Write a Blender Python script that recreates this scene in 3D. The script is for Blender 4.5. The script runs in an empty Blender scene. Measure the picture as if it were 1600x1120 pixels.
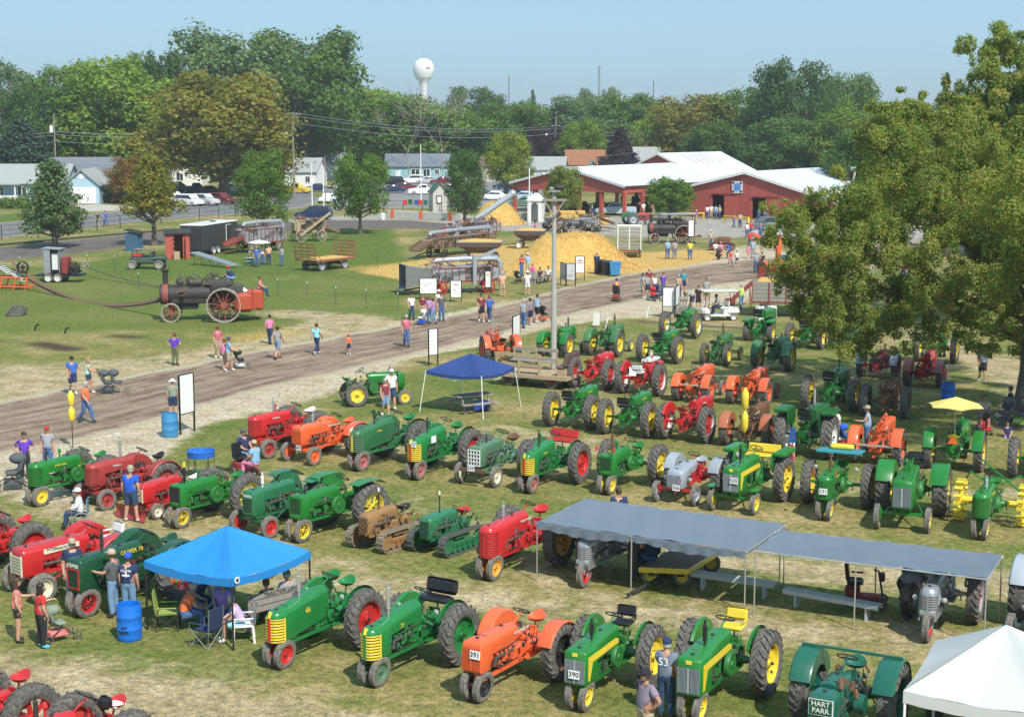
import bpy,math,random
import numpy as np
from mathutils import Vector,Matrix,noise as mnoise
C=bpy.context;SC=C.scene;COL=SC.collection
R=math.radians
rnd=random.Random(7)
# ------------------------------------------------------------------ camera, sky, sun
CH,CF,CHZ,CCX,CCY=13.0,2500.0,180.0,800.0,560.0
PITCH=math.atan((CCY-CHZ)/CF)
cd=bpy.data.cameras.new('camera');cam=bpy.data.objects.new('camera',cd);COL.objects.link(cam)
cam.location=(0,0,CH);cam.rotation_euler=(math.pi/2-PITCH,0,0)
cd.sensor_width=36;cd.lens=36*CF/1600;cd.clip_start=0.5;cd.clip_end=12000
SC.camera=cam
SUN_EL,SUN_AZ=R(47.5),(0.46,-0.89)
w=bpy.data.worlds.new('World');SC.world=w;w.use_nodes=True
nt=w.node_tree;nt.nodes.clear()
sky=nt.nodes.new('ShaderNodeTexSky');sky.sky_type='NISHITA';sky.sun_disc=False
sky.sun_elevation=SUN_EL;sky.sun_rotation=math.atan2(SUN_AZ[0],SUN_AZ[1])
sky.altitude=200;sky.air_density=1.0;sky.dust_density=0.6;sky.ozone_density=1.5
hs=nt.nodes.new('ShaderNodeMix');hs.data_type='RGBA';hs.blend_type='MULTIPLY';hs.inputs[0].default_value=1
hs.inputs[7].default_value=(0.80,0.93,1.0,1)
hz_=nt.nodes.new('ShaderNodeMix');hz_.data_type='RGBA';hz_.inputs[0].default_value=0.75;hz_.inputs[7].default_value=(3.15,5.3,7.1,1)
bg=nt.nodes.new('ShaderNodeBackground');bg.inputs[1].default_value=0.095
wo=nt.nodes.new('ShaderNodeOutputWorld')
nt.links.new(sky.outputs[0],hs.inputs[6]);nt.links.new(hs.outputs[2],hz_.inputs[6]);nt.links.new(hz_.outputs[2],bg.inputs[0]);nt.links.new(bg.outputs[0],wo.inputs[0])
sl=bpy.data.lights.new('sun','SUN');sl.energy=4.1;sl.angle=R(0.53);sl.color=(1.0,0.955,0.88)
so=bpy.data.objects.new('sun',sl);COL.objects.link(so);so.location=(40,-60,90)
so.rotation_euler=Vector((SUN_AZ[0]*math.cos(SUN_EL),SUN_AZ[1]*math.cos(SUN_EL),math.sin(SUN_EL))).to_track_quat('Z','Y').to_euler()
SC.view_settings.view_transform='Standard';SC.view_settings.look='None'
SC.view_settings.exposure=0.42;SC.view_settings.gamma=1
SC.cycles.max_bounces=6;SC.cycles.transparent_max_bounces=8
SC.cycles.volume_bounces=0
# ------------------------------------------------------------------ photo pixel -> ground point
_c,_s=math.cos(PITCH),math.sin(PITCH)
def ray(px,py):
 u=(px-CCX)/CF;v=(py-CCY)/CF
 return Vector((u,_c-v*_s,-_s-v*_c))
def G(px,py,h=0.0):
 d=ray(px,py);t=(CH-h)/-d.z
 return Vector((d.x*t,d.y*t,h))
def P(px,py,D):
 d=ray(px,py);t=D/d.y
 return Vector((d.x*t,D,CH+d.z*t))
def GA(px,py):
 u=(np.asarray(px,float)-CCX)/CF;v=(np.asarray(py,float)-CCY)/CF
 t=CH/(_s+v*_c)
 return np.stack([u*t,(_c-v*_s)*t],-1)
 # ------------------------------------------------------------------ materials
MATS={}
def N(nt,t,**kw):
 n=nt.nodes.new(t)
 for k,v in kw.items():setattr(n,k,v)
 return n
def mat(name,rgb,rough=0.6,metal=0.0,var=0.12,scale=6.0,dirt=0.0,dirt_rgb=(0.16,0.12,0.075),spec=0.5,bump=0.0,bscale=40,coat=0.0,orand=0.0):
 """simple surface with two octaves of colour variation, optional dust, optional relief"""
 key=name
 if key in MATS:return MATS[key]
 m=bpy.data.materials.new(name);m.use_nodes=True;MATS[key]=m
 nt=m.node_tree;b=nt.nodes['Principled BSDF']
 b.inputs['Roughness'].default_value=rough;b.inputs['Metallic'].default_value=metal
 b.inputs['Specular IOR Level'].default_value=spec
 if coat:b.inputs['Coat Weight'].default_value=coat;b.inputs['Coat Roughness'].default_value=0.12
 tc=N(nt,'ShaderNodeTexCoord');no=N(nt,'ShaderNodeTexNoise')
 no.inputs['Scale'].default_value=scale;no.inputs['Detail'].default_value=5;no.inputs['Roughness'].default_value=0.65
 nt.links.new(tc.outputs['Object'],no.inputs['Vector'])
 mx=N(nt,'ShaderNodeMix',data_type='RGBA')
 lo=[c*(1-var*1.4)for c in rgb];hi=[min(1,c*(1+var))for c in rgb]
 mx.inputs[6].default_value=(*lo,1);mx.inputs[7].default_value=(*hi,1)
 nt.links.new(no.outputs[0],mx.inputs[0]);out=mx.outputs[2]
 if orand:
  oi=N(nt,'ShaderNodeObjectInfo');hv=N(nt,'ShaderNodeHueSaturation')
  mr=N(nt,'ShaderNodeMapRange');mr.inputs[3].default_value=1-orand;mr.inputs[4].default_value=1+orand
  nt.links.new(oi.outputs['Random'],mr.inputs[0]);nt.links.new(mr.outputs[0],hv.inputs['Value'])
  nt.links.new(out,hv.inputs['Color']);out=hv.outputs[0]
 if dirt:
  n2=N(nt,'ShaderNodeTexNoise');n2.inputs['Scale'].default_value=scale*2.3;n2.inputs['Detail'].default_value=8
  n2.inputs['Roughness'].default_value=0.7
  nt.links.new(tc.outputs['Object'],n2.inputs['Vector'])
  cr=N(nt,'ShaderNodeMapRange');cr.inputs[1].default_value=0.66-0.3*dirt;cr.inputs[2].default_value=0.8-0.12*dirt
  cr.inputs[4].default_value=min(1,0.35+dirt*0.6)
  nt.links.new(n2.outputs[0],cr.inputs[0])
  m2=N(nt,'ShaderNodeMix',data_type='RGBA');nt.links.new(cr.outputs[0],m2.inputs[0]);nt.links.new(out,m2.inputs[6])
  m2.inputs[7].default_value=(*dirt_rgb,1);out=m2.outputs[2]
  mr=N(nt,'ShaderNodeMapRange');mr.inputs[3].default_value=rough;mr.inputs[4].default_value=min(1,rough+0.4)
  nt.links.new(cr.outputs[0],mr.inputs[0]);nt.links.new(mr.outputs[0],b.inputs['Roughness'])
 nt.links.new(out,b.inputs['Base Color'])
 if bump:
  n3=N(nt,'ShaderNodeTexNoise');n3.inputs['Scale'].default_value=bscale;n3.inputs['Detail'].default_value=4
  nt.links.new(tc.outputs['Object'],n3.inputs['Vector'])
  bp=N(nt,'ShaderNodeBump');bp.inputs['Strength'].default_value=bump;bp.inputs['Distance'].default_value=0.02
  nt.links.new(n3.outputs[0],bp.inputs['Height']);nt.links.new(bp.outputs[0],b.inputs['Normal'])
 return m
def paint(name,rgb,dirt=0.3,rough=0.33):
 g=sum(rgb)/3;rgb=tuple(c*.93+g*.07 for c in rgb)
 return mat(name,rgb,rough=rough,var=0.16,scale=2.2,dirt=dirt,coat=0.15,dirt_rgb=(.17,.145,.11),orand=.07)
GRIMY={}
def grimy(m):
 if m.name not in GRIMY:
  c=m.node_tree.nodes['Mix'].inputs[7].default_value;GRIMY[m.name]=mat('grimy_'+m.name,tuple(x*.78+.01 for x in c[:3]),rough=.5,var=.35,scale=11,dirt=.45,dirt_rgb=(.05,.04,.03))
 return GRIMY[m.name]
 # ------------------------------------------------------------------ mesh builder
def rotm(rx=0,ry=0,rz=0):
 return Matrix.Rotation(rz,3,'Z')@Matrix.Rotation(ry,3,'Y')@Matrix.Rotation(rx,3,'X')
class MB:
 def __init__(s):s.v=[];s.f=[];s.m=[];s.sm=[]
 def add(s,vs,fs,mi=0,smooth=False):
  o=len(s.v);s.v+=[tuple(p)for p in vs]
  for f in fs:s.f.append([o+i for i in f]);s.m.append(mi);s.sm.append(smooth)
  return s
 def box(s,c,d,rot=None,mi=0,taper=1.0):
  x,y,z=d[0]/2,d[1]/2,d[2]/2;t=taper
  vs=[(-x,-y,-z),(x,-y,-z),(x,y,-z),(-x,y,-z),(-x*t,-y*t,z),(x*t,-y*t,z),(x*t,y*t,z),(-x*t,y*t,z)]
  if rot is not None:vs=[rot@Vector(p)for p in vs]
  vs=[(p[0]+c[0],p[1]+c[1],p[2]+c[2])for p in vs]
  return s.add(vs,[(3,2,1,0),(4,5,6,7),(0,1,5,4),(1,2,6,5),(2,3,7,6),(3,0,4,7)],mi)
 def bbox(s,c,d,b=0.02,rot=None,mi=0):
  """box with chamfered vertical and top edges"""
  x,y,z=d[0]/2,d[1]/2,d[2]/2;b=min(b,x*.9,y*.9,z*.9);vs=[]
  rings=[(-z,b),(-z+b,0),(z-b,0),(z,b)]
  for(zz,k)in rings:
   X,Y=x-k,y-k;q=b
   vs+=[(-X+q,-Y,zz),(X-q,-Y,zz),(X,-Y+q,zz),(X,Y-q,zz),(X-q,Y,zz),(-X+q,Y,zz),(-X,Y-q,zz),(-X,-Y+q,zz)]
  if rot is not None:vs=[rot@Vector(p)for p in vs]
  vs=[(p[0]+c[0],p[1]+c[1],p[2]+c[2])for p in vs]
  fs=[tuple(range(7,-1,-1)),tuple(range(24,32))]
  for r in range(3):
   for i in range(8):j=(i+1)%8;fs.append((r*8+i,r*8+j,r*8+8+j,r*8+8+i))
  return s.add(vs,fs,mi)
 def tube(s,pts,r,n=8,mi=0,smooth=True,caps=True):
  pts=[Vector(p)for p in pts];k=len(pts)
  rr=r if isinstance(r,(list,tuple))else[r]*k
  vs=[];prev=None
  for i,p in enumerate(pts):
   d=(pts[min(i+1,k-1)]-pts[max(i-1,0)])
   if d.length<1e-9:d=Vector((0,0,1))
   d.normalize()
   if prev is None:
    a=Vector((0,0,1))if abs(d.z)<0.9 else Vector((1,0,0))
    u=d.cross(a).normalized()
   else:
    u=(prev-d*prev.dot(d));u=u.normalized()if u.length>1e-6 else d.orthogonal().normalized()
   prev=u;v=d.cross(u)
   for j in range(n):
    a=2*math.pi*j/n;vs.append(p+(u*math.cos(a)+v*math.sin(a))*rr[i])
  fs=[(i*n+j,i*n+(j+1)%n,(i+1)*n+(j+1)%n,(i+1)*n+j)for i in range(k-1)for j in range(n)]
  s.add(vs,fs,mi,smooth)
  if caps:
   o=len(s.v)-len(vs)
   s.f.append([o+j for j in range(n-1,-1,-1)]);s.m.append(mi);s.sm.append(False)
   s.f.append([o+(k-1)*n+j for j in range(n)]);s.m.append(mi);s.sm.append(False)
  return s
 def cyl(s,p0,p1,r0,r1=None,n=12,mi=0,caps=True,smooth=True):
  return s.tube([p0,p1],[r0,r0 if r1 is None else r1],n,mi,smooth,caps)
 def lathe(s,prof,n=24,c=(0,0,0),axis='y',mi=0,smooth=True,a0=0,a1=2*math.pi,closed=True):
  """prof: list of (radius, offset along axis)"""
  full=abs(a1-a0-2*math.pi)<1e-6;m=n if full else n+1;k=len(prof);vs=[]
  for i in range(m):
   a=a0+(a1-a0)*i/n;ca,sa=math.cos(a),math.sin(a)
   for(r,o)in prof:
    if axis=='y':vs.append((c[0]+r*ca,c[1]+o,c[2]+r*sa))
    elif axis=='z':vs.append((c[0]+r*ca,c[1]+r*sa,c[2]+o))
    else:vs.append((c[0]+o,c[1]+r*ca,c[2]+r*sa))
  fs=[]
  for i in range(n):
   j=(i+1)%m
   for q in range(k-1):fs.append((i*k+q,j*k+q,j*k+q+1,i*k+q+1))
  return s.add(vs,fs,mi,smooth)
 def loft(s,rings,mi=0,smooth=True,caps=True,closed=True):
  n=len(rings[0]);vs=[p for r in rings for p in r];k=len(rings)
  m=n if closed else n-1
  fs=[(i*n+j,i*n+(j+1)%n,(i+1)*n+(j+1)%n,(i+1)*n+j)for i in range(k-1)for j in range(m)]
  s.add(vs,fs,mi,smooth)
  if caps:
   o=len(s.v)-len(vs)
   s.f.append([o+j for j in range(n-1,-1,-1)]);s.m.append(mi);s.sm.append(False)
   s.f.append([o+(k-1)*n+j for j in range(n)]);s.m.append(mi);s.sm.append(False)
  return s
 def ball(s,c,r,n=10,mi=0,sc=(1,1,1)):
  prof=[(max(1e-4,math.sin(math.pi*i/(n//2+2)))*r,-math.cos(math.pi*i/(n//2+2))*r)for i in range(n//2+3)]
  o=len(s.v);s.lathe(prof,n,(0,0,0),'z',mi)
  for i in range(o,len(s.v)):
   p=s.v[i];s.v[i]=(c[0]+p[0]*sc[0],c[1]+p[1]*sc[1],c[2]+p[2]*sc[2])
  return s
 def prism(s,poly,y0,y1,mi=0,plane='xz'):
  """extrude a 2-D outline"""
  n=len(poly)
  if plane=='xz':vs=[(x,y0,z)for x,z in poly]+[(x,y1,z)for x,z in poly]
  elif plane=='xy':vs=[(x,y,y0)for x,y in poly]+[(x,y,y1)for x,y in poly]
  else:vs=[(y0,x,z)for x,z in poly]+[(y1,x,z)for x,z in poly]
  fs=[tuple(range(n)),tuple(range(2*n-1,n-1,-1))]+[(i,i+n,(i+1)%n+n,(i+1)%n)for i in range(n)]
  return s.add(vs,fs,mi)
 def xf(s,M,start=0):
  s.v=s.v[:start]+[tuple(M@Vector(p))for p in s.v[start:]];return s
 def mesh(s,name,nmat=1,angle=35):
  me=bpy.data.meshes.new(name);me.from_pydata(s.v,[],s.f)
  me.polygons.foreach_set('material_index',s.m)
  if any(s.sm):
   me.polygons.foreach_set('use_smooth',s.sm)
  for _ in range(nmat):me.materials.append(None)
  me.update()
  if any(s.sm):me.set_sharp_from_angle(angle=R(angle))
  return me
MESH={}
def cached(key,fn,name='mesh',nmat=1):
 if key not in MESH:
  r=fn();MESH[key]=r.mesh(name,nmat)if isinstance(r,MB)else r
 return MESH[key]
def setmats(o,ms):
 for i,m in enumerate(ms):
  if i<len(o.material_slots):
   o.material_slots[i].link='OBJECT';o.material_slots[i].material=m
def ob(name,me,ms,parent=None,loc=(0,0,0),rot=(0,0,0),sc=None):
 if isinstance(me,MB):me=me.mesh(name,max(len(ms),1))
 o=bpy.data.objects.new(name,me);COL.objects.link(o)
 if parent is not None:o.parent=parent
 o.location=loc;o.rotation_euler=rot
 if sc is not None:o.scale=(sc,)*3 if isinstance(sc,(int,float))else sc
 setmats(o,ms);return o
def tag(o,label=None,cat=None,group=None,kind=None):
 if label:o['label']=label
 if cat:o['category']=cat
 if group:o['group']=group
 if kind:o['kind']=kind
 return o
def thing(name,label,cat,loc=(0,0,0),rz=0.0,sc=1.0,group=None):
 o=bpy.data.objects.new(name,None);COL.objects.link(o);o.empty_display_size=0.3
 o.location=loc;o.rotation_euler=(0,0,rz);o.scale=(sc,)*3
 return tag(o,label,cat,group)
def text_mesh(txt,size=1.0,depth=0.004):
 def mk():
  cu=bpy.data.curves.new('text','FONT');cu.body=txt;cu.size=size;cu.align_x='CENTER';cu.align_y='CENTER'
  cu.extrude=depth;cu.resolution_u=2;cu.offset=size*0.012
  o=bpy.data.objects.new('text',cu);COL.objects.link(o);C.view_layer.update()
  dg=C.evaluated_depsgraph_get();me=bpy.data.meshes.new_from_object(o.evaluated_get(dg));me.materials.clear();me.materials.append(None)
  bpy.data.objects.remove(o);return me
 return cached(('text',txt,size,depth),mk)
def circle(n,r,c=(0,0,0),ax='z'):
 return[(c[0]+r*math.cos(2*math.pi*i/n),c[1]+r*math.sin(2*math.pi*i/n),c[2])for i in range(n)]
RUB=mat('rubber_tyre',(0.085,0.080,0.075),rough=0.85,var=0.25,scale=5,dirt=0.8,dirt_rgb=(0.26,0.235,0.2),spec=0.3)
RUBF=mat('rubber_front_tyre',(0.115,0.108,0.10),rough=0.85,var=0.25,scale=7,dirt=0.85,dirt_rgb=(0.32,0.29,0.25),spec=0.3)
STEEL=mat('steel',(0.42,0.42,0.42),rough=0.4,metal=0.8,var=0.2)
IRON=mat('dark_iron',(0.05,0.045,0.042),rough=0.6,metal=0.3,var=0.3,dirt=0.2)
BLACK=mat('black_paint',(0.018,0.018,0.019),rough=0.45,var=0.2)
GREASE=mat('greasy_iron',(0.085,0.075,0.065),rough=0.6,metal=0.2,var=0.5,scale=14,dirt=0.35,dirt_rgb=(0.17,0.12,0.08))
CHROME=mat('pale_aluminium',(0.62,0.62,0.62),rough=0.35,metal=0.7,var=0.1)
GLASSY=mat('lamp_glass',(0.45,0.45,0.44),rough=0.08,var=0.05,spec=0.8)
RUST=mat('rust',(0.16,0.075,0.035),rough=0.8,var=0.5,scale=9,dirt=0.4,dirt_rgb=(0.22,0.13,0.07))
WOODG=mat('grey_weathered_wood',(0.3,0.275,0.235),rough=0.85,var=0.3,scale=8,bump=0.3)
WOODT=mat('tan_wood',(0.43,0.32,0.19),rough=0.8,var=0.3,scale=8,bump=0.3)
WOODB=mat('brown_wood',(0.2,0.12,0.07),rough=0.8,var=0.35,scale=8,bump=0.3)
WHITE=mat('white_paint',(0.78,0.78,0.76),rough=0.5,var=0.05,dirt=0.1)
GALV=mat('galvanised_sheet',(0.4,0.42,0.44),rough=0.45,metal=0.45,var=0.2,scale=3,dirt=0.25,dirt_rgb=(0.3,0.27,0.24))
# ------------------------------------------------------------------ ground
def seg_dist(pts,poly):
 """distance of points (n,2) to a polyline, and parameter along it"""
 best=np.full(len(pts),1e9)
 for a,b in zip(poly[:-1],poly[1:]):
  d=b-a;L2=max((d**2).sum(),1e-9);t=np.clip(((pts-a)@d)/L2,0,1)
  q=a+t[:,None]*d;best=np.minimum(best,np.hypot(*(pts-q).T))
 return best
def inside(pts,poly):
 x,y=pts[:,0],pts[:,1];r=np.zeros(len(pts),bool);n=len(poly)
 for i in range(n):
  x0,y0=poly[i];x1,y1=poly[(i+1)%n]
  if y0==y1:continue
  c=((y0>y)!=(y1>y))&(x<(x1-x0)*(y-y0)/(y1-y0)+x0);r^=c
 return r
def pxl(l):return GA([p[0]for p in l],[p[1]for p in l])
def sstep(d,w,s):return np.clip((w+s-d)/(2*s),0,1)
rows=np.concatenate([[-400,-200,-100,-50,-20,0,12,20],np.arange(26,60,0.3),np.arange(60,110,0.5),np.arange(110,200,1.0),np.arange(200,330,4),[350,400,500,700,1000,1500,2200,3000]])
cc=np.linspace(-1,1,301);cc=np.sign(cc)*(0.45*np.abs(cc)+0.55*np.abs(cc)**2.2)
Wd=np.maximum(70,0.55*np.abs(rows)+30)+np.maximum(0,rows-300)*0.8
gx=(Wd[:,None]*cc[None,:]);gy=np.repeat(rows[:,None],len(cc),1)
gp=np.stack([gx.ravel(),gy.ravel()],-1)
wear=np.zeros(len(gp));straw=np.zeros(len(gp));dark=np.zeros(len(gp));lush=np.zeros(len(gp));sand=np.zeros(len(gp))
def stroke(arr,l,w,s,a=1.0):
 arr[:]=np.maximum(arr,a*sstep(seg_dist(gp,pxl(l)),w,s))
def area(arr,l,a=1.0):
 m=inside(gp,pxl(l));arr[m]=np.maximum(arr[m],a)
area(sand,[(-600,840),(-100,770),(0,765),(60,790),(130,790),(240,720),(330,660),(440,640),(560,600),(640,560),(760,540),(860,510),(1000,496),(1010,470),(800,470),(640,500),(400,560),(0,640),(-600,700)],1.0)
area(wear,[(-600,640),(0,570),(200,560),(400,530),(480,500),(640,508),(640,512),(300,585),(0,650),(-600,720)],0.72)
area(sand,[(1060,400),(1180,380),(1240,395),(1300,420),(1250,450),(1180,470),(1040,490),(1000,500),(1000,430)],0.8)
area(wear,[(1000,485),(1200,505),(1230,515),(1100,520),(1000,505)],0.55)
stroke(sand,[(1215,430),(1330,405),(1480,385),(1700,370)],5.0,3.0,0.95)
stroke(wear,[(1380,330),(1800,360)],22.0,8.0,0.9)
stroke(wear,[(1440,520),(1530,560),(1640,620)],2.0,2.0,0.85)
stroke(wear,[(-60,740),(120,800),(300,850),(520,905),(760,940),(1000,960),(1240,975),(1500,1010),(1700,1050)],1.2,2.0,0.85)
stroke(wear,[(0,700),(400,740),(560,770),(700,800),(840,830),(1000,860)],0.9,1.6,0.6)
stroke(wear,[(560,690),(800,670),(940,705),(1100,730),(1300,760),(1600,770)],0.9,1.5,0.75)
stroke(wear,[(380,900),(600,920),(820,945),(1040,960),(1160,970)],0.8,1.2,0.95)
stroke(wear,[(-100,1040),(150,1075),(400,1120),(700,1190)],1.5,1.5,0.95)
stroke(wear,[(200,1030),(500,1110),(800,1180)],0.9,1.5,0.5)
stroke(wear,[(640,680),(800,690),(900,690)],1.5,2.0,0.6)
stroke(wear,[(900,510),(1000,560),(1110,600),(1300,650)],0.6,1.5,0.45)
stroke(wear,[(1100,870),(1400,905),(1600,915)],1.6,1.6,0.85)
stroke(wear,[(960,845),(1120,870)],0.8,1.0,0.8)
stroke(wear,[(440,490),(560,498),(640,515)],1.8,2.0,0.95)
stroke(wear,[(400,437),(500,430),(560,428)],0.8,1.5,0.7)
stroke(wear,[(620,375),(700,372)],1.4,1.5,0.5)
stroke(wear,[(-100,700),(200,735),(500,780),(760,815)],0.5,1.0,0.6);stroke(wear,[(820,880),(900,925),(1100,985),(1300,1000)],0.7,1.3,0.8);stroke(wear,[(-100,1110),(300,1150),(700,1230)],2.5,1.5,0.95)
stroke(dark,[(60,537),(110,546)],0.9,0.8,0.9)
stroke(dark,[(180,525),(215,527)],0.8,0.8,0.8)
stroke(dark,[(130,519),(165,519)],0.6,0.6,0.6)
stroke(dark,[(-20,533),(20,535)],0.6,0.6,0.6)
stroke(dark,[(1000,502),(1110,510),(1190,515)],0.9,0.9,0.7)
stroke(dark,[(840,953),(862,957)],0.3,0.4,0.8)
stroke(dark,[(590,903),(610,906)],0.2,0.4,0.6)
area(straw,[(560,425),(640,410),(720,395),(800,380),(1000,395),(1080,390),(1160,395),(1040,425),(940,430),(860,435),(760,430),(640,440)],1.0)
stroke(straw,[(545,420),(650,412)],1.6,2.5,0.8)
stroke(straw,[(385,527),(440,520)],2.0,2.0,0.6)
stroke(straw,[(380,520),(300,520)],1.0,2.0,0.3)
area(lush,[(-200,345),(0,335),(60,330),(200,335),(120,350),(0,362),(-200,380)],1.0)
area(lush,[(120,410),(380,372),(620,355),(640,420),(400,430),(180,430)],0.8)
area(lush,[(-200,420),(640,405),(640,485),(400,515),(0,522),(-200,530)],.62)
area(lush,[(450,345),(560,335),(560,350),(470,355)],0.8)
stroke(lush,[(180,1035),(330,1060),(420,1040),(300,960)],1.2,1.5,0.7)
stroke(lush,[(860,1070),(960,1090),(1050,1100)],1.2,1.2,0.7)
stroke(lush,[(1200,950),(1400,960)],0.8,1.0,0.4)
def mesh_grid(name,gx,gy,gz,attrs):
 nr,nc=gx.shape;me=bpy.data.meshes.new(name)
 co=np.stack([gx.ravel(),gy.ravel(),gz.ravel()],-1).astype('f4')
 i=np.arange((nr-1)*(nc-1));r=i//(nc-1);c=i%(nc-1)
 q=np.stack([r*nc+c,r*nc+c+1,(r+1)*nc+c+1,(r+1)*nc+c],-1).astype('i4')
 me.vertices.add(len(co));me.vertices.foreach_set('co',co.ravel())
 me.loops.add(q.size);me.loops.foreach_set('vertex_index',q.ravel())
 me.polygons.add(len(q));me.polygons.foreach_set('loop_start',np.arange(len(q))*4)
 me.update(calc_edges=True);me.validate()
 for k,a in attrs.items():
  at=me.attributes.new(k,'FLOAT','POINT');at.data.foreach_set('value',np.asarray(a,'f4').ravel())
 me.polygons.foreach_set('use_smooth',np.ones(len(me.polygons),bool))
 me.materials.append(None);return me
def nz(nt,scale,detail=6,rough=0.6,stretch=None,dist=0.0):
 g=N(nt,'ShaderNodeNewGeometry');n=N(nt,'ShaderNodeTexNoise')
 n.inputs['Scale'].default_value=scale;n.inputs['Detail'].default_value=detail;n.inputs['Roughness'].default_value=rough
 n.inputs['Distortion'].default_value=dist
 if stretch:
  mp=N(nt,'ShaderNodeMapping');mp.inputs['Scale'].default_value=stretch[:3];mp.inputs['Rotation'].default_value=(0,0,stretch[3]if len(stretch)>3 else 0)
  nt.links.new(g.outputs['Position'],mp.inputs['Vector']);nt.links.new(mp.outputs[0],n.inputs['Vector'])
 else:nt.links.new(g.outputs['Position'],n.inputs['Vector'])
 return n.outputs[0]
def rampn(nt,fac,stops):
 r=N(nt,'ShaderNodeValToRGB');e=r.color_ramp.elements
 while len(e)<len(stops):e.new(0.5)
 for k,(p,c)in enumerate(stops):e[k].position=p;e[k].color=(*c,1)if len(c)==3 else c
 nt.links.new(fac,r.inputs[0]);return r.outputs[0]
def mixn(nt,fac,a,b,mode='MIX'):
 m=N(nt,'ShaderNodeMix',data_type='RGBA',blend_type=mode)
 for k,v in((0,fac),(6,a),(7,b)):
  if isinstance(v,(int,float)):m.inputs[k].default_value=v
  elif isinstance(v,tuple):m.inputs[k].default_value=(*v,1)
  else:nt.links.new(v,m.inputs[k])
 return m.outputs[2]
def mathn(nt,op,a,b=None,clamp=False):
 m=N(nt,'ShaderNodeMath',operation=op,use_clamp=clamp)
 for k,v in((0,a),(1,b)):
  if v is None:continue
  if isinstance(v,(int,float)):m.inputs[k].default_value=v
  else:nt.links.new(v,m.inputs[k])
 return m.outputs[0]
def attrn(nt,name):
 a=N(nt,'ShaderNodeAttribute');a.attribute_name=name;return a.outputs['Fac']
def blendmask(nt,attr,nfac,k=1.4):
 """attribute + noise pushed through a soft threshold, so edges break up"""
 s=mathn(nt,'ADD',attr,mathn(nt,'MULTIPLY',mathn(nt,'SUBTRACT',nfac,0.5),k))
 m=N(nt,'ShaderNodeMapRange',interpolation_type='SMOOTHSTEP');m.inputs[1].default_value=0.25;m.inputs[2].default_value=0.8
 nt.links.new(s,m.inputs[0]);return mathn(nt,'MULTIPLY',m.outputs[0],mathn(nt,'MULTIPLY',attr,4.0,True))
def ground_mat():
 m=bpy.data.materials.new('worn_grass_field');m.use_nodes=True;nt=m.node_tree;b=nt.nodes['Principled BSDF']
 b.inputs['Roughness'].default_value=0.95;b.inputs['Specular IOR Level'].default_value=0.1
 big=nz(nt,0.11,6,0.62);mid=nz(nt,0.75,8,0.7,dist=0.4);fine=nz(nt,4.5,7,0.8);vf=nz(nt,17.0,4,0.75)
 f=mathn(nt,'ADD',mathn(nt,'MULTIPLY',big,0.6),mathn(nt,'MULTIPLY',mid,0.4))
 col=rampn(nt,f,[(0.33,(0.095,0.135,0.026)),(0.45,(0.155,0.175,0.045)),(0.52,(0.235,0.21,0.075)),(0.60,(0.36,0.28,0.135))])
 col=mixn(nt,blendmask(nt,attrn(nt,'lush'),mid,0.8),col,rampn(nt,mid,[(0.3,(0.07,0.115,0.018)),(0.6,(0.125,0.165,0.033)),(0.75,(0.21,0.2,0.07))]))
 wcol=rampn(nt,mid,[(0.3,(0.27,0.21,0.105)),(0.5,(0.39,0.31,0.18)),(0.68,(0.50,0.41,0.26))])
 col=mixn(nt,blendmask(nt,attrn(nt,'wear'),mid,1.3),col,wcol)
 col=mixn(nt,blendmask(nt,attrn(nt,'sand'),mid,1.1),col,rampn(nt,mid,[(0.3,(0.33,0.265,0.165)),(0.48,(0.46,0.385,0.27)),(0.68,(0.56,0.48,0.36))]))
 col=mixn(nt,blendmask(nt,attrn(nt,'straw'),fine,1.2),col,rampn(nt,fine,[(0.3,(0.32,0.2,0.06)),(0.7,(0.70,0.46,0.15))]))
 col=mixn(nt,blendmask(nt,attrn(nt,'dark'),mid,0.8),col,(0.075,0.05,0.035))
 tex=mathn(nt,'ADD',mathn(nt,'MULTIPLY',fine,0.6),mathn(nt,'MULTIPLY',vf,0.4))
 mul=rampn(nt,tex,[(0.40,(0.34,0.37,0.34)),(0.5,(0.96,0.96,0.96)),(0.60,(1.62,1.56,1.42))])
 col=mixn(nt,1.0,col,mul,'MULTIPLY')
 nt.links.new(col,b.inputs['Base Color'])
 bp=N(nt,'ShaderNodeBump');bp.inputs['Strength'].default_value=0.75;bp.inputs['Distance'].default_value=0.06
 nt.links.new(tex,bp.inputs['Height']);nt.links.new(bp.outputs[0],b.inputs['Normal'])
 return m
def blur(a,n):
 a=a.reshape(gx.shape)
 for _ in range(n):
  p=np.pad(a,1,mode='edge');a=(p[:-2,1:-1]+p[2:,1:-1]+p[1:-1,:-2]+p[1:-1,2:]+2*a)/6
 return a.ravel()
sand=blur(sand,7);wear=blur(wear,5);straw=blur(straw,4);lush=blur(lush,9);dark=blur(dark,1)
gz=np.zeros(gx.shape)
me=mesh_grid('ground',gx,gy,gz,dict(wear=wear,straw=straw,dark=dark,lush=lush,sand=sand))
gr=ob('ground',me,[ground_mat()]);tag(gr,kind='structure')
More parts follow.
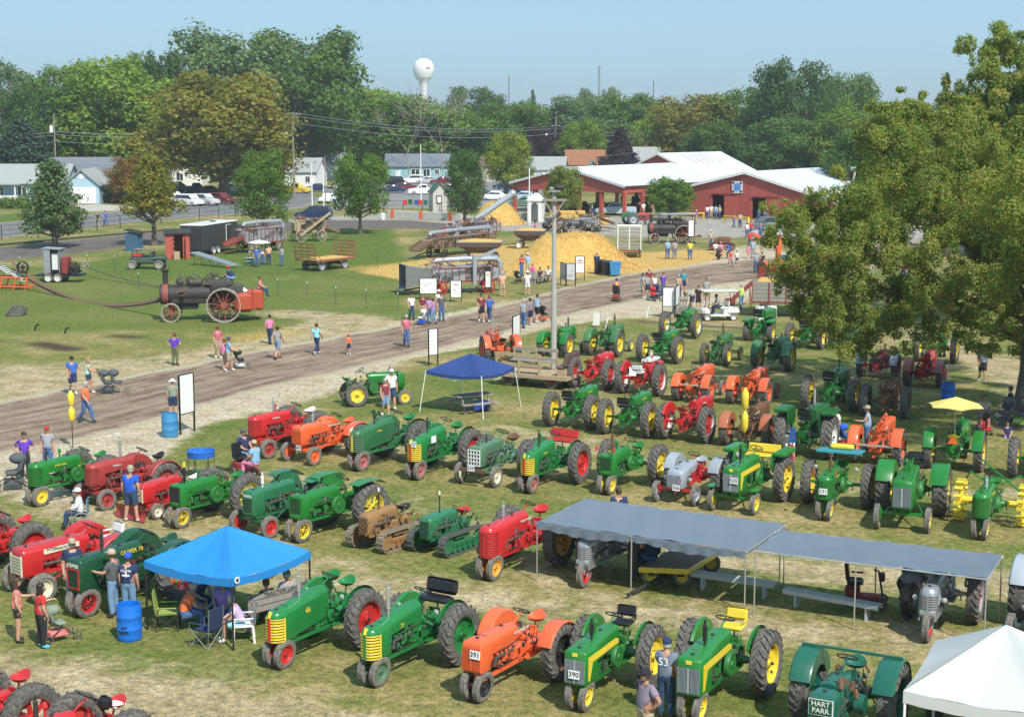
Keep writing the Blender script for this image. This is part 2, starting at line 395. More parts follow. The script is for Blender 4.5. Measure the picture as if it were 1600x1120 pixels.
def road_mat(name,c0,c1,verge,rut=None,k=1.0,bump=0.6,ang=0.0,rutamp=0.5):
 m=bpy.data.materials.new(name);m.use_nodes=True;nt=m.node_tree;b=nt.nodes['Principled BSDF']
 b.inputs['Roughness'].default_value=0.95;b.inputs['Specular IOR Level'].default_value=0.15
 mid=nz(nt,0.5,8,0.7,dist=0.6);fine=nz(nt,5.0,7,0.75)
 a=N(nt,'ShaderNodeAttribute');a.attribute_name='across';al=N(nt,'ShaderNodeAttribute');al.attribute_name='along'
 cx=N(nt,'ShaderNodeCombineXYZ');nt.links.new(mathn(nt,'MULTIPLY',al.outputs['Fac'],0.09),cx.inputs[0]);nt.links.new(mathn(nt,'MULTIPLY',a.outputs['Fac'],11.0),cx.inputs[1])
 st=N(nt,'ShaderNodeTexNoise');st.inputs['Scale'].default_value=1.4;st.inputs['Detail'].default_value=6;st.inputs['Roughness'].default_value=0.7
 nt.links.new(cx.outputs[0],st.inputs['Vector'])
 col=rampn(nt,mathn(nt,'ADD',mathn(nt,'MULTIPLY',st.outputs[0],rutamp),mathn(nt,'MULTIPLY',mid,1-rutamp)),[(0.40,c0),(0.5,tuple((p+q)/2 for p,q in zip(c0,c1))),(0.60,c1)])
 e=N(nt,'ShaderNodeAttribute');e.attribute_name='edge'
 col=mixn(nt,blendmask(nt,e.outputs['Fac'],mid,1.2),col,verge)
 mul=rampn(nt,fine,[(0.3,(0.6,0.6,0.6)),(0.52,(1,1,1)),(0.75,(1.4,1.38,1.34))])
 col=mixn(nt,k,col,mul,'MULTIPLY');nt.links.new(col,b.inputs['Base Color'])
 bp=N(nt,'ShaderNodeBump');bp.inputs['Strength'].default_value=bump;bp.inputs['Distance'].default_value=0.08
 nt.links.new(mathn(nt,'ADD',fine,st.outputs[0]),bp.inputs['Height']);nt.links.new(bp.outputs[0],b.inputs['Normal'])
 return m
def strip(name,up,lo,m,z=0.004,na=220,nc=24,edge=0.16,rag=0.5,label=None):
 """ribbon between an upper and a lower outline given as photo points"""
 def res(l):
  p=pxl(l);d=np.r_[0,np.cumsum(np.hypot(*np.diff(p,axis=0).T))];t=np.linspace(0,d[-1],na)
  return np.stack([np.interp(t,d,p[:,0]),np.interp(t,d,p[:,1])],-1),d[-1]
 A,L=res(up);B,_=res(lo);t=np.linspace(0,1,nc)
 rg=np.array([mnoise.noise(Vector((i*L/na*0.35,0,3)))for i in range(na)])*rag;rh=np.array([mnoise.noise(Vector((i*L/na*0.35,9,3)))for i in range(na)])*rag
 d=(B-A)/np.maximum(np.hypot(*(B-A).T),1e-6)[:,None]
 A=A+d*rg[:,None];B=B+d*rh[:,None]
 gx=A[:,0][:,None]*(1-t)+B[:,0][:,None]*t;gy=A[:,1][:,None]*(1-t)+B[:,1][:,None]*t
 ed=np.clip((edge-np.minimum(t,1-t))/edge,0,1)[None,:].repeat(na,0)
 al=np.linspace(0,L,na)[:,None].repeat(nc,1);ac=t[None,:].repeat(na,0)
 me=mesh_grid(name,gx,gy,np.full(gx.shape,z),dict(edge=ed,along=al,across=ac))
 return tag(ob(name,me,[m]),kind='structure')
strip('dirt_track',[(-900,770),(-300,680),(0,626),(200,588),(400,548),(600,512),(700,494),(800,472),(900,445),(1000,425),(1100,412),(1200,402),(1290,388),(1500,372),(1800,360)],[(-900,950),(-300,800),(0,712),(120,690),(200,670),(400,612),(600,566),(750,531),(850,502),(960,478),(1080,455),(1180,438),(1240,432),(1330,412),(1520,392),(1800,378)],road_mat('packed_dirt',(0.15,0.10,0.070),(0.39,0.295,0.205),(0.46,0.385,0.27),rutamp=0.62,bump=.9),na=420,nc=28,edge=0.14)
strip('gravel_road',[(430,345),(520,338),(620,333),(700,336),(800,338),(900,339),(1000,338),(1100,340),(1330,352),(1600,362)],[(430,352),(520,350),(600,354),(700,358),(800,362),(900,366),(1000,372),(1120,372),(1330,376),(1600,384)],road_mat('pale_gravel',(0.29,0.26,0.215),(0.40,0.365,0.31),(0.3,0.28,0.2),rutamp=0.3),z=0.012,na=140,nc=14)
strip('dark_brown_lane',[(-400,402),(0,386),(120,374),(250,362),(400,348),(520,344),(640,344),(720,352)],[(-400,428),(0,409),(120,397),(260,380),(400,364),(520,358),(640,358),(720,360)],road_mat('dark_lane_dirt',(0.10,0.082,0.075),(0.19,0.16,0.14),(0.2,0.18,0.1),rutamp=0.5),z=0.016,na=200,nc=12)  # lane surfaced in its own dark brown dirt
strip('asphalt_street',[(-500,372),(0,348),(120,337),(250,324),(360,315),(430,300),(455,285)],[(-500,398),(0,372),(120,358),(250,344),(360,336),(470,326),(505,312)],road_mat('old_asphalt',(0.15,0.148,0.145),(0.22,0.215,0.21),(0.25,0.24,0.2),rutamp=0.3,bump=0.2),z=0.008,na=120,nc=12)
strip('parking_lot',[(520,272),(640,270),(760,276),(860,282),(860,290)],[(520,330),(640,325),(760,326),(860,330),(880,335)],road_mat('lot_asphalt',(0.2,0.195,0.19),(0.28,0.27,0.26),(0.25,0.24,0.2),rutamp=0.3,bump=0.2),z=0.008,na=60,nc=10)
strip('concrete_drive',[(118,321),(150,319),(205,322)],[(140,331),(200,329),(260,334)],road_mat('drive_concrete',(0.42,0.38,0.32),(0.5,0.46,0.39),(0.42,0.38,0.32),rutamp=0.2,bump=0.2),z=0.008,na=20,nc=6)
# ------------------------------------------------------------------ tractors
JDG=paint('leaf_green_enamel',(0.012,0.19,0.022));JDY=paint('bright_yellow_enamel',(0.82,0.60,0.015))
JDD=paint('faded_green_enamel',(0.045,0.17,0.05),dirt=0.35,rough=0.5)
OLG=paint('meadow_green_enamel',(0.012,0.20,0.04));OLD=paint('bottle_green_enamel',(0.008,0.07,0.028))
TEAL=paint('teal_green_enamel',(0.01,0.12,0.075));SAGE=paint('sage_green_enamel',(0.09,0.2,0.11),dirt=0.3,rough=0.45)
OLT=paint('sea_green_enamel',(0.02,0.16,0.065))
RED=paint('bright_red_enamel',(0.56,0.012,0.012));RED2=paint('dull_red_enamel',(0.36,0.03,0.025),dirt=0.35,rough=0.5)
ORG=paint('orange_enamel',(0.80,0.115,0.018));ORD=paint('rusty_orange_paint',(0.42,0.11,0.035),dirt=0.6,rough=0.6)
CRM=paint('cream_enamel',(0.72,0.66,0.48));SIL=mat('silver_paint',(0.42,0.44,0.46),rough=0.35,metal=0.5,var=0.15,dirt=0.2)
GRY=paint('grey_enamel',(0.33,0.37,0.42),rough=0.4);MHY=paint('amber_enamel',(0.78,0.36,0.02))
RUSTY=paint('scuffed_rust_yellow',(0.33,0.16,0.04),dirt=0.7,rough=0.7);WHT=paint('white_enamel',(0.76,0.76,0.72))
BLS=mat('black_vinyl',(0.015,0.015,0.018),rough=0.35,var=0.2);GRN2=paint('deep_green_enamel',(0.008,0.12,0.02))
PINKR=paint('faded_pink_red',(0.42,0.13,0.11),dirt=0.3,rough=0.6)
REDF=mat('flag_red',(0.6,0.03,0.03),rough=0.8);BLUEF=mat('ink_blue',(0.02,0.06,0.3),rough=0.7)
PLATE=mat('placard_white',(0.8,0.8,0.78),rough=0.6,var=0.03);INK=mat('ink_black',(0.02,0.02,0.025),rough=0.7)
DARKIN=mat('dark_recess_screen',(0.02,0.02,0.02),rough=0.8)
def tyre_rear(r,w):
 b=MB();p=[(r*.60,-w*.40),(r*.66,-w*.47),(r*.78,-w*.5),(r*.88,-w*.47),(r*.935,-w*.40),(r*.95,-w*.2),(r*.955,0),(r*.95,w*.2),(r*.935,w*.40),(r*.88,w*.47),(r*.78,w*.5),(r*.66,w*.47),(r*.60,w*.40)]
 b.lathe(p,30);n=22
 for side in(-1,1):
  for i in range(n):
   a=2*math.pi*(i+(0.5 if side>0 else 0))/n;da=0.20;t=0.036*r/.76
   pts=[]
   for(aa,yy,ri,ro)in((a,side*w*.02,r*.945,r*1.0),(a-da,side*w*.40,r*.935,r*.995),(a-da*1.25,side*w*.53,r*.80,r*.90)):
    for(q,rr)in((-1,ri),(1,ri),(1,ro),(-1,ro)):
     g=aa+q*t/r*0.62;pts.append((math.cos(g)*rr,yy,math.sin(g)*rr))
   fs=[(0,1,2,3),(11,10,9,8)]
   for k in(0,4):
    for j in range(4):fs.append((k+j,k+4+j,k+4+(j+1)%4,k+(j+1)%4))
   b.add(pts,fs)
 return b
def tyre_front(r,w):
 b=MB();p=[(r*.60,-w*.38),(r*.72,-w*.5),(r*.86,-w*.5),(r*.94,-w*.42)]
 for k in(-.32,-.12,.12,.32):p+=[(r*.97,w*(k-.07)),(r*1.0,w*(k-.04)),(r*1.0,w*(k+.04)),(r*.97,w*(k+.07))]
 p+=[(r*.94,w*.42),(r*.86,w*.5),(r*.72,w*.5),(r*.60,w*.38)]
 return b.lathe(p,22)
def rim(r,w,kind,front=False):
 """slot 0 disc paint, slot 1 rim lip, slot 2 dark hub"""
 b=MB();R0=r*.62
 b.lathe([(R0,-w*.40),(R0*.93,-w*.36),(R0*.90,-w*.1),(R0*.90,w*.1),(R0*.93,w*.36),(R0,w*.42),(R0*1.04,w*.42),(R0*1.04,w*.39)],26,mi=1)
 b.lathe([(R0*1.04,w*.39),(R0*1.0,w*.1),(R0*1.0,-w*.1),(R0*1.04,-w*.42)],26,mi=1)
 if kind=='disc':
  b.lathe([(0.002,w*.30),(R0*.16,w*.30),(R0*.20,w*.16),(R0*.30,w*.12),(R0*.42,w*.02),(R0*.86,w*.10),(R0*.92,w*.2)],26,mi=0)
  b.lathe([(0.002,-w*.2),(R0*.2,-w*.2),(R0*.92,-w*.0)],20,mi=0)
  for i in range(8 if not front else 5):
   a=2*math.pi*i/(8 if not front else 5);b.box((math.cos(a)*R0*.27,w*.14,math.sin(a)*R0*.27),(R0*.07,.02,R0*.07),mi=2)
  if not front:
   for i in range(4):
    a=2*math.pi*i/4+.4;b.box((math.cos(a)*R0*.84,w*.15,math.sin(a)*R0*.84),(R0*.12,.03,R0*.12),rotm(0,-a,0),mi=2)
 elif kind=='spoke':
  b.lathe([(0.002,w*.34),(R0*.2,w*.30),(R0*.22,-w*.3),(0.002,-w*.3)],12,mi=0)
  n=10
  for i in range(n):
   a=2*math.pi*i/n;y=w*.2 if i%2 else-w*.1
   b.tube([(math.cos(a)*R0*.18,y,math.sin(a)*R0*.18),(math.cos(a)*R0*.92,0,math.sin(a)*R0*.92)],[R0*.06,R0*.045],5)
 else:
  b.lathe([(0.002,w*.36),(R0*.26,w*.30),(R0*.3,-w*.2),(0.002,-w*.3)],12,mi=0)
  for i in range(6):
   a=2*math.pi*i/6;b.box((math.cos(a)*R0*.58,w*.03,math.sin(a)*R0*.58),(R0*.74,w*.16,R0*.2),rotm(0,-a,0),mi=0,taper=1)
 b.cyl((0,w*.25,0),(0,w*.46,0),R0*.085,R0*.07,8,mi=2)
 return b
def add_wheel(parent,name,r,w,kind,loc,side,mats,front=False,tilt=0.0,spin=None):
 """side +1 = outer face towards +y"""
 me=cached(('rim',round(r,3),round(w,3),kind,front),lambda:rim(r,w,kind,front),'wheel_rim',3)
 o=ob(name,me,mats,parent,loc)
 sp=rnd.uniform(0,6.28)if spin is None else spin
 o.rotation_mode='QUATERNION'
 q=Matrix.Rotation(tilt,3,'X')@Matrix.Rotation(0 if side>0 else math.pi,3,'Z')@Matrix.Rotation(sp,3,'Y')
 o.rotation_quaternion=q.to_quaternion()
 fn=tyre_front if front else tyre_rear
 t=cached(('tyre',round(r,3),round(w,3),front),lambda:fn(r,w),'tyre',1)
 ob('tyre',t,[RUBF if front else RUB],o)
 return o
def sect(x,hw,z0,z1,r,bulge=0.0):
 pts=[(x,-hw,z0),(x,-hw-bulge,(z0+z1)/2),(x,-hw,z1-r)]
 for k in range(1,5):
  a=math.pi-k*math.pi/8;pts.append((x,-hw+r+r*math.cos(a),z1-r+r*math.sin(a)))
 q=[(x,-p[1],p[2])for p in reversed(pts)]
 if abs(pts[-1][1]-q[0][1])<1e-4:q=q[1:]
 return pts+[(x,0,z1+0.008)]*(1)+q if abs(pts[-1][1])>0.02 else pts+q
def outline(xr,xf,hw,k=0.55,c=0.13):
 return[(xr,-hw),(xf-c,-hw),(xf-c*.45,-hw*(k+1)/2),(xf-c*.12,-hw*k),(xf,0),(xf-c*.12,hw*k),(xf-c*.45,hw*(k+1)/2),(xf-c,hw),(xr,hw)]
def nose(b,xr,xf,hw,z0,z1,rnd_=.12,k=.55,c=.13,mi=0,lean=0.0):
 rings=[]
 for(z,ins)in((z0,0.02),(z0+.03,0),(z1-rnd_,0),(z1-rnd_*.62,.018),(z1-rnd_*.3,.05),(z1-rnd_*.08,.10),(z1,.15)):
  f=lean*(z-z0)/(z1-z0)
  rings.append([(x if i in(0,8)else x-ins-f,max(-hw+ins*.85,min(hw-ins*.85,y*(1-ins*.6))),z)for i,(x,y)in enumerate(outline(xr,xf,hw,k,c))])
 b.loft(rings,mi=mi)
STY={'jd_letter':dict(hood=[(.55,.17,1.16,1.47,.12),(.9,.2,1.14,1.5,.13),(1.9,.24,1.1,1.5,.15),(2.2,.25,1.1,1.49,.15)],nose=(1.95,2.55,.255,.72,1.49,.13,.5,.16),g=('slots',.80,1.30,8),eng='jd',wb=2.25),'jd_number':dict(hood=[(.5,.22,1.14,1.55,.1),(1.2,.25,1.12,1.56,.1),(2.3,.28,1.05,1.5,.1)],nose=(1.9,2.55,.29,.68,1.5,.08,.8,.07),g=('pleats',.74,1.28,9),eng='jd',wb=2.25),'jd_old':dict(hood=[(.62,.18,1.08,1.42,.16),(.8,.22,1.02,1.46,.2),(1.95,.22,1.0,1.44,.2)],nose=(2.0,2.32,.27,.72,1.42,.06,.9,.03),g=('screen',.78,1.32,0),eng='jd',wb=2.2,tank=True),'oliver_open':dict(hood=[(.62,.2,1.1,1.62,.17),(.8,.22,.95,1.62,.17),(1.0,.22,.95,1.6,.16),(1.02,.22,1.2,1.6,.16),(1.9,.22,1.12,1.48,.15),(2.2,.235,1.05,1.43,.14)],nose=(1.9,2.58,.24,.68,1.43,.16,.45,.2),g=('oliver',.74,1.22,8),eng='in',wb=2.25),'oliver_shut':dict(hood=[(.62,.2,.92,1.62,.17),(.9,.23,.85,1.62,.17),(1.9,.235,.74,1.48,.15),(2.2,.24,.72,1.44,.14)],nose=(1.9,2.58,.24,.68,1.44,.16,.45,.2),g=('oliver',.74,1.22,8),eng='in',wb=2.25,louv=True),'oliver_old':dict(hood=[(.6,.2,1.14,1.5,.13),(1.2,.22,1.12,1.5,.13),(2.3,.24,1.08,1.46,.1)],nose=(2.0,2.5,.26,.66,1.46,.08,.85,.05),g=('screen',.75,1.2,0),eng='in',wb=2.25),'egg':dict(hood=[(.6,.19,1.05,1.4,.12),(1.2,.2,1.02,1.4,.12),(2.0,.23,.98,1.36,.1)],nose=(1.85,2.2,.25,.66,1.37,.08,.85,.05),g=('egg',.72,1.24,4),eng='in',wb=1.95),'farmall':dict(hood=[(.7,.17,1.2,1.5,.13),(1.1,.2,1.15,1.53,.14),(1.9,.22,1.12,1.52,.15),(2.2,.24,1.1,1.5,.15)],nose=(1.95,2.52,.245,.76,1.5,.15,.55,.14),g=('slots',.84,1.32,7),eng='in',wb=2.25),'massey':dict(hood=[(.6,.2,1.12,1.56,.14),(1.2,.22,1.08,1.56,.15),(2.2,.25,.95,1.52,.16)],nose=(1.8,2.6,.255,.66,1.52,.2,.5,.17),g=('slots',.74,1.34,10),eng='in',wb=2.3),'allis':dict(hood=[(.75,.19,1.1,1.42,.14),(1.1,.22,1.06,1.46,.16),(2.1,.24,1.04,1.45,.17)],nose=(2.05,2.42,.27,.72,1.45,.12,.85,.06),g=('bars',.78,1.28,9),eng='in',wb=2.2),'utility':dict(hood=[(.45,.22,.98,1.3,.1),(.9,.26,.95,1.32,.1),(1.9,.28,.88,1.26,.1)],nose=(1.75,2.3,.3,.58,1.26,.12,.85,.08),g=('cream',.62,1.08,6),eng='in',wb=2.0),'grey_low':dict(hood=[(.45,.2,1.0,1.26,.12),(.8,.26,.94,1.27,.15),(1.7,.3,.86,1.2,.15)],nose=(1.6,2.05,.31,.55,1.19,.16,.75,.1),g=('bars',.62,1.0,11),eng='in',wb=1.85),'silver_trike':dict(hood=[(.6,.18,1.1,1.46,.14),(1.2,.2,1.05,1.48,.16),(1.9,.22,.9,1.44,.17)],nose=(1.7,2.3,.23,.66,1.43,.2,.5,.15),g=('slots',.76,1.2,8),eng='in',wb=2.15),'big_row':dict(hood=[(.5,.26,1.3,1.75,.1),(1.3,.28,1.28,1.74,.1),(2.5,.3,1.15,1.68,.1)],nose=(2.1,2.75,.31,.72,1.68,.08,.85,.06),g=('pleats',.8,1.45,8),eng='in',wb=2.5),'cross':dict(hood=[(.7,.25,.98,1.42,.22),(.75,.26,.98,1.44,.23),(1.5,.26,.98,1.44,.23),(1.55,.25,.98,1.42,.22)],nose=(1.65,2.1,.27,.6,1.36,.12,.95,.03),g=('screen',.8,1.2,0),eng='cross',wb=2.05,tank=True),}
def hood_mesh(st):
 s=STY[st];b=MB();b.loft([sect(*q)for q in s['hood']])
 xr,xf,hw,z0,z1,r,k,c=s['nose'];nose(b,xr,xf,hw,z0,z1,r,k,c)
 zt=s['hood'][-2][3];xm=(s['hood'][0][0]+s['hood'][1][0])/2+.25
 b.cyl((xm,.0,zt-.03),(xm,.0,zt+.035),.045,.045,10,mi=1);b.cyl((xf-.25,0,z1-.04),(xf-.25,0,z1+.03),.04,.04,10,mi=1)
 if s.get('louv'):
  for k2 in range(9):
   z=.84+k2*.065
   for y in(-1,1):b.box((1.55-k2*.03,y*.238,z+.06),(1.15-.06*k2,.012,.018),rotm(0,.09,0),mi=0)
 for x in(s['hood'][1][0]+.1,s['hood'][-1][0]-.15):
  b.box((x,0,s['hood'][-2][3]-.001),(.012,.2,.006),mi=1)
 return b
def grille_mesh(st):
 s=STY[st];b=MB();kind,z0,z1,n=s['g'];xr,xf,hw,_,_,_,k,c=s['nose']
 ol=outline(xr,xf,hw,k,c)
 def ringat(za,zb,off,x_from,mi):
  pts=[(x+(off if i not in(0,8)else 0),y+math.copysign(off,y)if abs(y)>.01 else y)for i,(x,y)in enumerate(ol)]
  pts[0]=(x_from,pts[0][1]);pts[-1]=(x_from,pts[-1][1])
  b.loft([[(x,y,z)for x,y in pts]for z in(za,zb)],mi=mi,smooth=False,caps=False,closed=False)
  inn=[(x-(.02 if i not in(0,8)else 0),y-math.copysign(.02,y)if abs(y)>.01 else y)for i,(x,y)in enumerate(pts)]
  for z in(za,zb):
   m=len(pts);b.add([(x,y,z)for x,y in pts]+[(x,y,z)for x,y in inn],[(i,i+1,m+i+1,m+i)for i in range(m-1)],mi)
 if kind=='slots':
  for i in range(n):
   z=z0+(z1-z0)*i/(n-1);ringat(z,z+.016,.006,xf-.34,1)
  ringat(z0-.03,z1+.04,.0025,xf-.36,0)
  b.box((xf-.012,0,(z0+z1)/2),(.05,.035,z1-z0+.06),mi=0)
 elif kind=='oliver':
  ringat(z0-.04,z1+.05,.004,xf-.3,0)
  for i in range(n):
   z=z0+(z1-z0)*i/(n-1);ringat(z,z+.024,.009,xf-.24,1)
  for i in range(n):
   z=z0+(z1-z0)*i/(n-1);ringat(z+.024,z+.05,.013,xf-.26,0)
  b.box((xf+.008,0,(z0+z1)/2+.02),(.04,.06,z1-z0+.1),mi=2)
  b.box((xf-.04,0,z1+.14),(.1,.05,.16),rotm(0,-.5,0),mi=0)
 elif kind in('pleats','bars','cream'):
  w2=hw*k*1.02;b.box((xf-c*.10,0,(z0+z1)/2),(.02,w2*2,z1-z0),mi=1)
  if kind=='cream':
   for i in range(n):
    z=z0+(z1-z0)*(i+.5)/n;b.box((xf-c*.10+.02,0,z),(.03,w2*1.9,(z1-z0)/n*.62),mi=0)
   for y in(-1,1):b.box((xf-c*.10+.02,y*w2*.99,(z0+z1)/2),(.034,.04,z1-z0+.06),mi=0)
  else:
   for i in range(n*2+1):
    y=-w2+2*w2*i/(n*2)
    if kind=='pleats' and abs(y)<.035:continue
    b.box((xf-c*.10+.016,y,(z0+z1)/2),(.02,.009,z1-z0),mi=0)
   b.box((xf-c*.10+.02,0,(z0+z1)/2),(.03,.05 if kind=='pleats' else.02,z1-z0),mi=2)
 elif kind=='screen':
  w2=hw*.78;b.box((xf-.004,0,(z0+z1)/2),(.03,w2*2,z1-z0),mi=1)
  for i in range(9):b.box((xf+.012,-w2+2*w2*i/8,(z0+z1)/2),(.006,.01,z1-z0),mi=0)
  for z in(z0,z1):b.box((xf+.008,0,z),(.03,w2*2+.05,.03),mi=2)
  for y in(-w2,w2):b.box((xf+.008,y,(z0+z1)/2),(.03,.03,z1-z0),mi=2)
 elif kind=='egg':
  w2=hw*.9;b.box((xf-.005,0,(z0+z1)/2),(.03,w2*2,z1-z0),mi=1)
  for i in range(5):b.box((xf+.02,-w2+2*w2*i/4,(z0+z1)/2),(.03,.03,z1-z0+.03),mi=0)
  for i in range(5):b.box((xf+.0205,0,z0+(z1-z0)*i/4),(.029,w2*2,.032),mi=0)
 return b
def engine_mesh(kind,seed):
 r=random.Random(seed);b=MB()
 if kind=='jd':
  b.bbox((1.35,0,.84),(.9,.2,.3),.05);b.bbox((.75,0,.92),(.42,.36,.42),.08)
  b.lathe([(.002,.05),(.07,.05),(.09,.02),(.25,.03),(.27,0),(.27,-.08),(.02,-.09)],22,(.82,.34,.88));b.lathe([(.02,.09),(.2,.09),(.22,.05),(.22,-.06),(.02,-.07)],18,(.82,-.36,.88))
  b.cyl((1.75,-.1,.9),(1.95,-.1,.9),.12,n=12);b.cyl((1.75,.1,.9),(1.95,.1,.9),.12,n=12)
 else:
  b.bbox((1.42,0,.86),(.95,.2,.34),.03);b.bbox((1.42,0,1.1),(.8,.14,.1),.03);b.lathe([(.02,.04),(.16,.04),(.18,0),(.16,-.04),(.02,-.04)],14,(.98,0,.8),'x')
  for i in range(4):b.tube([(1.15+i*.18,.1,1.05),(1.15+i*.18,.22,1.05),(1.2+i*.15,.24,.98)],.035,6)
  b.tube([(1.1,.25,.98),(1.8,.25,.98),(1.85,.25,.8)],.04,8,mi=1);b.cyl((1.2,-.2,.8),(1.2,-.2,1.02),.06,n=10);b.cyl((1.6,.2,.7),(1.6,.2,.86),.055,n=10);b.cyl((1.9,0,.75),(1.9,0,1.15),.04,n=6,mi=1)
  b.cyl((1.92,0,.95),(1.97,0,.95),.2,n=10,mi=1)
 blk=b;b=MB()
 for i in range(44):
  y=r.choice((-1,1))*r.uniform(.10,.27);x=r.uniform(.7,2.0);z=r.uniform(.66,1.15);k=r.random();mi=r.choice((0,0,0,0,1,2))
  if k<.4:b.cyl((x,y,z-.07),(x,y,z+r.uniform(.05,.12)),r.uniform(.025,.06),n=8,mi=mi)
  elif k<.7:b.box((x,y,z),(r.uniform(.06,.2),.07,r.uniform(.05,.14)),mi=mi)
  else:b.tube([(x,y,z),(x+.1,y*1.05,z+.08),(x+.28,y*1.02,z+r.uniform(-.1,.12))],.014,5,mi=mi)
 for i in range(26):
  y=r.choice((-1,1))*r.uniform(.14,.34);x=r.uniform(-.2,.75);z=r.uniform(.75,1.25);b.cyl((x,y,z),(x+r.uniform(-.05,.05),y*1.08,z+r.uniform(.03,.16)),r.uniform(.014,.05),n=6,mi=r.choice((0,0,0,1)))
 for sd in(-1,1):
  b.tube([(.7,sd*.22,1.1),(1.2,sd*.27,1.13),(1.7,sd*.24,1.08)],.012,5,mi=1);b.tube([(1.05,sd*.2,.68),(1.6,sd*.26,.72),(1.95,sd*.22,.9)],.014,5,mi=1)
 return blk,b
def chassis_mesh(front,wb,tr,rr,fr,low,eng):
 b=MB();z=rr
 b.bbox((0,0,z+.02),(.55,.5,.46),.09);b.bbox((.5,0,z+.03),(.75,.28,.34),.06);b.bbox((.12,0,z+.3),(.5,.26,.2),.05)
 b.tube([(0,-tr,z),(0,-.5,z),(0,-.3,z),(0,-.2,z)],[.05,.06,.13,.17],10);b.tube([(0,tr,z),(0,.5,z),(0,.3,z),(0,.2,z)],[.05,.06,.13,.17],10)
 for sd in(-1,1):
  b.box((wb*.62,sd*.2,z-.13 if not low else z-.06),(wb*.85,.05,.08));b.box((.35,sd*.28,z-.1),(.5,.2,.02))
 fx=wb
 if front in('twin','single'):
  b.bbox((fx-.02,0,fr*2+.06),(.36,.42,.16),.04);b.tube([(fx-.02,0,fr*2+.02),(fx,0,fr+.05)],[.09,.06],8)
  if front=='twin':b.cyl((fx,-.16,fr),(fx,.16,fr),.045,n=8)
  else:
   b.box((fx-.06,0,fr*2+.04),(.2,.32,.06))
   for sd in(-1,1):b.tube([(fx-.1,sd*.13,fr*2+.04),(fx-.02,sd*.12,fr+.1),(fx,sd*.1,fr)],[.035,.03,.04],6)
 else:
  t=.62 if front=='wide' else.58
  b.bbox((fx-.05,0,fr*2-.02),(.3,.34,.2),.04);b.box((fx,0,fr*1.35),(.1,t*2,.08));b.box((fx-.05,0,fr*1.6),(.12,.2,.2))
  for sd in(-1,1):b.cyl((fx,sd*t,fr*.9),(fx,sd*t,fr*1.75),.04,n=8);b.tube([(fx,sd*t,fr),(fx,sd*(t+.1),fr)],.035,6);b.tube([(fx,sd*t,fr*1.1),(fx*.45,sd*.2,z-.1)],.025,6)
  b.tube([(fx-.12,-t,fr*1.2),(fx-.12,t,fr*1.2)],.015,5)
 b.box((-.42,0,z-.3),(.5,.08,.05));b.box((-.3,0,z-.16),(.06,.5,.05));b.cyl((-.28,0,z-.02),(-.42,0,z-.02),.06,n=8)
 for sd in(-1,1):b.tube([(-.25,sd*.2,z-.1),(-.42,sd*.16,z-.28)],.02,5);b.box((.3,sd*.3,z+.02),(.12,.06,.02))
 for(x,y,zz,dx)in((.25,.12,z+.38,.05),(.35,-.1,z+.36,-.06),(.05,.26,z+.3,-.08)):b.tube([(x,y,zz-.2),(x+dx,y,zz+.22)],.012,5,mi=1)
 r=random.Random(9)
 for i in range(16):x=r.uniform(-.4,.35);y=r.choice((-1,1))*r.uniform(.12,.3);q=z+r.uniform(-.1,.42);b.tube([(x,y,q),(x+r.uniform(-.08,.08),y*1.02,q+r.uniform(.05,.2)),(x+r.uniform(.05,.3),y,q+r.uniform(-.1,.2))],r.uniform(.01,.022),5,mi=i%2)
 for y in(-.45,.45):b.tube([(-.05,y,z-.02),(-.45,y*.9,z-.32)],.018,5,mi=1)
 b.box((-.32,-.2,z+.14),(.2,.1,.2),mi=1);b.box((-.25,.2,z+.1),(.12,.14,.24))
 return b
def steer_mesh(rad=.21):
 b=MB();n=18;p=circle(n,rad);p.append(p[0]);b.tube(p,.014,6,caps=False)
 for i in range(3):
  a=2*math.pi*i/3;b.tube([(0,0,-.02),(math.cos(a)*rad,math.sin(a)*rad,0)],.010,4,mi=1)
 b.ball((0,0,-.01),.03,8);return b
def seat_mesh(kind):
 b=MB()
 if kind=='pan':
  pr=[(.002,-.05),(.1,-.045),(.18,-.01),(.235,.05),(.245,.06),(.23,.062),(.17,0),(.09,-.03),(.002,-.035)]
  b.lathe(pr,18,axis='z')
  for i,p in enumerate(b.v):
   x,y,z=p;k=max(0,-x)/.24;b.v[i]=(x*.85,y,z+.12*k*k)
 elif kind=='bench':
  b.bbox((.05,0,.03),(.42,.9,.13),.06);M0=rotm(0,-.22,0);b.bbox((-.24,0,.27),(.17,.92,.36),.085,M0)
 elif kind=='cushion':
  b.bbox((.02,0,.03),(.4,.48,.11),.04);b.bbox((-.2,0,.27),(.1,.5,.26),.045,rotm(0,-.2,0))
  for sd in(-1,1):b.tube([(-.18,sd*.22,.05),(-.2,sd*.25,.18),(.1,sd*.26,.18)],.02,6)
 elif kind=='long':
  b.bbox((.0,0,.03),(.4,1.1,.1),.04);b.bbox((-.22,0,.24),(.09,1.12,.3),.04,rotm(0,-.2,0))
 return b
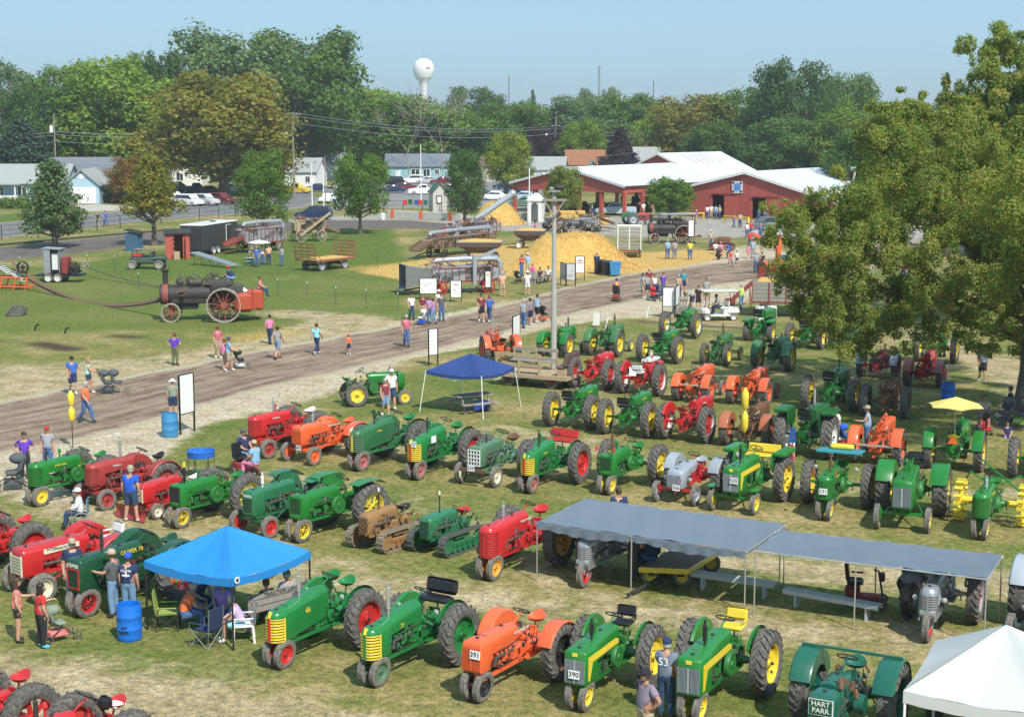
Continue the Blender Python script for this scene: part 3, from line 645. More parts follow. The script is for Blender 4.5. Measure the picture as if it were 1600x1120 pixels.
def fender_mesh(kind,rr,w,sd):
 b=MB();R1=rr*1.07;yi=-w*.62;yo=w*.52
 if kind=='clam':
  a0,a1=R(22),R(168);pr=[(rr*.62,yi),(R1*.97,yi),(R1,yi+.04),(R1*1.01,yo-.03),(R1*.97,yo)]
  b.lathe(pr,14,a0=a0,a1=a1);b.lathe([(p[0]-.012,p[1]+.006)for p in pr][::-1],14,a0=a0,a1=a1)
 elif kind=='shell':
  pr=[(rr*.55,yi),(R1*.99,yi),(R1*1.02,yi+.07)]
  b.lathe(pr,14,a0=R(35),a1=R(150));b.lathe([(p[0]-.01,p[1]+.008)for p in pr][::-1],14,a0=R(35),a1=R(150))
 elif kind=='flat':
  P_=[(-.55,.02),(-.3,.17),(.0,.19),(.35,.19),(.7,.14)]
  b.loft([[(x,yi-.02,rr*2-.73*rr+z+.05+rr*.72-.55),(x,yo+.02,rr*2-.73*rr+z+.05+rr*.72-.55)]for x,z in P_],caps=False,closed=False,smooth=False)
  b.loft([[(x,yi-.02,rr*2-.73*rr+z+.036+rr*.72-.55),(x,yo+.02,rr*2-.73*rr+z+.036+rr*.72-.55)]for x,z in P_][::-1],caps=False,closed=False,smooth=False)
  b.v=[(p[0],p[1],p[2]-rr*.62+.13)for p in b.v]
  b.prism([(-.5,rr*.4),(-.3,rr*1.12),(.35,rr*1.14),(.55,rr*.9),(.2,rr*.35)],yi-.01,yi+.006)
 elif kind=='boxy':
  b.bbox((.0,.02,rr*1.16),(1.15,w*1.25,.16),.05);b.prism([(-.56,rr*.6),(-.57,rr*1.2),(.57,rr*1.2),(.7,rr*.75),(.4,rr*.3)],yi-.01,yi+.03)
 if sd>0:return b
 b.v=[(p[0],-p[1],p[2])for p in b.v];b.f=[f[::-1]for f in b.f];return b
def lamp_mesh():
 b=MB();b.lathe([(.002,-.09),(.05,-.08),(.085,-.02),(.09,.02)],14,axis='x');b.lathe([(.09,.02),(.078,.03),(.002,.038)],14,axis='x',mi=1);b.cyl((-.03,0,-.16),(-.03,0,-.06),.012,n=5);return b
def plate_mesh(w=.27,h=.19):
 b=MB();b.box((0,0,0),(.012,w,h));return b
TGROUP='antique tractors parked in rows on the show field'
def tractor(label,st,at,xy,head,body,wheel=None,fwheel=None,front='twin',rim_='disc',lip=None,seat=('pan',None),fender=None,fcol=None,grille=None,gstrip=None,exhaust=(1.55,.62),exc=None,intake=True,stripe=None,num=None,numpos=None,lamps=0,name_txt=None,sc=1.0,rr=.74,rw=.33,fr=.36,fw=.16,tr=.86,dual=False,steer=True,wfr=None,extra=None,loc=None,hcol=None):
 s=STY[st];wb=s['wb'];wheel=wheel or body;fwheel=fwheel or wheel;lip=lip or wheel
 rz=math.atan2(head[1],head[0]);cs,sn=math.cos(rz),math.sin(rz)
 g=G(*xy)if loc is None else Vector(loc)
 off={'f':(wb,0),'r':(0,0),'rr':(0,-tr),'rl':(0,tr),'fr':(wb,-.70),'fl':(wb,.70)}[at]
 L=(g.x-sc*(off[0]*cs-off[1]*sn),g.y-sc*(off[0]*sn+off[1]*cs),0)
 t=thing('tractor',label,'tractor',L,rz,sc,TGROUP)
 low=st in('utility','grey_low')
 ob('chassis',cached(('ch',front,wb,tr,rr,fr,low),lambda:chassis_mesh(front,wb,tr,rr,fr,low,s['eng']),'chassis',2),[body,IRON],t)
 sd=rnd.choice((1,2,3));e='jd' if s['eng']=='jd' else 'in'
 eo=ob('engine',cached(('en',e,sd),lambda:engine_mesh(e,sd)[0],'engine',3),[grimy(body),GREASE,STEEL],t);ef=ob('engine_fittings',cached(('ef',e,sd),lambda:engine_mesh(e,sd)[1],'engine_fittings',3),[grimy(body),GREASE,STEEL],t);ef['kind']='stuff'
 if st=='oliver_shut':eo.scale=ef.scale=(1,.72,1)
 if low:eo.location.z=ef.location.z=-.18
 elif rr<.7:eo.location.z=ef.location.z=-.06
 dz=0.0
 ob('hood',cached(('hd',st),lambda:hood_mesh(st),'hood',2),[hcol or body,IRON],t)
 ob('grille',cached(('gr',st),lambda:grille_mesh(st),'grille',3),[grille or body,DARKIN,gstrip or grille or body],t)
 top=s['hood'][0][3];zs=max(rr*1.55,top-.22)if not low else 1.02
 if steer:
  so_=ob('steering_wheel',cached('steer',steer_mesh,'steering_wheel',2),[BLACK,IRON],t,(.28,0,top+.16),(0,-.55,0))
  ob('steering_column',cached(('col',st),lambda:MB().tube([(.75,0,top-.1),(.28,0,top+.15)],.02,6),'steering_column',1),[body],t)
 sk,scol=seat;scol=scol or body
 sx=-.38 if sk=='pan' else-.3
 so2=ob('seat',cached(('seat',sk),lambda:seat_mesh(sk),'seat',1),[scol],t,(sx,0,zs))
 ob('seat_post',cached(('sp',round(zs,2),rr),lambda:MB().tube([(-.05,0,rr+.2),(-.3,0,rr+.32),(-.36,0,zs-.03)],[.03,.025,.02],6).box((-.2,0,(rr+zs)/2+.05),(.04,.3,.2)),'seat_post',1),[body],t)
 if exhaust:
  ex,eh=exhaust;zt=top-.05
  b=cached(('ex',st,eh,ex),lambda:MB().tube([(ex,.06,zt-.2),(ex,.06,zt+.12),(ex,.06,zt+.14),(ex,.06,zt+eh-.12),(ex,.06,zt+eh-.1),(ex,.06,zt+eh)],[.025,.025,.05,.05,.026,.026],10),'exhaust_pipe',1)
  ob('exhaust_pipe',b,[exc or IRON],t)
 if intake:
  b=cached(('in',st),lambda:MB().tube([(1.25,-.07,top-.2),(1.25,-.07,top+.2),(1.25,-.07,top+.21),(1.25,-.07,top+.25),(1.25,-.07,top+.32)],[.03,.03,.065,.065,.03],10),'air_intake',1)
  ob('air_intake',b,[body],t)
 add_wheel(t,'rear_wheel',rr,rw,rim_,(0,tr,rr),1,[wheel,lip,IRON]);add_wheel(t,'rear_wheel',rr,rw,rim_,(0,-tr,rr),-1,[wheel,lip,IRON])
 fk='disc' if rim_!='spoke' or front!='twin' else 'spoke'
 fm=[fwheel,fwheel,IRON]
 if front=='twin':
  for q in(-1,1):add_wheel(t,'front_wheel',fr,fw,fk,(wb,q*.165,fr),q,fm,True,tilt=-q*.10)
 elif front=='single':add_wheel(t,'front_wheel',fr*1.08,fw*1.15,fk,(wb,0,fr*1.08),1,fm,True)
 else:
  for q in(-1,1):add_wheel(t,'front_wheel',fr,fw,fk,(wb,q*.70,fr),q,fm,True,tilt=-q*.03)
 if fender:
  for q in(-1,1):
   yy=q*(tr-.02);kk=('fe',fender,rr,rw,q)
   ob('fender',cached(kk,lambda:fender_mesh(fender,rr,rw,q),'fender',1),[fcol or body],t,(0,yy,rr if fender!='flat' else rr))
 xr,xf,hw,z0,z1,r_,k_,c_=s['nose']
 if stripe:
  b=MB()
  for q in(-1,1):
   zt=s['hood'][0][3]
   pts=[(xf-.1,z0+.1),(xf-.1,z1-.16),(.85,zt-.2),(.7,zt-.27),(.7,zt-.36),(2.2,z1-.32),(2.36,z0+.1)]
   b.prism(pts,q*(hw+.004),q*(hw+.012))
  ob('side_stripe',cached(('st',st),lambda:b,'side_stripe',1),[stripe],t)
  ob('medallion',cached(('md',st),lambda:MB().bbox((xf+.0,0,z1-.1),(.03,.13,.09),.01),'medallion',1),[stripe],t)
 if num:
  nx,ny,nz_=numpos or(xf+.035,0,z0+.18)
  po=ob('number_card',cached('plate',plate_mesh,'card',1),[PLATE],t,(nx,ny,nz_),(0,-.08,0))
  ob('number',text_mesh(num,.17,.002),[INK],po,(.010,0,0),(math.pi/2,0,math.pi/2))
 if lamps:
  for q in(-1,1):
   lx,ly,lz=(.5,q*(tr-.32),rr*1.85)if lamps==1 else(xf-.35,q*(hw+.14),z1-.35)
   ob('headlight',cached('lamp',lamp_mesh,'headlight',2),[body,GLASSY],t,(lx,ly,lz),sc=.78)
 if name_txt:
  tx,pos,size,tm=name_txt
  if pos=='side':
   for q in(-1,1):
    ob('lettering',text_mesh(tx,size,.003),[tm],t,(1.45,q*(s['hood'][-2][1]+.012),s['hood'][-2][3]-.24),(math.pi/2,0.05*q,0 if q<0 else math.pi))
  else:ob('lettering',text_mesh(tx,size,.003),[tm],t,(xf+.01,0,z1-.17),(math.pi/2,0,math.pi/2))
 bl={'jd_letter':'JOHN DEERE','jd_old':'JOHN DEERE','farmall':'FARMALL','massey':'MASSEY-HARRIS','allis':'ALLIS-CHALMERS','oliver_open':'OLIVER','oliver_shut':'OLIVER'}.get(st)
 if bl and not name_txt:
  h2=s['hood'][-2];cl=JDY if st[:2]in('jd','ol')else WHT
  for q in(-1,1):ob('lettering',text_mesh(bl,.085,.002),[cl],t,(h2[0]-.45,q*(h2[1]+.010),h2[3]-h2[4]-.04),(math.pi/2,0,0 if q<0 else math.pi))
 if extra:extra(t)
 return t
def crawler(label,xy,head,body,track,sc=1.0,seatc=None,seat_kind='pan'):
 """small track-laying tractor: two tracks of separate shoes, hood, seat"""
 rz=math.atan2(head[1],head[0]);g=G(*xy);t=thing('crawler_tractor',label,'crawler tractor',(g.x,g.y,0),rz,sc,'small crawler tractors')
 def track_mesh():
  b=MB();L,r=1.55,.3;n=34;per=2*L+2*math.pi*r
  for i in range(n):
   s_=per*i/n
   if s_<L:x,z,a=-L/2+s_,0,0
   elif s_<L+math.pi*r:q=(s_-L)/r;x,z,a=L/2+r*math.sin(q),r-r*math.cos(q),-q
   elif s_<2*L+math.pi*r:x,z,a=L/2-(s_-L-math.pi*r),2*r,math.pi
   else:q=(s_-2*L-math.pi*r)/r;x,z,a=-L/2-r*math.sin(q),r+r*math.cos(q),math.pi-q
   M0=rotm(0,a,0);b.box((x,0,z+.03),(per/n*.86,.28,.03),M0);b.box(Vector((x,0,z+.03))+M0@Vector((0,0,-.025)),(.025,.28,.03),M0)
  return b
 def guts():
  b=MB();
  for x in(-.77,.77):b.lathe([(.02,.05),(.24,.05),(.27,.0),(.24,-.05),(.02,-.05)],16,(x,0,.33))
  for i in range(5):b.cyl((-.5+i*.25,-.06,.16),(-.5+i*.25,.06,.16),.1,n=10)
  b.bbox((0,0,.32),(1.3,.1,.16),.03);b.bbox((.1,0,.5),(.7,.12,.1),.03);return b
 for q in(-1,1):
  o=ob('track',cached('trackm',track_mesh,'track',1),[track],t,(0,q*.62,0));ob('track_frame',cached('trackg',guts,'track_frame',1),[body],o)
 b=MB();b.bbox((-.35,0,.6),(1.0,.42,.4),.05);b.box((0,0,.42),(.2,1.1,.1));b.bbox((.95,0,.62),(.3,.44,.2),.03)
 for q in(-1,1):b.box((.4,q*.2,.52),(1.3,.06,.12))
 for i in range(4):b.tube([(-.3,-.2+i*.13,.75),(-.22,-.2+i*.13,1.15)],.012,5)
 ob('chassis',b,[body],t)
 ob('engine',cached(('en','in',2),lambda:engine_mesh('in',2)[0],'engine',3),[grimy(body),GREASE,STEEL],t,(-.95,0,-.18));ob('engine_fittings',cached(('ef','in',2),lambda:engine_mesh('in',2)[1],'engine',3),[grimy(body),GREASE,STEEL],t,(-.95,0,-.18))['kind']='stuff'
 h=MB();h.loft([sect(*q)for q in((-.25,.18,.92,1.2,.12),(.2,.2,.88,1.22,.12),(.9,.22,.84,1.18,.12))]);nose(h,.6,1.12,.23,.52,1.18,.14,.75,.08)
 ob('hood',h,[body,IRON],t)
 gm=MB()
 for i in range(9):gm.box((1.13,0,.58+i*.055),(.02,.3,.02),mi=0)
 gm.box((1.115,0,.8),(.02,.32,.5),mi=1);ob('grille',gm,[body,DARKIN],t)
 ob('seat',cached(('seat',seat_kind),lambda:seat_mesh(seat_kind),'seat',1),[seatc or body],t,(-.72,0,1.0),(0,-.25,0));ob('seat_post',MB().tube([(-.5,0,.7),(-.7,0,.97)],.03,6),[IRON],t)
 ob('exhaust_pipe',MB().tube([(.45,.05,1.1),(.45,.05,1.75)],.022,8),[IRON],t);ob('pipe_cap',MB().tube([(.45,.05,1.75),(.45,.05,1.86)],.03,8),[PLATE],t)
 ob('steering_lever',MB().tube([(-.15,0,1.1),(-.3,0,1.28),(-.3,.12,1.28),(-.3,-.12,1.28)],.012,5),[IRON],t)
 return t
H1=(-.53,-.85);H2=(-.60,-.80)
YS=('pan',JDY)
T=tractor
T('red tractor at the lower left corner, its pan seat and dusty tyre showing','farmall','r',(12,1160),H2,RED,RED,rim_='cast',seat=('pan',RED))
T('red tractor cut off by the lower edge, thin black steering wheel beside its seat','farmall','r',(160,1205),H2,RED,RED,seat=('pan',RED),extra=lambda t:(ob('seat_cushion',MB().bbox((0,0,0),(.3,.36,.05),.02),[WHT],t,(-.38,0,1.30)),ob('bag',MB().bbox((.1,.3,1.55),(.25,.3,.28),.08),[BLS],t),ob('handle',MB().tube([(.1,.3,1.3),(.3,.1,1.75),(.45,-.1,1.8)],.025,6),[BLACK],t)))
T('green tractor with louvered hood, yellow grille, red rear wheels and two green pan seats','oliver_shut','f',(437,1042),H1,OLG,RED,seat=('pan',OLG),fender='shell',grille=JDY,gstrip=RED,exc=CHROME,intake=False,lamps=1,num=None,name_txt=('66','side',.18,JDY),extra=lambda t:(ob('buddy_seat',cached(('seat','pan'),None),[OLG],t,(-.42,-.52,1.45)),ob('seat_bracket',MB().tube([(-.4,-.52,1.4),(-.35,-.3,1.1),(-.1,-.2,.95)],.02,6),[OLG],t)))
T('green tractor with green rear rims, yellow grille and black padded bench seat','oliver_open','f',(585,1070),H1,OLG,OLG,fwheel=SAGE,seat=('bench',BLS),fender='shell',grille=JDY,gstrip=OLG,exhaust=(1.75,.75),exc=CHROME,intake=False,lamps=1,rw=.36,name_txt=('77','side',.14,JDY))
T('bright orange tractor numbered 391 with orange clamshell fenders and orange pan seat','allis','f',(745,1094),H1,ORG,BLACK,fwheel=BLACK,lip=RUST,seat=('pan',ORG),fender='clam',exhaust=None,intake=False,num='391',numpos=(2.455,.12,1.16),rr=.68)
T('green and yellow tractor numbered 390 with yellow side stripe and black seat','jd_number','f',(906,1108),(-.45,-.89),JDG,JDY,seat=('cushion',BLS),fender='shell',grille=GRY,exhaust=(1.75,.55),exc=BLACK,stripe=JDY,num='390',numpos=(2.6,0,.95),lamps=0,sc=.96)
T('large green tractor with yellow stripe and yellow seat beside the man in the 53 shirt','jd_number','f',(1082,1128),(-.45,-.89),JDG,JDY,seat=('cushion',JDY),fender='shell',grille=GRY,exhaust=(1.75,.6),exc=BLACK,stripe=JDY,sc=1.03,rw=.38)
def hp(t):
 ob('roof_bar',MB().box((-.05,0,1.61),(.05,2.1,.05)),[TEAL],t)
 ob('side_pulley',MB().lathe([(.002,.1),(.2,.1),(.2,-.1),(.002,-.1)],18,(.85,.45,.85)),[TEAL],t)
 ob('radiator_panel',MB().box((2.112,0,.76),(.02,.44,.3)),[RUST],t);ob('panel_outline',MB().bbox((2.104,0,1.12),(.016,.50,.34),.05),[WHT],t)
 ob('name_panel',MB().bbox((2.108,0,1.12),(.016,.46,.30),.05),[OLD],t)
 ob('lettering',text_mesh('HART',.145,.003),[WHT],t,(2.122,0,1.19),(math.pi/2,0,math.pi/2));ob('lettering',text_mesh('PARR',.145,.003),[WHT],t,(2.122,0,1.055),(math.pi/2,0,math.pi/2))
 b=MB();r=random.Random(4)
 for i in range(26):
  x,y,z=r.uniform(.2,1.6),r.uniform(-.5,.5),r.uniform(.95,1.35)
  b.cyl((x,y,z),(x+r.uniform(-.1,.1),y+r.uniform(-.1,.1),z+r.uniform(.05,.2)),r.uniform(.02,.07),n=7,mi=i%2)
 ob('valve_gear',b,[GREASE,RUST],t)['kind']='stuff'
T('old teal tractor lettered HART PARR with wide rear fenders and exposed engine works','cross','r',(1326,1134),(-.46,-.888),TEAL,TEAL,fwheel=TEAL,front='wide',rim_='cast',seat=('pan',TEAL),fender='clam',exhaust=None,intake=False,rr=.76,rw=.40,tr=.9,extra=hp,sc=1.04)
T('faded orange tractor mostly hidden beneath the white canopy tent','allis','f',(1520,1190),(-.3,-.95),ORD,ORD,seat=('pan',ORD),exhaust=None,front='wide')
T('red tractor at the left edge behind the long low red tractor','farmall','rl',(52,893),H2,RED,RED,seat=('pan',RED),rr=.74)
def intl(t):
 for q in(-1,1):
  ob('name_panel',MB().box((1.25,q*.29,1.14),(.95,.012,.13),rotm(0,.05,0)),[CRM],t);ob('lettering',text_mesh('INTERNATIONAL',.105,.003),[INK],t,(1.25,q*.30,1.14),(math.pi/2,.05*q,0 if q<0 else math.pi))
T('low red tractor with cream grille, cream wheel rims and white cushioned seat','utility','fl',(68,941),(-.72,-.69),RED,RED,fwheel=CRM,front='wide',seat=('cushion',WHT),grille=CRM,exhaust=None,intake=False,fender='clam',rr=.66,fr=.36,fw=.2,extra=intl,sc=1.12)
T('dark green tractor lettered OLIVER with big round fenders and red spoked wheels','oliver_old','f',(131,962),(-.62,-.785),OLD,RED,rim_='spoke',seat=('pan',OLD),fender='clam',exhaust=(1.7,.6),intake=False,name_txt=('OLIVER','front',.13,WHT),sc=1.1,gstrip=RED,extra=lambda t:ob('lettering',text_mesh('OLIVER 70',.15,.004),[JDY],t,(.95,.24,1.36),(math.pi/2,0,math.pi)))
T('green tractor with yellow wheels beside the woman in purple at the left edge','jd_letter','f',(60,790),H2,JDG,JDY,seat=('pan',JDG),exhaust=(1.9,.5),grille=JDG)
T('dull red tractor with black seat, chrome-topped exhaust pipe and silver-lipped rear wheel','farmall','fl',(167,797),(-.66,-.75),RED2,RED2,lip=GRY,front='wide',seat=('pan',BLACK),fender='clam',exhaust=(1.2,.8),exc=CHROME,intake=False,rr=.66)
def blade(t):
 b=MB()
 b.loft([[(2.75-.10*math.sin(k/5*math.pi),-.85,.05+k*.1),(2.75-.10*math.sin(k/5*math.pi),.85,.05+k*.1)]for k in range(6)],caps=False,closed=False)
 b.loft([[(2.72-.10*math.sin(k/5*math.pi),.85,.05+k*.1),(2.72-.10*math.sin(k/5*math.pi),-.85,.05+k*.1)]for k in range(6)],caps=False,closed=False)
 ob('dozer_blade',b,[RED2],t)
 for q in(-1,1):ob('push_arm',MB().tube([(.8,q*.35,.45),(2.66,q*.35,.3)],.035,6),[RED2],t)
T('small red tractor with cream grille and white seat carrying a red dozer blade','utility','fl',(246,811),(-.62,-.78),RED,WHT,fwheel=CRM,front='wide',seat=('pan',WHT),grille=CRM,exhaust=None,intake=False,rr=.55,rw=.24,tr=.6,fr=.3,sc=.88,extra=blade,num='530',numpos=(2.36,0,1.0))
T('green tractor with yellow spoked wheels, yellow-capped exhaust and flat dark radiator','jd_old','f',(279,824),H2,JDG,JDY,rim_='spoke',seat=('pan',JDG),exhaust=(1.95,.65),exc=BLACK,grille=IRON,extra=lambda t:(ob('exhaust_cap',MB().cyl((1.95,.06,1.93),(1.95,.06,2.1),.04,n=8),[JDY],t),ob('card',MB().box((2.2,-.3,1.15),(.2,.01,.16),rotm(0,.3,0)),[PLATE],t)))
T('dark green tractor lettered OLIVER with white exhaust pipe and red-hubbed front wheels','oliver_old','fl',(422,841),H2,OLT,RED,lip=GRY,fwheel=RED,front='wide',seat=('pan',OLT),fender='flat',exhaust=(1.9,.5),exc=WHT,name_txt=('OLIVER','front',.12,WHT),gstrip=OLT,sc=1.0)
T('green tractor with yellow spoked rear wheels and flat green fenders next to the crawlers','jd_old','f',(467,846),H2,JDG,JDY,rim_='spoke',seat=('pan',JDG),fender='flat',exhaust=(1.95,.3),sc=1.05)
crawler('rusty orange crawler tractor with scuffed tin seat',(606,850),H2,RUSTY,mat('track_rusty',(0.30,0.25,0.18),rough=0.8,metal=0.2,var=0.4,dirt=0.4),seatc=IRON,sc=1.0)
crawler('dark green crawler tractor with bright red pan seat',(700,856),H2,OLT,mat('track_iron',(0.16,0.16,0.15),rough=0.6,metal=0.4,var=0.4,dirt=0.3),seatc=RED,sc=1.0)
T('tall red tractor with rounded louvered nose and amber yellow wheels by the grey canopy pole','massey','f',(765,905),H1,RED,MHY,rw=.36,seat=('pan',RED),exhaust=(1.7,.55),exc=CHROME,intake=False,sc=1.04,gstrip=MHY)
T('silver three-wheeled tractor with red front wheel under the left end of the grey canopy','silver_trike','f',(912,917),(-.48,-.877),SIL,IRON,fwheel=RED,front='single',seat=('pan',SIL),exhaust=None,intake=False,grille=SIL,gstrip=RED,sc=.95)
T('silver tractor with rounded nose and single front wheel at the right end of the canopy','silver_trike','f',(1448,1002),(-.42,-.907),SIL,RED,lip=GRY,fwheel=RED,front='single',seat=('pan',SIL),exhaust=None,fender='shell',intake=False,lamps=2,grille=SIL,sc=.98)
T('grey tractor with round headlights at the right edge past the canopy','grey_low','fr',(1578,1008),(-.48,-.877),mat('slate_enamel',(0.10,0.12,0.14),rough=0.35,var=0.2,dirt=0.2),GRY,front='wide',seat=('pan',GRY),exhaust=None,intake=False,lamps=2,fender='clam',fcol=GRY,grille=GRY,sc=1.15)
T('bright red tractor with wide front axle, white seat and silver exhaust nearest the dirt track','farmall','fl',(420,716),(-.66,-.75),RED,RED2,front='wide',seat=('pan',WHT),exhaust=(1.45,.62),exc=CHROME,sc=1.05)
T('bright orange tractor with wide front axle and orange pan seat','allis','fl',(491,727),(-.62,-.78),ORG,ORG,front='wide',seat=('pan',ORG),fender='clam',exhaust=(1.6,.5),exc=CHROME,intake=False,num='547',numpos=(2.52,.2,.66),rr=.66)
T('faded green tractor with plain closed hood and yellow-framed grille','oliver_shut','f',(561,735),H2,paint('worn_green_enamel',(0.03,0.16,0.055),dirt=0.25,rough=0.45),PINKR,seat=('pan',OLG),fender='shell',grille=SAGE,gstrip=JDY,exhaust=(1.5,.45),sc=1.08)
T('glossy green tractor with yellow nose grille and red rear wheels carrying two paper signs','oliver_open','f',(650,749),(-.5,-.866),OLG,RED,fwheel=PINKR,seat=('pan',OLG),fender='shell',grille=JDY,gstrip=RED,exhaust=(1.6,.5),sc=1.05,num='527',numpos=(2.58,.1,1.3),extra=lambda t:ob('paper_sign',MB().box((1.5,.25,1.3),(.3,.01,.24)),[PLATE],t))
T('sage green tractor with white egg-crate grille and rusty front bumper','egg','fl',(775,761),(-.5,-.866),SAGE,CRM,fwheel=CRM,front='wide',seat=('pan',RUST),grille=WHT,exhaust=(1.5,.3),rr=.66,num='539',numpos=(2.42,0,.66),sc=1.05,extra=lambda t:ob('bumper',MB().box((2.36,0,.58),(.08,.95,.12)),[RUST],t))
T('green tractor with yellow grille, red rear wheels and long red bench seat','oliver_open','f',(826,770),(-.48,-.877),OLG,RED,fwheel=PINKR,seat=('long',RED),fender='shell',grille=JDY,gstrip=RED,exhaust=(1.6,.55),sc=1.0)
def flags(t):
 for q in(-1,1):
  f=ob('small_flag',MB().tube([(2.3,q*.2,1.3),(2.35,q*.4,1.75)],.008,4).box((2.34,q*.34,1.62),(.2,.006,.16),mi=1),[STEEL,REDF],t)
T('green tractor with bare engine, yellow rear wheels and small flags on its radiator','jd_old','f',(948,772),(-.48,-.877),JDG,JDY,seat=('pan',JDG),exhaust=(1.9,.8),exc=RUST,tr=.98,extra=flags)
T('grey hooded tractor with red engine and red front axle','grey_low','fl',(1086,790),(-.48,-.877),RED,GRY,hcol=GRY,lip=GRY,fwheel=GRY,front='wide',seat=('pan',GRY),fender='clam',fcol=GRY,exhaust=None,intake=False,grille=GRY,num='506',numpos=(2.1,.1,.6),lamps=2,rr=.64)
def jd535(t):
 for q in(-1,1):ob('twin_lamp',cached('lamp',lamp_mesh),[JDG,GLASSY],t,(.42,q*(.6),1.45));ob('front_wheel_cover',MB().bbox((2.25,q*.72,.80),(.5,.26,.05),.02),[JDG],t)
T('green tractor numbered 535 with yellow side stripe and yellow cushioned seats','jd_number','f',(1146,800),(-.48,-.877),JDG,JDY,front='wide',seat=('long',JDY),fender='boxy',grille=GRY,stripe=JDY,exhaust=(1.9,.62),exc=BLACK,num='535',numpos=(2.6,.12,1.1),sc=1.05,extra=jd535)
def bluetarp(t):
 ob('teal_canvas',MB().prism([(-.7,1.75),(.2,1.8),(.2,1.84),(-.7,1.8)],-.75,.75),[mat('teal_cloth',(0.03,0.25,0.3),rough=0.7)],t);ob('yellow_bag',MB().bbox((-.5,0,1.9),(.3,.8,.18),.06),[JDY],t)
T('green tractor numbered 531 with teal canvas over its seat and two small flags','jd_letter','f',(1288,812),(-.38,-.925),JDG,JDY,seat=('pan',JDG),exhaust=(1.75,.6),exc=RUST,tr=1.0,num='531',numpos=(2.6,0,1.02),extra=lambda t:(bluetarp(t),flags(t)),lamps=1)
T('heavy green tractor with tall vertical-pleat grille, green fenders and wide yellow-rimmed tyres','jd_number','fl',(1449,832),(-.36,-.93),JDG,JDY,front='wide',seat=('cushion',BLS),fender='clam',grille=GRY,exhaust=(1.5,.4),exc=JDG,sc=1.12,rw=.44,tr=.82)
def picker(t):
 for c in[c for c in t.children if c.name.startswith('rear_wheel')]:
  for k in list(c.children):bpy.data.objects.remove(k)
  bpy.data.objects.remove(c)
 for q in(-1,1):
  b=MB()
  for i in range(16):
   a=2*math.pi*i/16;b.box((math.cos(a)*.62,q*.98,.68+math.sin(a)*.62),(.12,.26,.10),rotm(0,-a,0));b.tube([(0,q*.98,.68),(math.cos(a)*.6,q*.98,.68+math.sin(a)*.6)],.02,4)
  b.cyl((0,q*1.12,.68),(0,q*.5,.68),.12,n=10);ob('lug_wheel',b,[JDY],t)
  ob('implement_arm',MB().tube([(-.4,q*.2,1.2),(-.6,q*.8,1.5),(-1.0,q*1.1,.9)],.03,6),[JDG],t)
 ob('long_beam',MB().tube([(-.8,-.5,1.9),(.4,.9,1.2)],.03,6),[JDG],t)
T('green tractor on yellow lugged steel wheels with a long implement beam over it','jd_letter','f',(1531,842),(-.42,-.907),JDG,JDY,seat=('pan',JDG),exhaust=(1.8,.5),exc=GRY,tr=.8,rr=.66,fwheel=JDY,extra=picker)
AW=(.42,.907);AW2=(.41,.912)
T('green tractor on yellow wheels facing away, left one of the rear-facing pair','jd_letter','r',(893,668),AW,JDG,JDY,seat=('cushion',BLS),exhaust=(1.7,.35),tr=.92)
T('green tractor with yellow wheels facing away, right one of the pair beside the red one','jd_letter','r',(979,680),AW2,JDG,JDY,seat=('cushion',BLS),exhaust=(1.7,.45),tr=.95)
T('red tractor facing away with white-lipped rear wheels, red fender and bent red drawbar','farmall','r',(1071,688),(.48,.877),RED,RED,lip=WHT,seat=('pan',RED),fender='shell',exhaust=(1.5,.6),tr=.9)
T('rusty brown and orange tractor with bare fenders facing away','allis','r',(1167,697),AW2,RUST,ORD,seat=('pan',ORD),fender='clam',fcol=ORD,exhaust=(1.6,.5),rr=.66,intake=False)
T('big dark green tractor with boxy fenders and white-rimmed rear wheels facing away','big_row','r',(1259,713),(.40,.916),GRN2,WHT,front='wide',seat=('cushion',BLS),fender='boxy',exhaust=(1.5,.75),exc=CHROME,rr=.84,rw=.44,tr=.9,intake=False)
T('orange tractor facing away with orange fenders and plank drawbar across the back','allis','r',(1369,724),(.40,.916),ORG,ORG,seat=('pan',ORG),fender='clam',exhaust=None,rr=.68,tr=.84,extra=lambda t:ob('rear_plank',MB().box((-.6,0,.8),(.2,1.5,.04)),[WOODG],t))
def umb(t):
 b=MB();n=6
 top=(-.1,0,2.75);rim_=[(-.1+1.05*math.cos(2*math.pi*i/n+.3),1.05*math.sin(2*math.pi*i/n+.3),2.42)for i in range(n)]
 for i in range(n):
  a,c=rim_[i],rim_[(i+1)%n];m=((a[0]+c[0])/2*.97+.0,(a[1]+c[1])/2*.97,2.45)
  b.add([top,a,m,c],[(0,1,2,3)]);b.add([(top[0],top[1],top[2]-.02)]+[(p[0],p[1],p[2]-.02)for p in(a,m,c)],[(3,2,1,0)])
 ob('umbrella_canopy',b,[mat('yellow_canvas',(0.72,0.58,0.16),rough=0.8)],t);ob('umbrella_pole',MB().tube([(-.1,0,1.0),(-.1,0,2.74)],.018,6),[CHROME],t)
 ob('slow_sign',MB().prism([(-.2,1.05),(.2,1.05),(0,1.4)],-.52,-.5,plane='yz'),[ORG],t)
T('green tractor facing away beneath its own yellow umbrella, orange triangle on the back','jd_letter','r',(1490,733),(.40,.916),JDG,JDY,seat=('pan',JDY),fender='clam',exhaust=None,tr=.92,extra=umb)
T('green tractor at the right edge of the picture behind the yellow lugged wheels','jd_letter','rl',(1583,745),(.40,.916),JDG,JDY,seat=('pan',JDG))
T('red tractor facing away between the bench wagon and the red and white one','farmall','r',(924,607),AW,RED,RED,lip=GRY,seat=('pan',RED),exhaust=None,tr=.9)
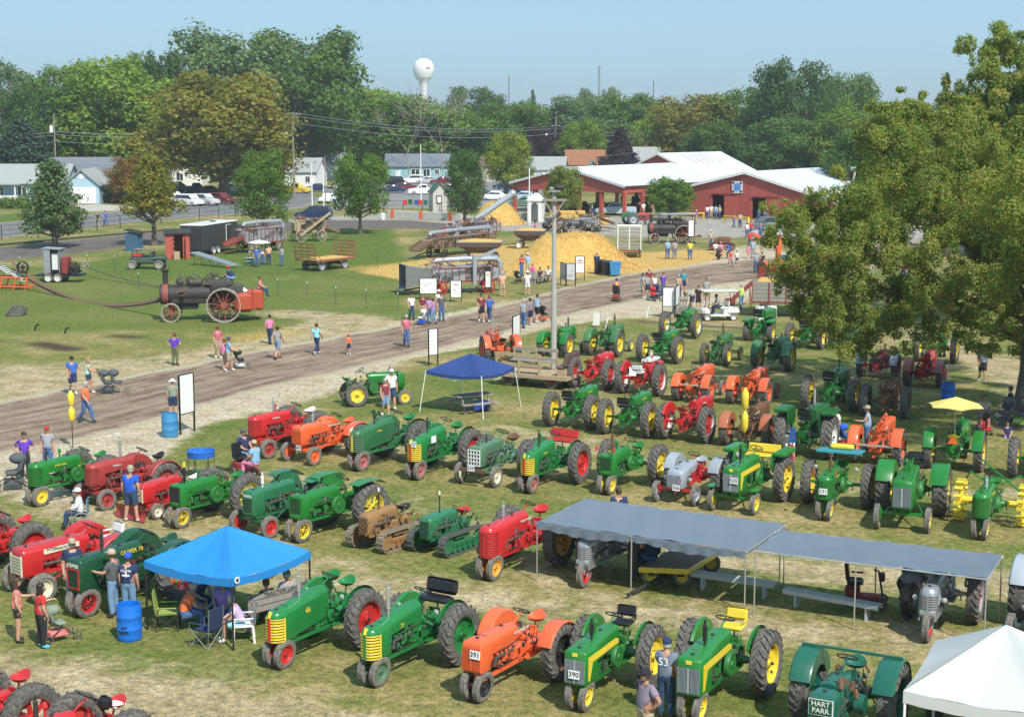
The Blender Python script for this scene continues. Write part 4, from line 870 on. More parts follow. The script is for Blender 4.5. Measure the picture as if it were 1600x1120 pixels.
def iw(t):
 ob('white_panel',MB().box((1.3,0,1.42),(1.2,.47,.1)),[WHT],t);ob('card',MB().box((-.5,.2,1.1),(.02,.3,.4),rotm(0,.3,.3)),[PLATE],t)
T('red and white tractor facing away with a red half fender and paper card','utility','r',(1001,616),AW,RED,RED,lip=WHT,seat=('cushion',WHT),fender='shell',exhaust=(1.5,.55),exc=WHT,rr=.72,tr=.88,extra=iw,sc=1.05)
T('orange tractor with wide orange fenders facing away, left one of the orange pair','allis','r',(1083,627),AW2,ORG,ORG,front='wide',seat=('pan',ORG),fender='clam',exhaust=(1.6,.3),rr=.62,tr=.74,intake=False,extra=lambda t:ob('rear_plank',MB().box((-.55,0,.85),(.15,1.3,.05)),[WOODT],t))
T('orange tractor with orange rims and fenders facing away, right one of the orange pair','allis','r',(1170,632),AW2,ORG,ORG,front='wide',seat=('pan',ORG),fender='clam',exhaust=(1.6,.3),rr=.62,tr=.8,intake=False)
T('dark green tractor with yellow wheels in the tree shade, tall black exhaust','jd_number','r',(1297,640),(.40,.916),JDG,JDY,seat=('cushion',BLS),exhaust=(1.9,.85),tr=.98,sc=1.05)
T('brown rusted tractor facing away in the deep shade','allis','r',(1383,651),(.40,.916),RUST,RUST,seat=('pan',RUST),exhaust=None,tr=.86,rr=.7)
T('grey and red tractor standing in shade with pale fenders','grey_low','r',(1372,590),(.40,.916),RED2,RED2,front='wide',seat=('pan',GRY),fender='clam',fcol=GRY,exhaust=None,rr=.62)
T('dark red tractor in shade facing away with pinkish fender','farmall','r',(1443,603),(.40,.916),RED,RED,front='wide',seat=('pan',RED),fender='clam',fcol=PINKR,exhaust=None,rr=.64,tr=.78)
T('green tractor behind the concrete pole with yellow wheels and a tall stack','jd_old','r',(868,557),AW,JDG,JDY,rim_='cast',seat=('pan',JDG),fender='clam',fcol=JDG,exhaust=(1.9,.6),rr=.66,tr=.72,front='wide')
T('faded green tractor with large round fenders next to a white flag sign','jd_letter','r',(944,556),AW,JDD,JDY,seat=('pan',JDD),fender='clam',exhaust=(1.7,.7),tr=.8,rr=.72,front='wide')
T('green tractor with yellow wheels facing away, in front of the white-rimmed one','jd_letter','r',(1031,566),AW,JDG,JDY,seat=('cushion',BLS),exhaust=(1.7,.3),tr=.98)
T('green tractor with one white-rimmed rear wheel near the golf cart','jd_letter','r',(1063,527),AW,JDG,JDY,lip=WHT,seat=('pan',BLACK),exhaust=(1.7,.4),tr=.98)
T('small dark green tractor with narrow tyres and rusty stack between two larger ones','jd_old','r',(1118,570),AW2,JDD,JDY,seat=('pan',JDD),exhaust=(1.5,.7),exc=RUST,rr=.56,rw=.26,tr=.62,front='wide',sc=1.0)
T('boxy light green machine with upright green guards behind the white barrels','big_row','r',(1186,533),(.40,.916),JDG,JDY,seat=('cushion',BLS),fender='boxy',exhaust=None,rr=.56,tr=.7,intake=False)
T('dark green tractor with broad faded fenders facing away in half shade','jd_letter','r',(1208,578),AW2,JDD,JDY,seat=('pan',BLACK),fender='clam',fcol=JDD,exhaust=None,tr=.84,rw=.4)
T('green tractor with yellow wheels and black seat at the edge of the tree shade','jd_letter','r',(1258,544),AW2,JDG,JDY,seat=('cushion',BLS),exhaust=(1.7,.4),tr=.9,rr=.7)
T('dark tractor almost hidden by the maple branches','jd_letter','r',(1325,545),(.40,.916),JDD,JDY,seat=('pan',BLACK),exhaust=None,rr=.66)
T('green tractor with yellow wheels behind the hanging maple branch','jd_letter','r',(1462,566),(.40,.916),JDG,JDY,seat=('cushion',BLS),exhaust=(1.7,.5),tr=.95)
T('small green tractor side-on beside the dirt track with yellow wheels','jd_old','f',(626,628),(.93,.36),JDG,JDY,front='wide',seat=('pan',JDG),exhaust=(1.7,.3),rr=.54,rw=.22,tr=.5,fr=.34,fw=.12,sc=1.0,intake=False)
T('orange tractor hitched behind the bench wagon with white tank and tall fenders','allis','r',(782,566),(-.25,.97),ORG,ORG,seat=('pan',BLACK),fender='clam',exhaust=(1.4,.9),exc=CHROME,rr=.72,tr=.86)
T('orange and rust tractor beneath the maple behind the long grey box wagon','allis','r',(1206,437),(.5,-.86),ORG,ORG,seat=('pan',ORG),fender='clam',exhaust=None)
for(px,py,lb,cl_)in((905,331,'dark tractor parked under the pavilion roof, left one',OLD),(942,333,'dark tractor parked under the pavilion roof, middle one',TEAL),(1000,322,'dark tractor deep inside the pavilion, right one',IRON),(868,322,'red tractor under the left end of the pavilion roof',RED2)):
 T(lb,'farmall','r',(px,py),(-.5,-.87),cl_,cl_,seat=('pan',cl_))
T('red and green tractor parked between the hay rack and the pickup','allis','r',(985,352),(.9,.3),RED2,GRY,seat=('pan',ORG),fender='clam',fcol=OLG)
# ------------------------------------------------------------------ foliage
def leaf_mat(name,c0,c1,autumn=None,trans=0.35,orand=0.14):
 m=bpy.data.materials.new(name);m.use_nodes=True;nt=m.node_tree;nt.nodes.clear()
 a=N(nt,'ShaderNodeAttribute');a.attribute_name='tint'
 stops=[(0.0,c0),(0.75,c1)]+([(1.0,autumn)]if autumn else[(1.0,tuple(min(1,c*1.25)for c in c1))])
 col=rampn(nt,a.outputs['Fac'],stops)
 oi=N(nt,'ShaderNodeObjectInfo');hv=N(nt,'ShaderNodeHueSaturation');mr=N(nt,'ShaderNodeMapRange')
 mr.inputs[3].default_value=1-orand;mr.inputs[4].default_value=1+orand;nt.links.new(oi.outputs['Random'],mr.inputs[0]);nt.links.new(mr.outputs[0],hv.inputs['Value'])
 nt.links.new(col,hv.inputs['Color']);col=hv.outputs[0]
 d=N(nt,'ShaderNodeBsdfPrincipled');d.inputs['Roughness'].default_value=0.6;d.inputs['Specular IOR Level'].default_value=0.25
 t=N(nt,'ShaderNodeBsdfTranslucent');mx=N(nt,'ShaderNodeMixShader');mx.inputs[0].default_value=trans
 o=N(nt,'ShaderNodeOutputMaterial')
 nt.links.new(col,d.inputs['Base Color']);nt.links.new(mixn(nt,1.0,col,(1.5,1.35,0.5),'MULTIPLY'),t.inputs['Color'])
 nt.links.new(d.outputs[0],mx.inputs[1]);nt.links.new(t.outputs[0],mx.inputs[2]);nt.links.new(mx.outputs[0],o.inputs[0]);return m
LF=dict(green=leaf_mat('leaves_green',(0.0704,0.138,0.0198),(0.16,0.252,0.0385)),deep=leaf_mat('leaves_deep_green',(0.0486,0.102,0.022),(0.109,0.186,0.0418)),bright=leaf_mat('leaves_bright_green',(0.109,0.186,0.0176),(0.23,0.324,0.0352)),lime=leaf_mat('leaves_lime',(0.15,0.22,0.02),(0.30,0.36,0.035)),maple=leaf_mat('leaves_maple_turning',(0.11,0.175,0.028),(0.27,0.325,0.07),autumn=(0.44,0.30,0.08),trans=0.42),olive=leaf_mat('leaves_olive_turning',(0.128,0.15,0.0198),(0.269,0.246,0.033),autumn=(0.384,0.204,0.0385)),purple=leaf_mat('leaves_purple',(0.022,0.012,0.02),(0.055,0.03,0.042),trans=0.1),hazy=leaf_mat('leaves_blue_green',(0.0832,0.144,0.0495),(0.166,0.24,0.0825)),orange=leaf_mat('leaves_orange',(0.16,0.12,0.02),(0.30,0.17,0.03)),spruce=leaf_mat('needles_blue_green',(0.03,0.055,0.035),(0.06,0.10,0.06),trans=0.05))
BARK=mat('bark',(0.15,0.125,0.10),rough=0.95,var=0.35,scale=9,bump=0.5);BARKD=mat('dead_bark',(0.34,0.29,0.25),rough=0.95,var=0.3)
def leaves_from(lobes,nleaf,leaf,seed,name,up=0.25,fill=0.0,autumn_bias=0.0,aspect=0.6):
 """lobes: (x,y,z,rx,rz) ; leaf-sized bent faces scattered through the outer half of every lobe"""
 g=np.random.default_rng(seed);L=np.array(lobes,float);vol=(L[:,3]**2*L[:,4])**(2/3.);pr=vol/vol.sum()
 k=g.choice(len(L),nleaf,p=pr);d=g.normal(size=(nleaf,3));d/=np.linalg.norm(d,axis=1)[:,None]
 rr=1+g.normal(-.12,0.2,nleaf);rr=np.clip(rr,0.2,1.38)
 ncl=26;cd_=g.normal(size=(len(L),ncl,3));cd_/=np.linalg.norm(cd_,axis=2)[:,:,None]
 ci=g.integers(0,ncl,nleaf);cdir=cd_[k,ci];crad=g.uniform(.78,1.12,(len(L),ncl))[k,ci]
 use=g.random(nleaf)<0.66;d=np.where(use[:,None],cdir+g.normal(0,.24,(nleaf,3)),d);dn=np.linalg.norm(d,axis=1);d/=dn[:,None]
 rr=np.where(use,rr*crad,rr)
 c=L[k,:3]+d*rr[:,None]*np.stack([L[k,3],L[k,3],L[k,4]],-1)
 nrm=d+g.normal(0,.55,(nleaf,3));nrm[:,2]+=up;nrm/=np.linalg.norm(nrm,axis=1)[:,None]
 t=np.cross(nrm,g.normal(size=(nleaf,3)));t/=np.linalg.norm(t,axis=1)[:,None];b=np.cross(nrm,t)
 s=leaf*g.uniform(.6,1.3,nleaf)[:,None]
 v=np.stack([c-t*s,c-b*s*aspect+nrm*s*.15,c+t*s,c+b*s*aspect+nrm*s*.15],1).reshape(-1,3)
 me=bpy.data.meshes.new(name);me.vertices.add(len(v));me.vertices.foreach_set('co',v.astype('f4').ravel())
 me.loops.add(nleaf*4);me.loops.foreach_set('vertex_index',np.arange(nleaf*4,dtype='i4'))
 me.polygons.add(nleaf);me.polygons.foreach_set('loop_start',np.arange(nleaf)*4);me.update(calc_edges=True)
 lt=g.uniform(-.22,.22,len(L))[k];ct=g.uniform(-.2,.2,(len(L),ncl))[k,ci]
 tint=np.clip(0.42+lt+ct+g.normal(0,.13,nleaf)+autumn_bias*np.clip(rr,0,1.1),0,1)
 at=me.attributes.new('tint','FLOAT','POINT');at.data.foreach_set('value',np.repeat(tint,4).astype('f4'))
 me.materials.append(None);return me
def limb_mesh(lobes,h0,r0,seed,lean=(0,0),n=7):
 """tapered trunk with limbs reaching into the lobes"""
 r=random.Random(seed);b=MB();L=sorted(lobes,key=lambda q:-q[3]);top=max(q[2]for q in lobes)
 tp=[]
 zt=h0+(top-h0)*.72
 for i in range(7):
  f=i/6;tp.append((lean[0]*f+r.uniform(-.1,.1)*f*2,lean[1]*f+r.uniform(-.1,.1)*f*2,zt*f))
 rad=[r0*(1.35 if i==0 else 1)*(1-i/7.2)for i in range(7)];b.tube(tp,rad,9)
 for q in L[:26]:
  f=min(.9,max(h0/zt*.8,(q[2]-q[4]*.9)/zt*r.uniform(.55,.85)));i=min(5,int(f*6));w=f*6-i
  a=Vector(tp[i]).lerp(Vector(tp[i+1]),w);e=Vector(q[:3]);m=a.lerp(e,.5)+Vector((r.uniform(-.3,.3),r.uniform(-.3,.3),-abs(e.z-a.z)*.12))
  ra=r0*(1-f)*.5+.04;b.tube([a,m,a.lerp(e,.8),e],[ra,ra*.65,ra*.4,ra*.18],6)
  for _ in range(3):
   d=Vector((r.uniform(-1,1),r.uniform(-1,1),r.uniform(-.4,1)))*q[3]*.8;b.tube([a.lerp(e,.75),e+d*.5,e+d],[ra*.35,ra*.2,ra*.08],4)
 return b
def crown_lobes(seed,H,W,base,n,kind='round'):
 r=random.Random(seed);out=[]
 hh=H-base
 for i in range(n):
  f=(i+.5)/n;z=base+hh*(.08+.86*f)
  if kind=='round':env=math.sqrt(max(.05,1-((z-(base+hh*.45))/(hh*.60))**2))
  elif kind=='cone':env=max(.12,1-(z-base)/hh)*1.05
  elif kind=='spire':env=max(.12,1.05-.95*(z-base)/hh)if z>base+hh*.12 else.8
  elif kind=='column':env=.75+.25*math.sin(f*3)
  elif kind=='vase':env=.45+.65*math.sin(min(1,f*1.15)*math.pi*.8)
  a=i*2.399+r.uniform(-.5,.5);rad=W*.5*env*(.30+.58*math.sqrt(r.random()))
  s=W*.5*(.20+.17*r.random())*(.6+.5*env)
  if kind=='cone':s=W*.5*env*.42+.22
  out.append((math.cos(a)*rad,math.sin(a)*rad,z,s,s*(.75 if kind!='column' else 1.2)))
 out.append((0,0,base+hh*.5,W*.26,hh*.33));return out
PROTO={}
def proto(kind,seed,n=38,nleaf=7000,leaf=.45,base=.22):
 """unit tree: height 10 m, crown 8 m wide"""
 key=(kind,seed,nleaf)
 if key not in PROTO:
  lb=crown_lobes(seed,10,{'round':8,'cone':5.5,'spire':7,'column':4.6,'vase':8}[kind],10*base,n,kind)
  PROTO[key]=(leaves_from(lb,nleaf,leaf,seed,'crown'),limb_mesh(lb,10*base,.26,seed).mesh('trunk'))
 return PROTO[key]
def tree(name,label,loc,H,W,leaf='green',kind='round',seed=0,nleaf=7000,lsz=.45,base=.2,group=None,rz=None,unitw=None):
 cm,tm=proto(kind,seed,nleaf=nleaf,leaf=lsz,base=base)
 uw={'round':8,'cone':5.5,'spire':7,'column':4.6,'vase':8}[kind]
 t=thing(name,label,'tree',loc,rnd.uniform(0,6.28)if rz is None else rz,1,group);t.scale=(W/uw,W/uw,H/10)
 ob('trunk',tm,[BARK],t);ob('crown',cm,[LF[leaf]],t);return t
def Ht(D,ytop):return CH-(ytop-CHZ)/CF*D*1.0
def ptree(label,px,D,ytop,wpx,leaf='green',kind='round',seed=0,base=.15,group='trees behind the fairground',nleaf=6000,lsz=.5,name='leafy_tree'):
 x=(px-CCX)/CF*D;return tree(name,label,(x,D,0),Ht(D,ytop),wpx/CF*D,leaf,kind,seed,nleaf,lsz,base,group)
 # ---- named trees: (label, px, D, top row, width px, leaf, kind, seed)
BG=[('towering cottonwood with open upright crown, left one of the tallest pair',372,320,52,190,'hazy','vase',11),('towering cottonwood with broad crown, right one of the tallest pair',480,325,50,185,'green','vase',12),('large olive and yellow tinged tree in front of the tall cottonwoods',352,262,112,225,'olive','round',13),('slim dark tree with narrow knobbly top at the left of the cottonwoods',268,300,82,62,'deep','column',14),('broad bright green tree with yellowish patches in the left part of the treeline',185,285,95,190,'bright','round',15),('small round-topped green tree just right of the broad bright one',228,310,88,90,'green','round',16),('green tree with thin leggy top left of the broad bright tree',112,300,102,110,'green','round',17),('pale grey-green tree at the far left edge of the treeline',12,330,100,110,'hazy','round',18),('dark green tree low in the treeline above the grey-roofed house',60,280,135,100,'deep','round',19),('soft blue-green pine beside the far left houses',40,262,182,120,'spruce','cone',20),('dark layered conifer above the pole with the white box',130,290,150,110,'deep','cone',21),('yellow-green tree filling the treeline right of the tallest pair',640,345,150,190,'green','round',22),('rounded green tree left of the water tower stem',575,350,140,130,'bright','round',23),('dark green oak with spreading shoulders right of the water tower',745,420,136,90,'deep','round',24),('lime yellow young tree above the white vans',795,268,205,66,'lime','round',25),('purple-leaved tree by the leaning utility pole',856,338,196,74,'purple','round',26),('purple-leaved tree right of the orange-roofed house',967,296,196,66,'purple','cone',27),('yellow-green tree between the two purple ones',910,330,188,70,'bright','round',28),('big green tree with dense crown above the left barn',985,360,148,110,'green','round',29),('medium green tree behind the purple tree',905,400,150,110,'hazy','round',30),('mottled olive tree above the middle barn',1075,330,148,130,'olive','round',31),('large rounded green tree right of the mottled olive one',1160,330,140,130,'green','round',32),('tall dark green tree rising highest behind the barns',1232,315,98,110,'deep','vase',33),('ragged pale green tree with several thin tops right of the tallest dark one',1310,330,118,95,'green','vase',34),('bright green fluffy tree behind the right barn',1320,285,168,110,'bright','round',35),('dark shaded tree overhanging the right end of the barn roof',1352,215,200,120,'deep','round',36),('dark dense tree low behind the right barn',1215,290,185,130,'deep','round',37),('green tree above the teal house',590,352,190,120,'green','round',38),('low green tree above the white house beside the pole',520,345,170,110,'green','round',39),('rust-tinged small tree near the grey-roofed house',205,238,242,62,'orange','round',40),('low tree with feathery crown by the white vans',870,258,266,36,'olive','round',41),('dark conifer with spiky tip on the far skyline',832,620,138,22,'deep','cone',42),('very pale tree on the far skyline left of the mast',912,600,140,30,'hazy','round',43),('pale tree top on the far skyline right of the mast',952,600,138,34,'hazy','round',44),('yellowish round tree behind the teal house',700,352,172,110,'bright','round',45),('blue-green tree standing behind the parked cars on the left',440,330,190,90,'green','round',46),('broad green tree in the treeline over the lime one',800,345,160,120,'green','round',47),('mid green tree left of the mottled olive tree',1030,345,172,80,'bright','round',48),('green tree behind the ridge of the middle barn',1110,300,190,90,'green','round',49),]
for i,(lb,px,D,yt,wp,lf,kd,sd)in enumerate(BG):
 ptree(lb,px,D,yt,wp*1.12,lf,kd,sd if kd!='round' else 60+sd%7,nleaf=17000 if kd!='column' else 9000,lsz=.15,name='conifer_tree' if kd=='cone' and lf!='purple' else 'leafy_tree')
r5=random.Random(5)
for i in range(58):
 px=-260+i*37+r5.uniform(-14,14);D=r5.choice((372,400,440))+r5.uniform(-20,20)
 yt=165+r5.uniform(-14,14)-(14 if px<330 else 0);wp=r5.uniform(80,125)
 lf=r5.choice(('green','deep','hazy','green','bright'));t=ptree(None,px,D,yt,wp,lf,'round',60+i%7,nleaf=17000,lsz=.15)
 t['label']='one of the plain '+dict(green='mid green',deep='dark green',hazy='greyish green',bright='yellow-green')[lf]+' trees closing the wooded belt behind the houses';t['group']='plain trees of the wooded belt'
g_=np.random.default_rng(3);lob=[]
for i in range(420):
 D=g_.uniform(480,1500);px=g_.uniform(-700,2300);h=g_.uniform(11,17)*(1+max(0,D-700)/4000);x=(px-800)/CF*D;s=g_.uniform(7,12)
 lob.append((x,D,h-s*.8,s*1.1,s*.8));lob.append((x+s*.5,D+3,h-s*1.7,s,s))
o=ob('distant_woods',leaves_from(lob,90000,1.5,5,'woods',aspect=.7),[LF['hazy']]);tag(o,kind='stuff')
lob=[]
for i in range(260):
 D=g_.uniform(362,430);px=g_.uniform(-500,2100);s=g_.uniform(2.2,4.2);lob.append(((px-800)/CF*D,D,s*.7,s*1.4,s))
for i in range(160):
 D=g_.uniform(365,385);px=-500+2600*i/160;s=g_.uniform(3,5.0);lob.append(((px-800)/CF*D,D,s*.7,s*1.4,s))
o=ob('undergrowth',leaves_from(lob,60000,.6,6,'undergrowth',aspect=.7),[LF['deep']]);tag(o,kind='stuff')
def bare(seed,H):
 r=random.Random(seed);b=MB()
 def grow(p,d,L,rad,k):
  rad=max(rad*.6,.02)
  q=p+d*L;b.tube([p,p.lerp(q,.5)+Vector((r.uniform(-.15,.15),r.uniform(-.15,.15),0))*L*.3,q],[rad,rad*.8,rad*.62],5,caps=False)
  if k==0:return
  for _ in range(3 if k>2 else 2):
   e=(d+Vector((r.uniform(-.75,.75),r.uniform(-.75,.75),r.uniform(-.1,.45)))).normalized();grow(q,e,L*r.uniform(.62,.82),rad*.6,k-1)
 grow(Vector((0,0,0)),Vector((r.uniform(-.1,.1),0,1)).normalized(),H*.34,H*.013,5);return b
for i,(px,D,yt,lb)in enumerate(((640,312,128,'bare dead tree with pale forked trunk, left of the water tower stem'),(692,312,122,'leafless tree with widely spread twigs right of the water tower'),(46,300,118,'pale leafless tree at the far left of the treeline'))):
 t=thing('bare_tree',lb,'tree',((px-800)/CF*D,D,0),0,1,'leafless trees in the treeline');ob('trunk',bare(80+i,Ht(D,yt)*.86),[BARKD],t)
 # ---- yard trees on the fairground
def yard(label,px,py,ytop,wpx,leaf,kind,seed,nleaf=12000,lsz=.26,base=.26):
 g=G(px,py);D=g.y;t=tree('yard_tree',label,(g.x,D,0),Ht(D,ytop),wpx/CF*D,leaf,kind,seed,nleaf,lsz,base,'young shade trees on the fairground');return t
yard('sparse grey-green shade tree in front of the pale blue house',86,388,246,128,'hazy','spire',101,6500,.17,.14)
yard('shade tree with reddish tips beside the covered utility vehicle',241,384,238,112,'olive','spire',102,7500,.16,.3)
yard('rounded dark green shade tree on the lawn near the hay wagon',563,366,238,92,'green','round',103,11500,.15,.22)
yard('bushy green shade tree behind the threshing machine on the left',412,362,232,92,'green','round',104,11500,.15,.12)
yard('narrow dark shade tree beside the small white ticket booth',726,345,232,66,'deep','round',105,11500,.15,.1)
yard('small shade tree in front of the left barn by the straw bales',880,346,258,62,'maple','round',106,12000,.18,.2)
yard('spreading young shade tree in front of the white-roofed pavilion posts',1046,345,276,72,'green','round',107,14000,.18,.2)
# ---- the big maples on the right: lobes placed one by one, leaf-sized faces
def maple(label,base_px,base_py,lob_px,nleaf,leaf,seed,r0,lf='maple',autumn=.1):
 g=G(base_px,base_py);L=[]
 r=random.Random(seed)
 for(px,py,dD,rp)in lob_px:
  p=P(px,py,g.y+dD);rr_=rp/CF*(g.y+dD);L.append((p.x-g.x,p.y-g.y,p.z,rr_*.48,rr_*.36))
  for _ in range(13):
   a=r.uniform(0,6.28);q=r.uniform(.35,1.2);L.append((p.x-g.x+math.cos(a)*rr_*q,p.y-g.y+math.sin(a)*rr_*q*1.2,p.z+r.uniform(-.85,.95)*rr_,rr_*r.uniform(.12,.32),rr_*r.uniform(.12,.38)))
 t=thing('maple_tree',label,'tree',(g.x,g.y,0),0,1,'big maples on the right')
 ob('trunk',limb_mesh(L,3.0,r0,seed),[BARK],t);ob('crown',leaves_from(L,nleaf,leaf,seed,'crown',up=.35,autumn_bias=autumn),[LF[lf]],t);return t
maple('huge maple with yellowing leaf tips whose boughs hang over the shaded tractors',1606,640,[(1235,330,3,24),(1245,375,2,42),(1285,400,1,50),(1255,440,2,38),(1330,430,0,55),(1310,480,0,45),(1370,350,1,55),(1400,400,-1,60),(1450,450,-1,60),(1390,500,0,48),(1440,520,-1,42),(1430,330,2,60),(1480,370,0,60),(1520,430,-2,55),(1545,500,-2,45),(1500,500,0,40),(1340,300,3,45),(1400,260,4,55),(1460,280,2,60),(1530,330,1,70),(1570,400,0,60),(1580,470,-1,50),(1570,280,3,70),(1500,230,4,60),(1430,215,5,50),(1625,350,0,90),(1660,450,0,80),(1660,280,3,90),(1345,530,0,30),(1530,545,-2,26),(1270,480,1,26),(1350,390,3,50),(1480,320,3,60),(1420,450,2,60),(1610,520,0,40),(1228,352,2,34),(1262,328,3,36),(1300,372,2,46),(1243,412,1,40),(1292,448,1,48),(1338,470,0,46),(1305,512,0,40),(1272,498,1,36),(1360,528,0,38),(1410,470,1,55),(1345,400,1,50),(1320,330,3,40),(1570,320,-8,80),(1650,340,-11,95),(1720,310,-9,95),(1760,390,-7,90),(1620,400,-9,80),(1700,430,-11,80),(1820,300,-6,100),(1690,240,-4,95)],330000,.062,31,.5)  # closing lobes, nearer and mostly out of frame, added to shade the ground
maple('tall maple behind with a ragged top against the sky at the right edge',1620,520,[(1555,70,2,34),(1540,110,0,48),(1580,140,0,60),(1515,170,0,44),(1545,215,0,60),(1600,90,3,50),(1500,215,0,50),(1455,200,0,46),(1425,165,1,28),(1405,190,1,40),(1375,190,1,30),(1380,225,2,42),(1435,250,1,50),(1600,200,1,70),(1560,280,1,70),(1480,290,1,60),(1640,140,0,80),(1640,260,0,80),(1350,215,2,30),(1400,300,2,50),(1500,350,2,60)],170000,.088,32,.5)
maple('darker maple in the shade beyond, low behind the other two',1480,400,[(1400,250,0,50),(1450,300,0,60),(1510,260,0,60),(1380,320,0,50),(1560,330,0,60),(1620,280,0,70),(1350,290,0,40),(1440,240,0,50),(1590,220,0,60)],80000,.13,33,.4,'deep',0)
def bush(label,px,py,wpx,hm,lf,seed,depth=2.0,cat='bush',name='bush',g=None):
 p=G(px,py);W=wpx/CF*p.y;n=max(2,int(W/hm));L=[((i-(n-1)/2)*W/n,0,hm*.5,W/n*.62,hm*.55)for i in range(n)]
 o=ob(name,leaves_from(L,int(700*n),.16,seed,name),[LF[lf]],None,(p.x,p.y,0));tag(o,label,cat,g)
bush('clipped hedge in front of the pale blue house',15,326,62,1.6,'green',201,name='hedge',cat='hedge')
bush('leafy shrub at the corner of the garage by the white car',166,317,22,2.2,'green',202)
bush('round shrub in front of the white house beyond the street',484,290,22,2.4,'green',203)
bush('dark shrubs below the maples at the barn end',1345,352,80,3.4,'deep',204,name='shrubs')
# ------------------------------------------------------------------ buildings
RSID=mat('red_steel_siding',(0.44,0.09,0.065),rough=0.55,var=0.12,scale=.6,dirt=0.1);RTRM=mat('red_trim',(0.24,0.04,0.03),rough=0.5)
ROOFW=mat('white_steel_roof',(0.62,0.64,0.66),rough=0.5,var=0.05,scale=.3,dirt=0.08,dirt_rgb=(0.5,0.5,0.5));ROOFG=mat('grey_roofing',(0.17,0.19,0.22),rough=0.8,var=0.15)
ROOFL=mat('pale_shingles',(0.33,0.34,0.33),rough=0.9,var=0.2,scale=3);ROOFB=mat('rust_brown_shingles',(0.30,0.13,0.06),rough=0.9,var=0.2,scale=3)
ROOFD=mat('brown_shingles',(0.16,0.10,0.075),rough=0.9,var=0.2,scale=3);SKYB=mat('pale_blue_siding',(0.38,0.53,0.64),rough=0.7,var=0.05)
TEALS=mat('aqua_siding',(0.30,0.50,0.50),rough=0.7,var=0.05);BEIG=mat('beige_siding',(0.5,0.45,0.37),rough=0.7,var=0.05);GREYS=mat('grey_siding',(0.46,0.43,0.40),rough=0.7,var=0.05)
WHS=mat('white_siding',(0.76,0.76,0.74),rough=0.7,var=0.04);GLASS=mat('window_glass',(0.035,0.045,0.055),rough=0.06,var=0.2,spec=0.9);CONC=mat('pale_concrete',(0.46,0.44,0.40),rough=0.9,var=0.12,dirt=0.3)
INTER=mat('dim_interior_boards',(0.07,0.05,0.04),rough=0.9,var=0.3)
def slope_quad(b,p0,p1,p2,p3,t,mi=0):
 n=(Vector(p1)-Vector(p0)).cross(Vector(p3)-Vector(p0)).normalized()*t
 b.add([p0,p1,p2,p3]+[tuple(Vector(p)-n)for p in(p0,p1,p2,p3)],[(0,1,2,3),(7,6,5,4),(0,4,5,1),(1,5,6,2),(2,6,7,3),(3,7,4,0)],mi)
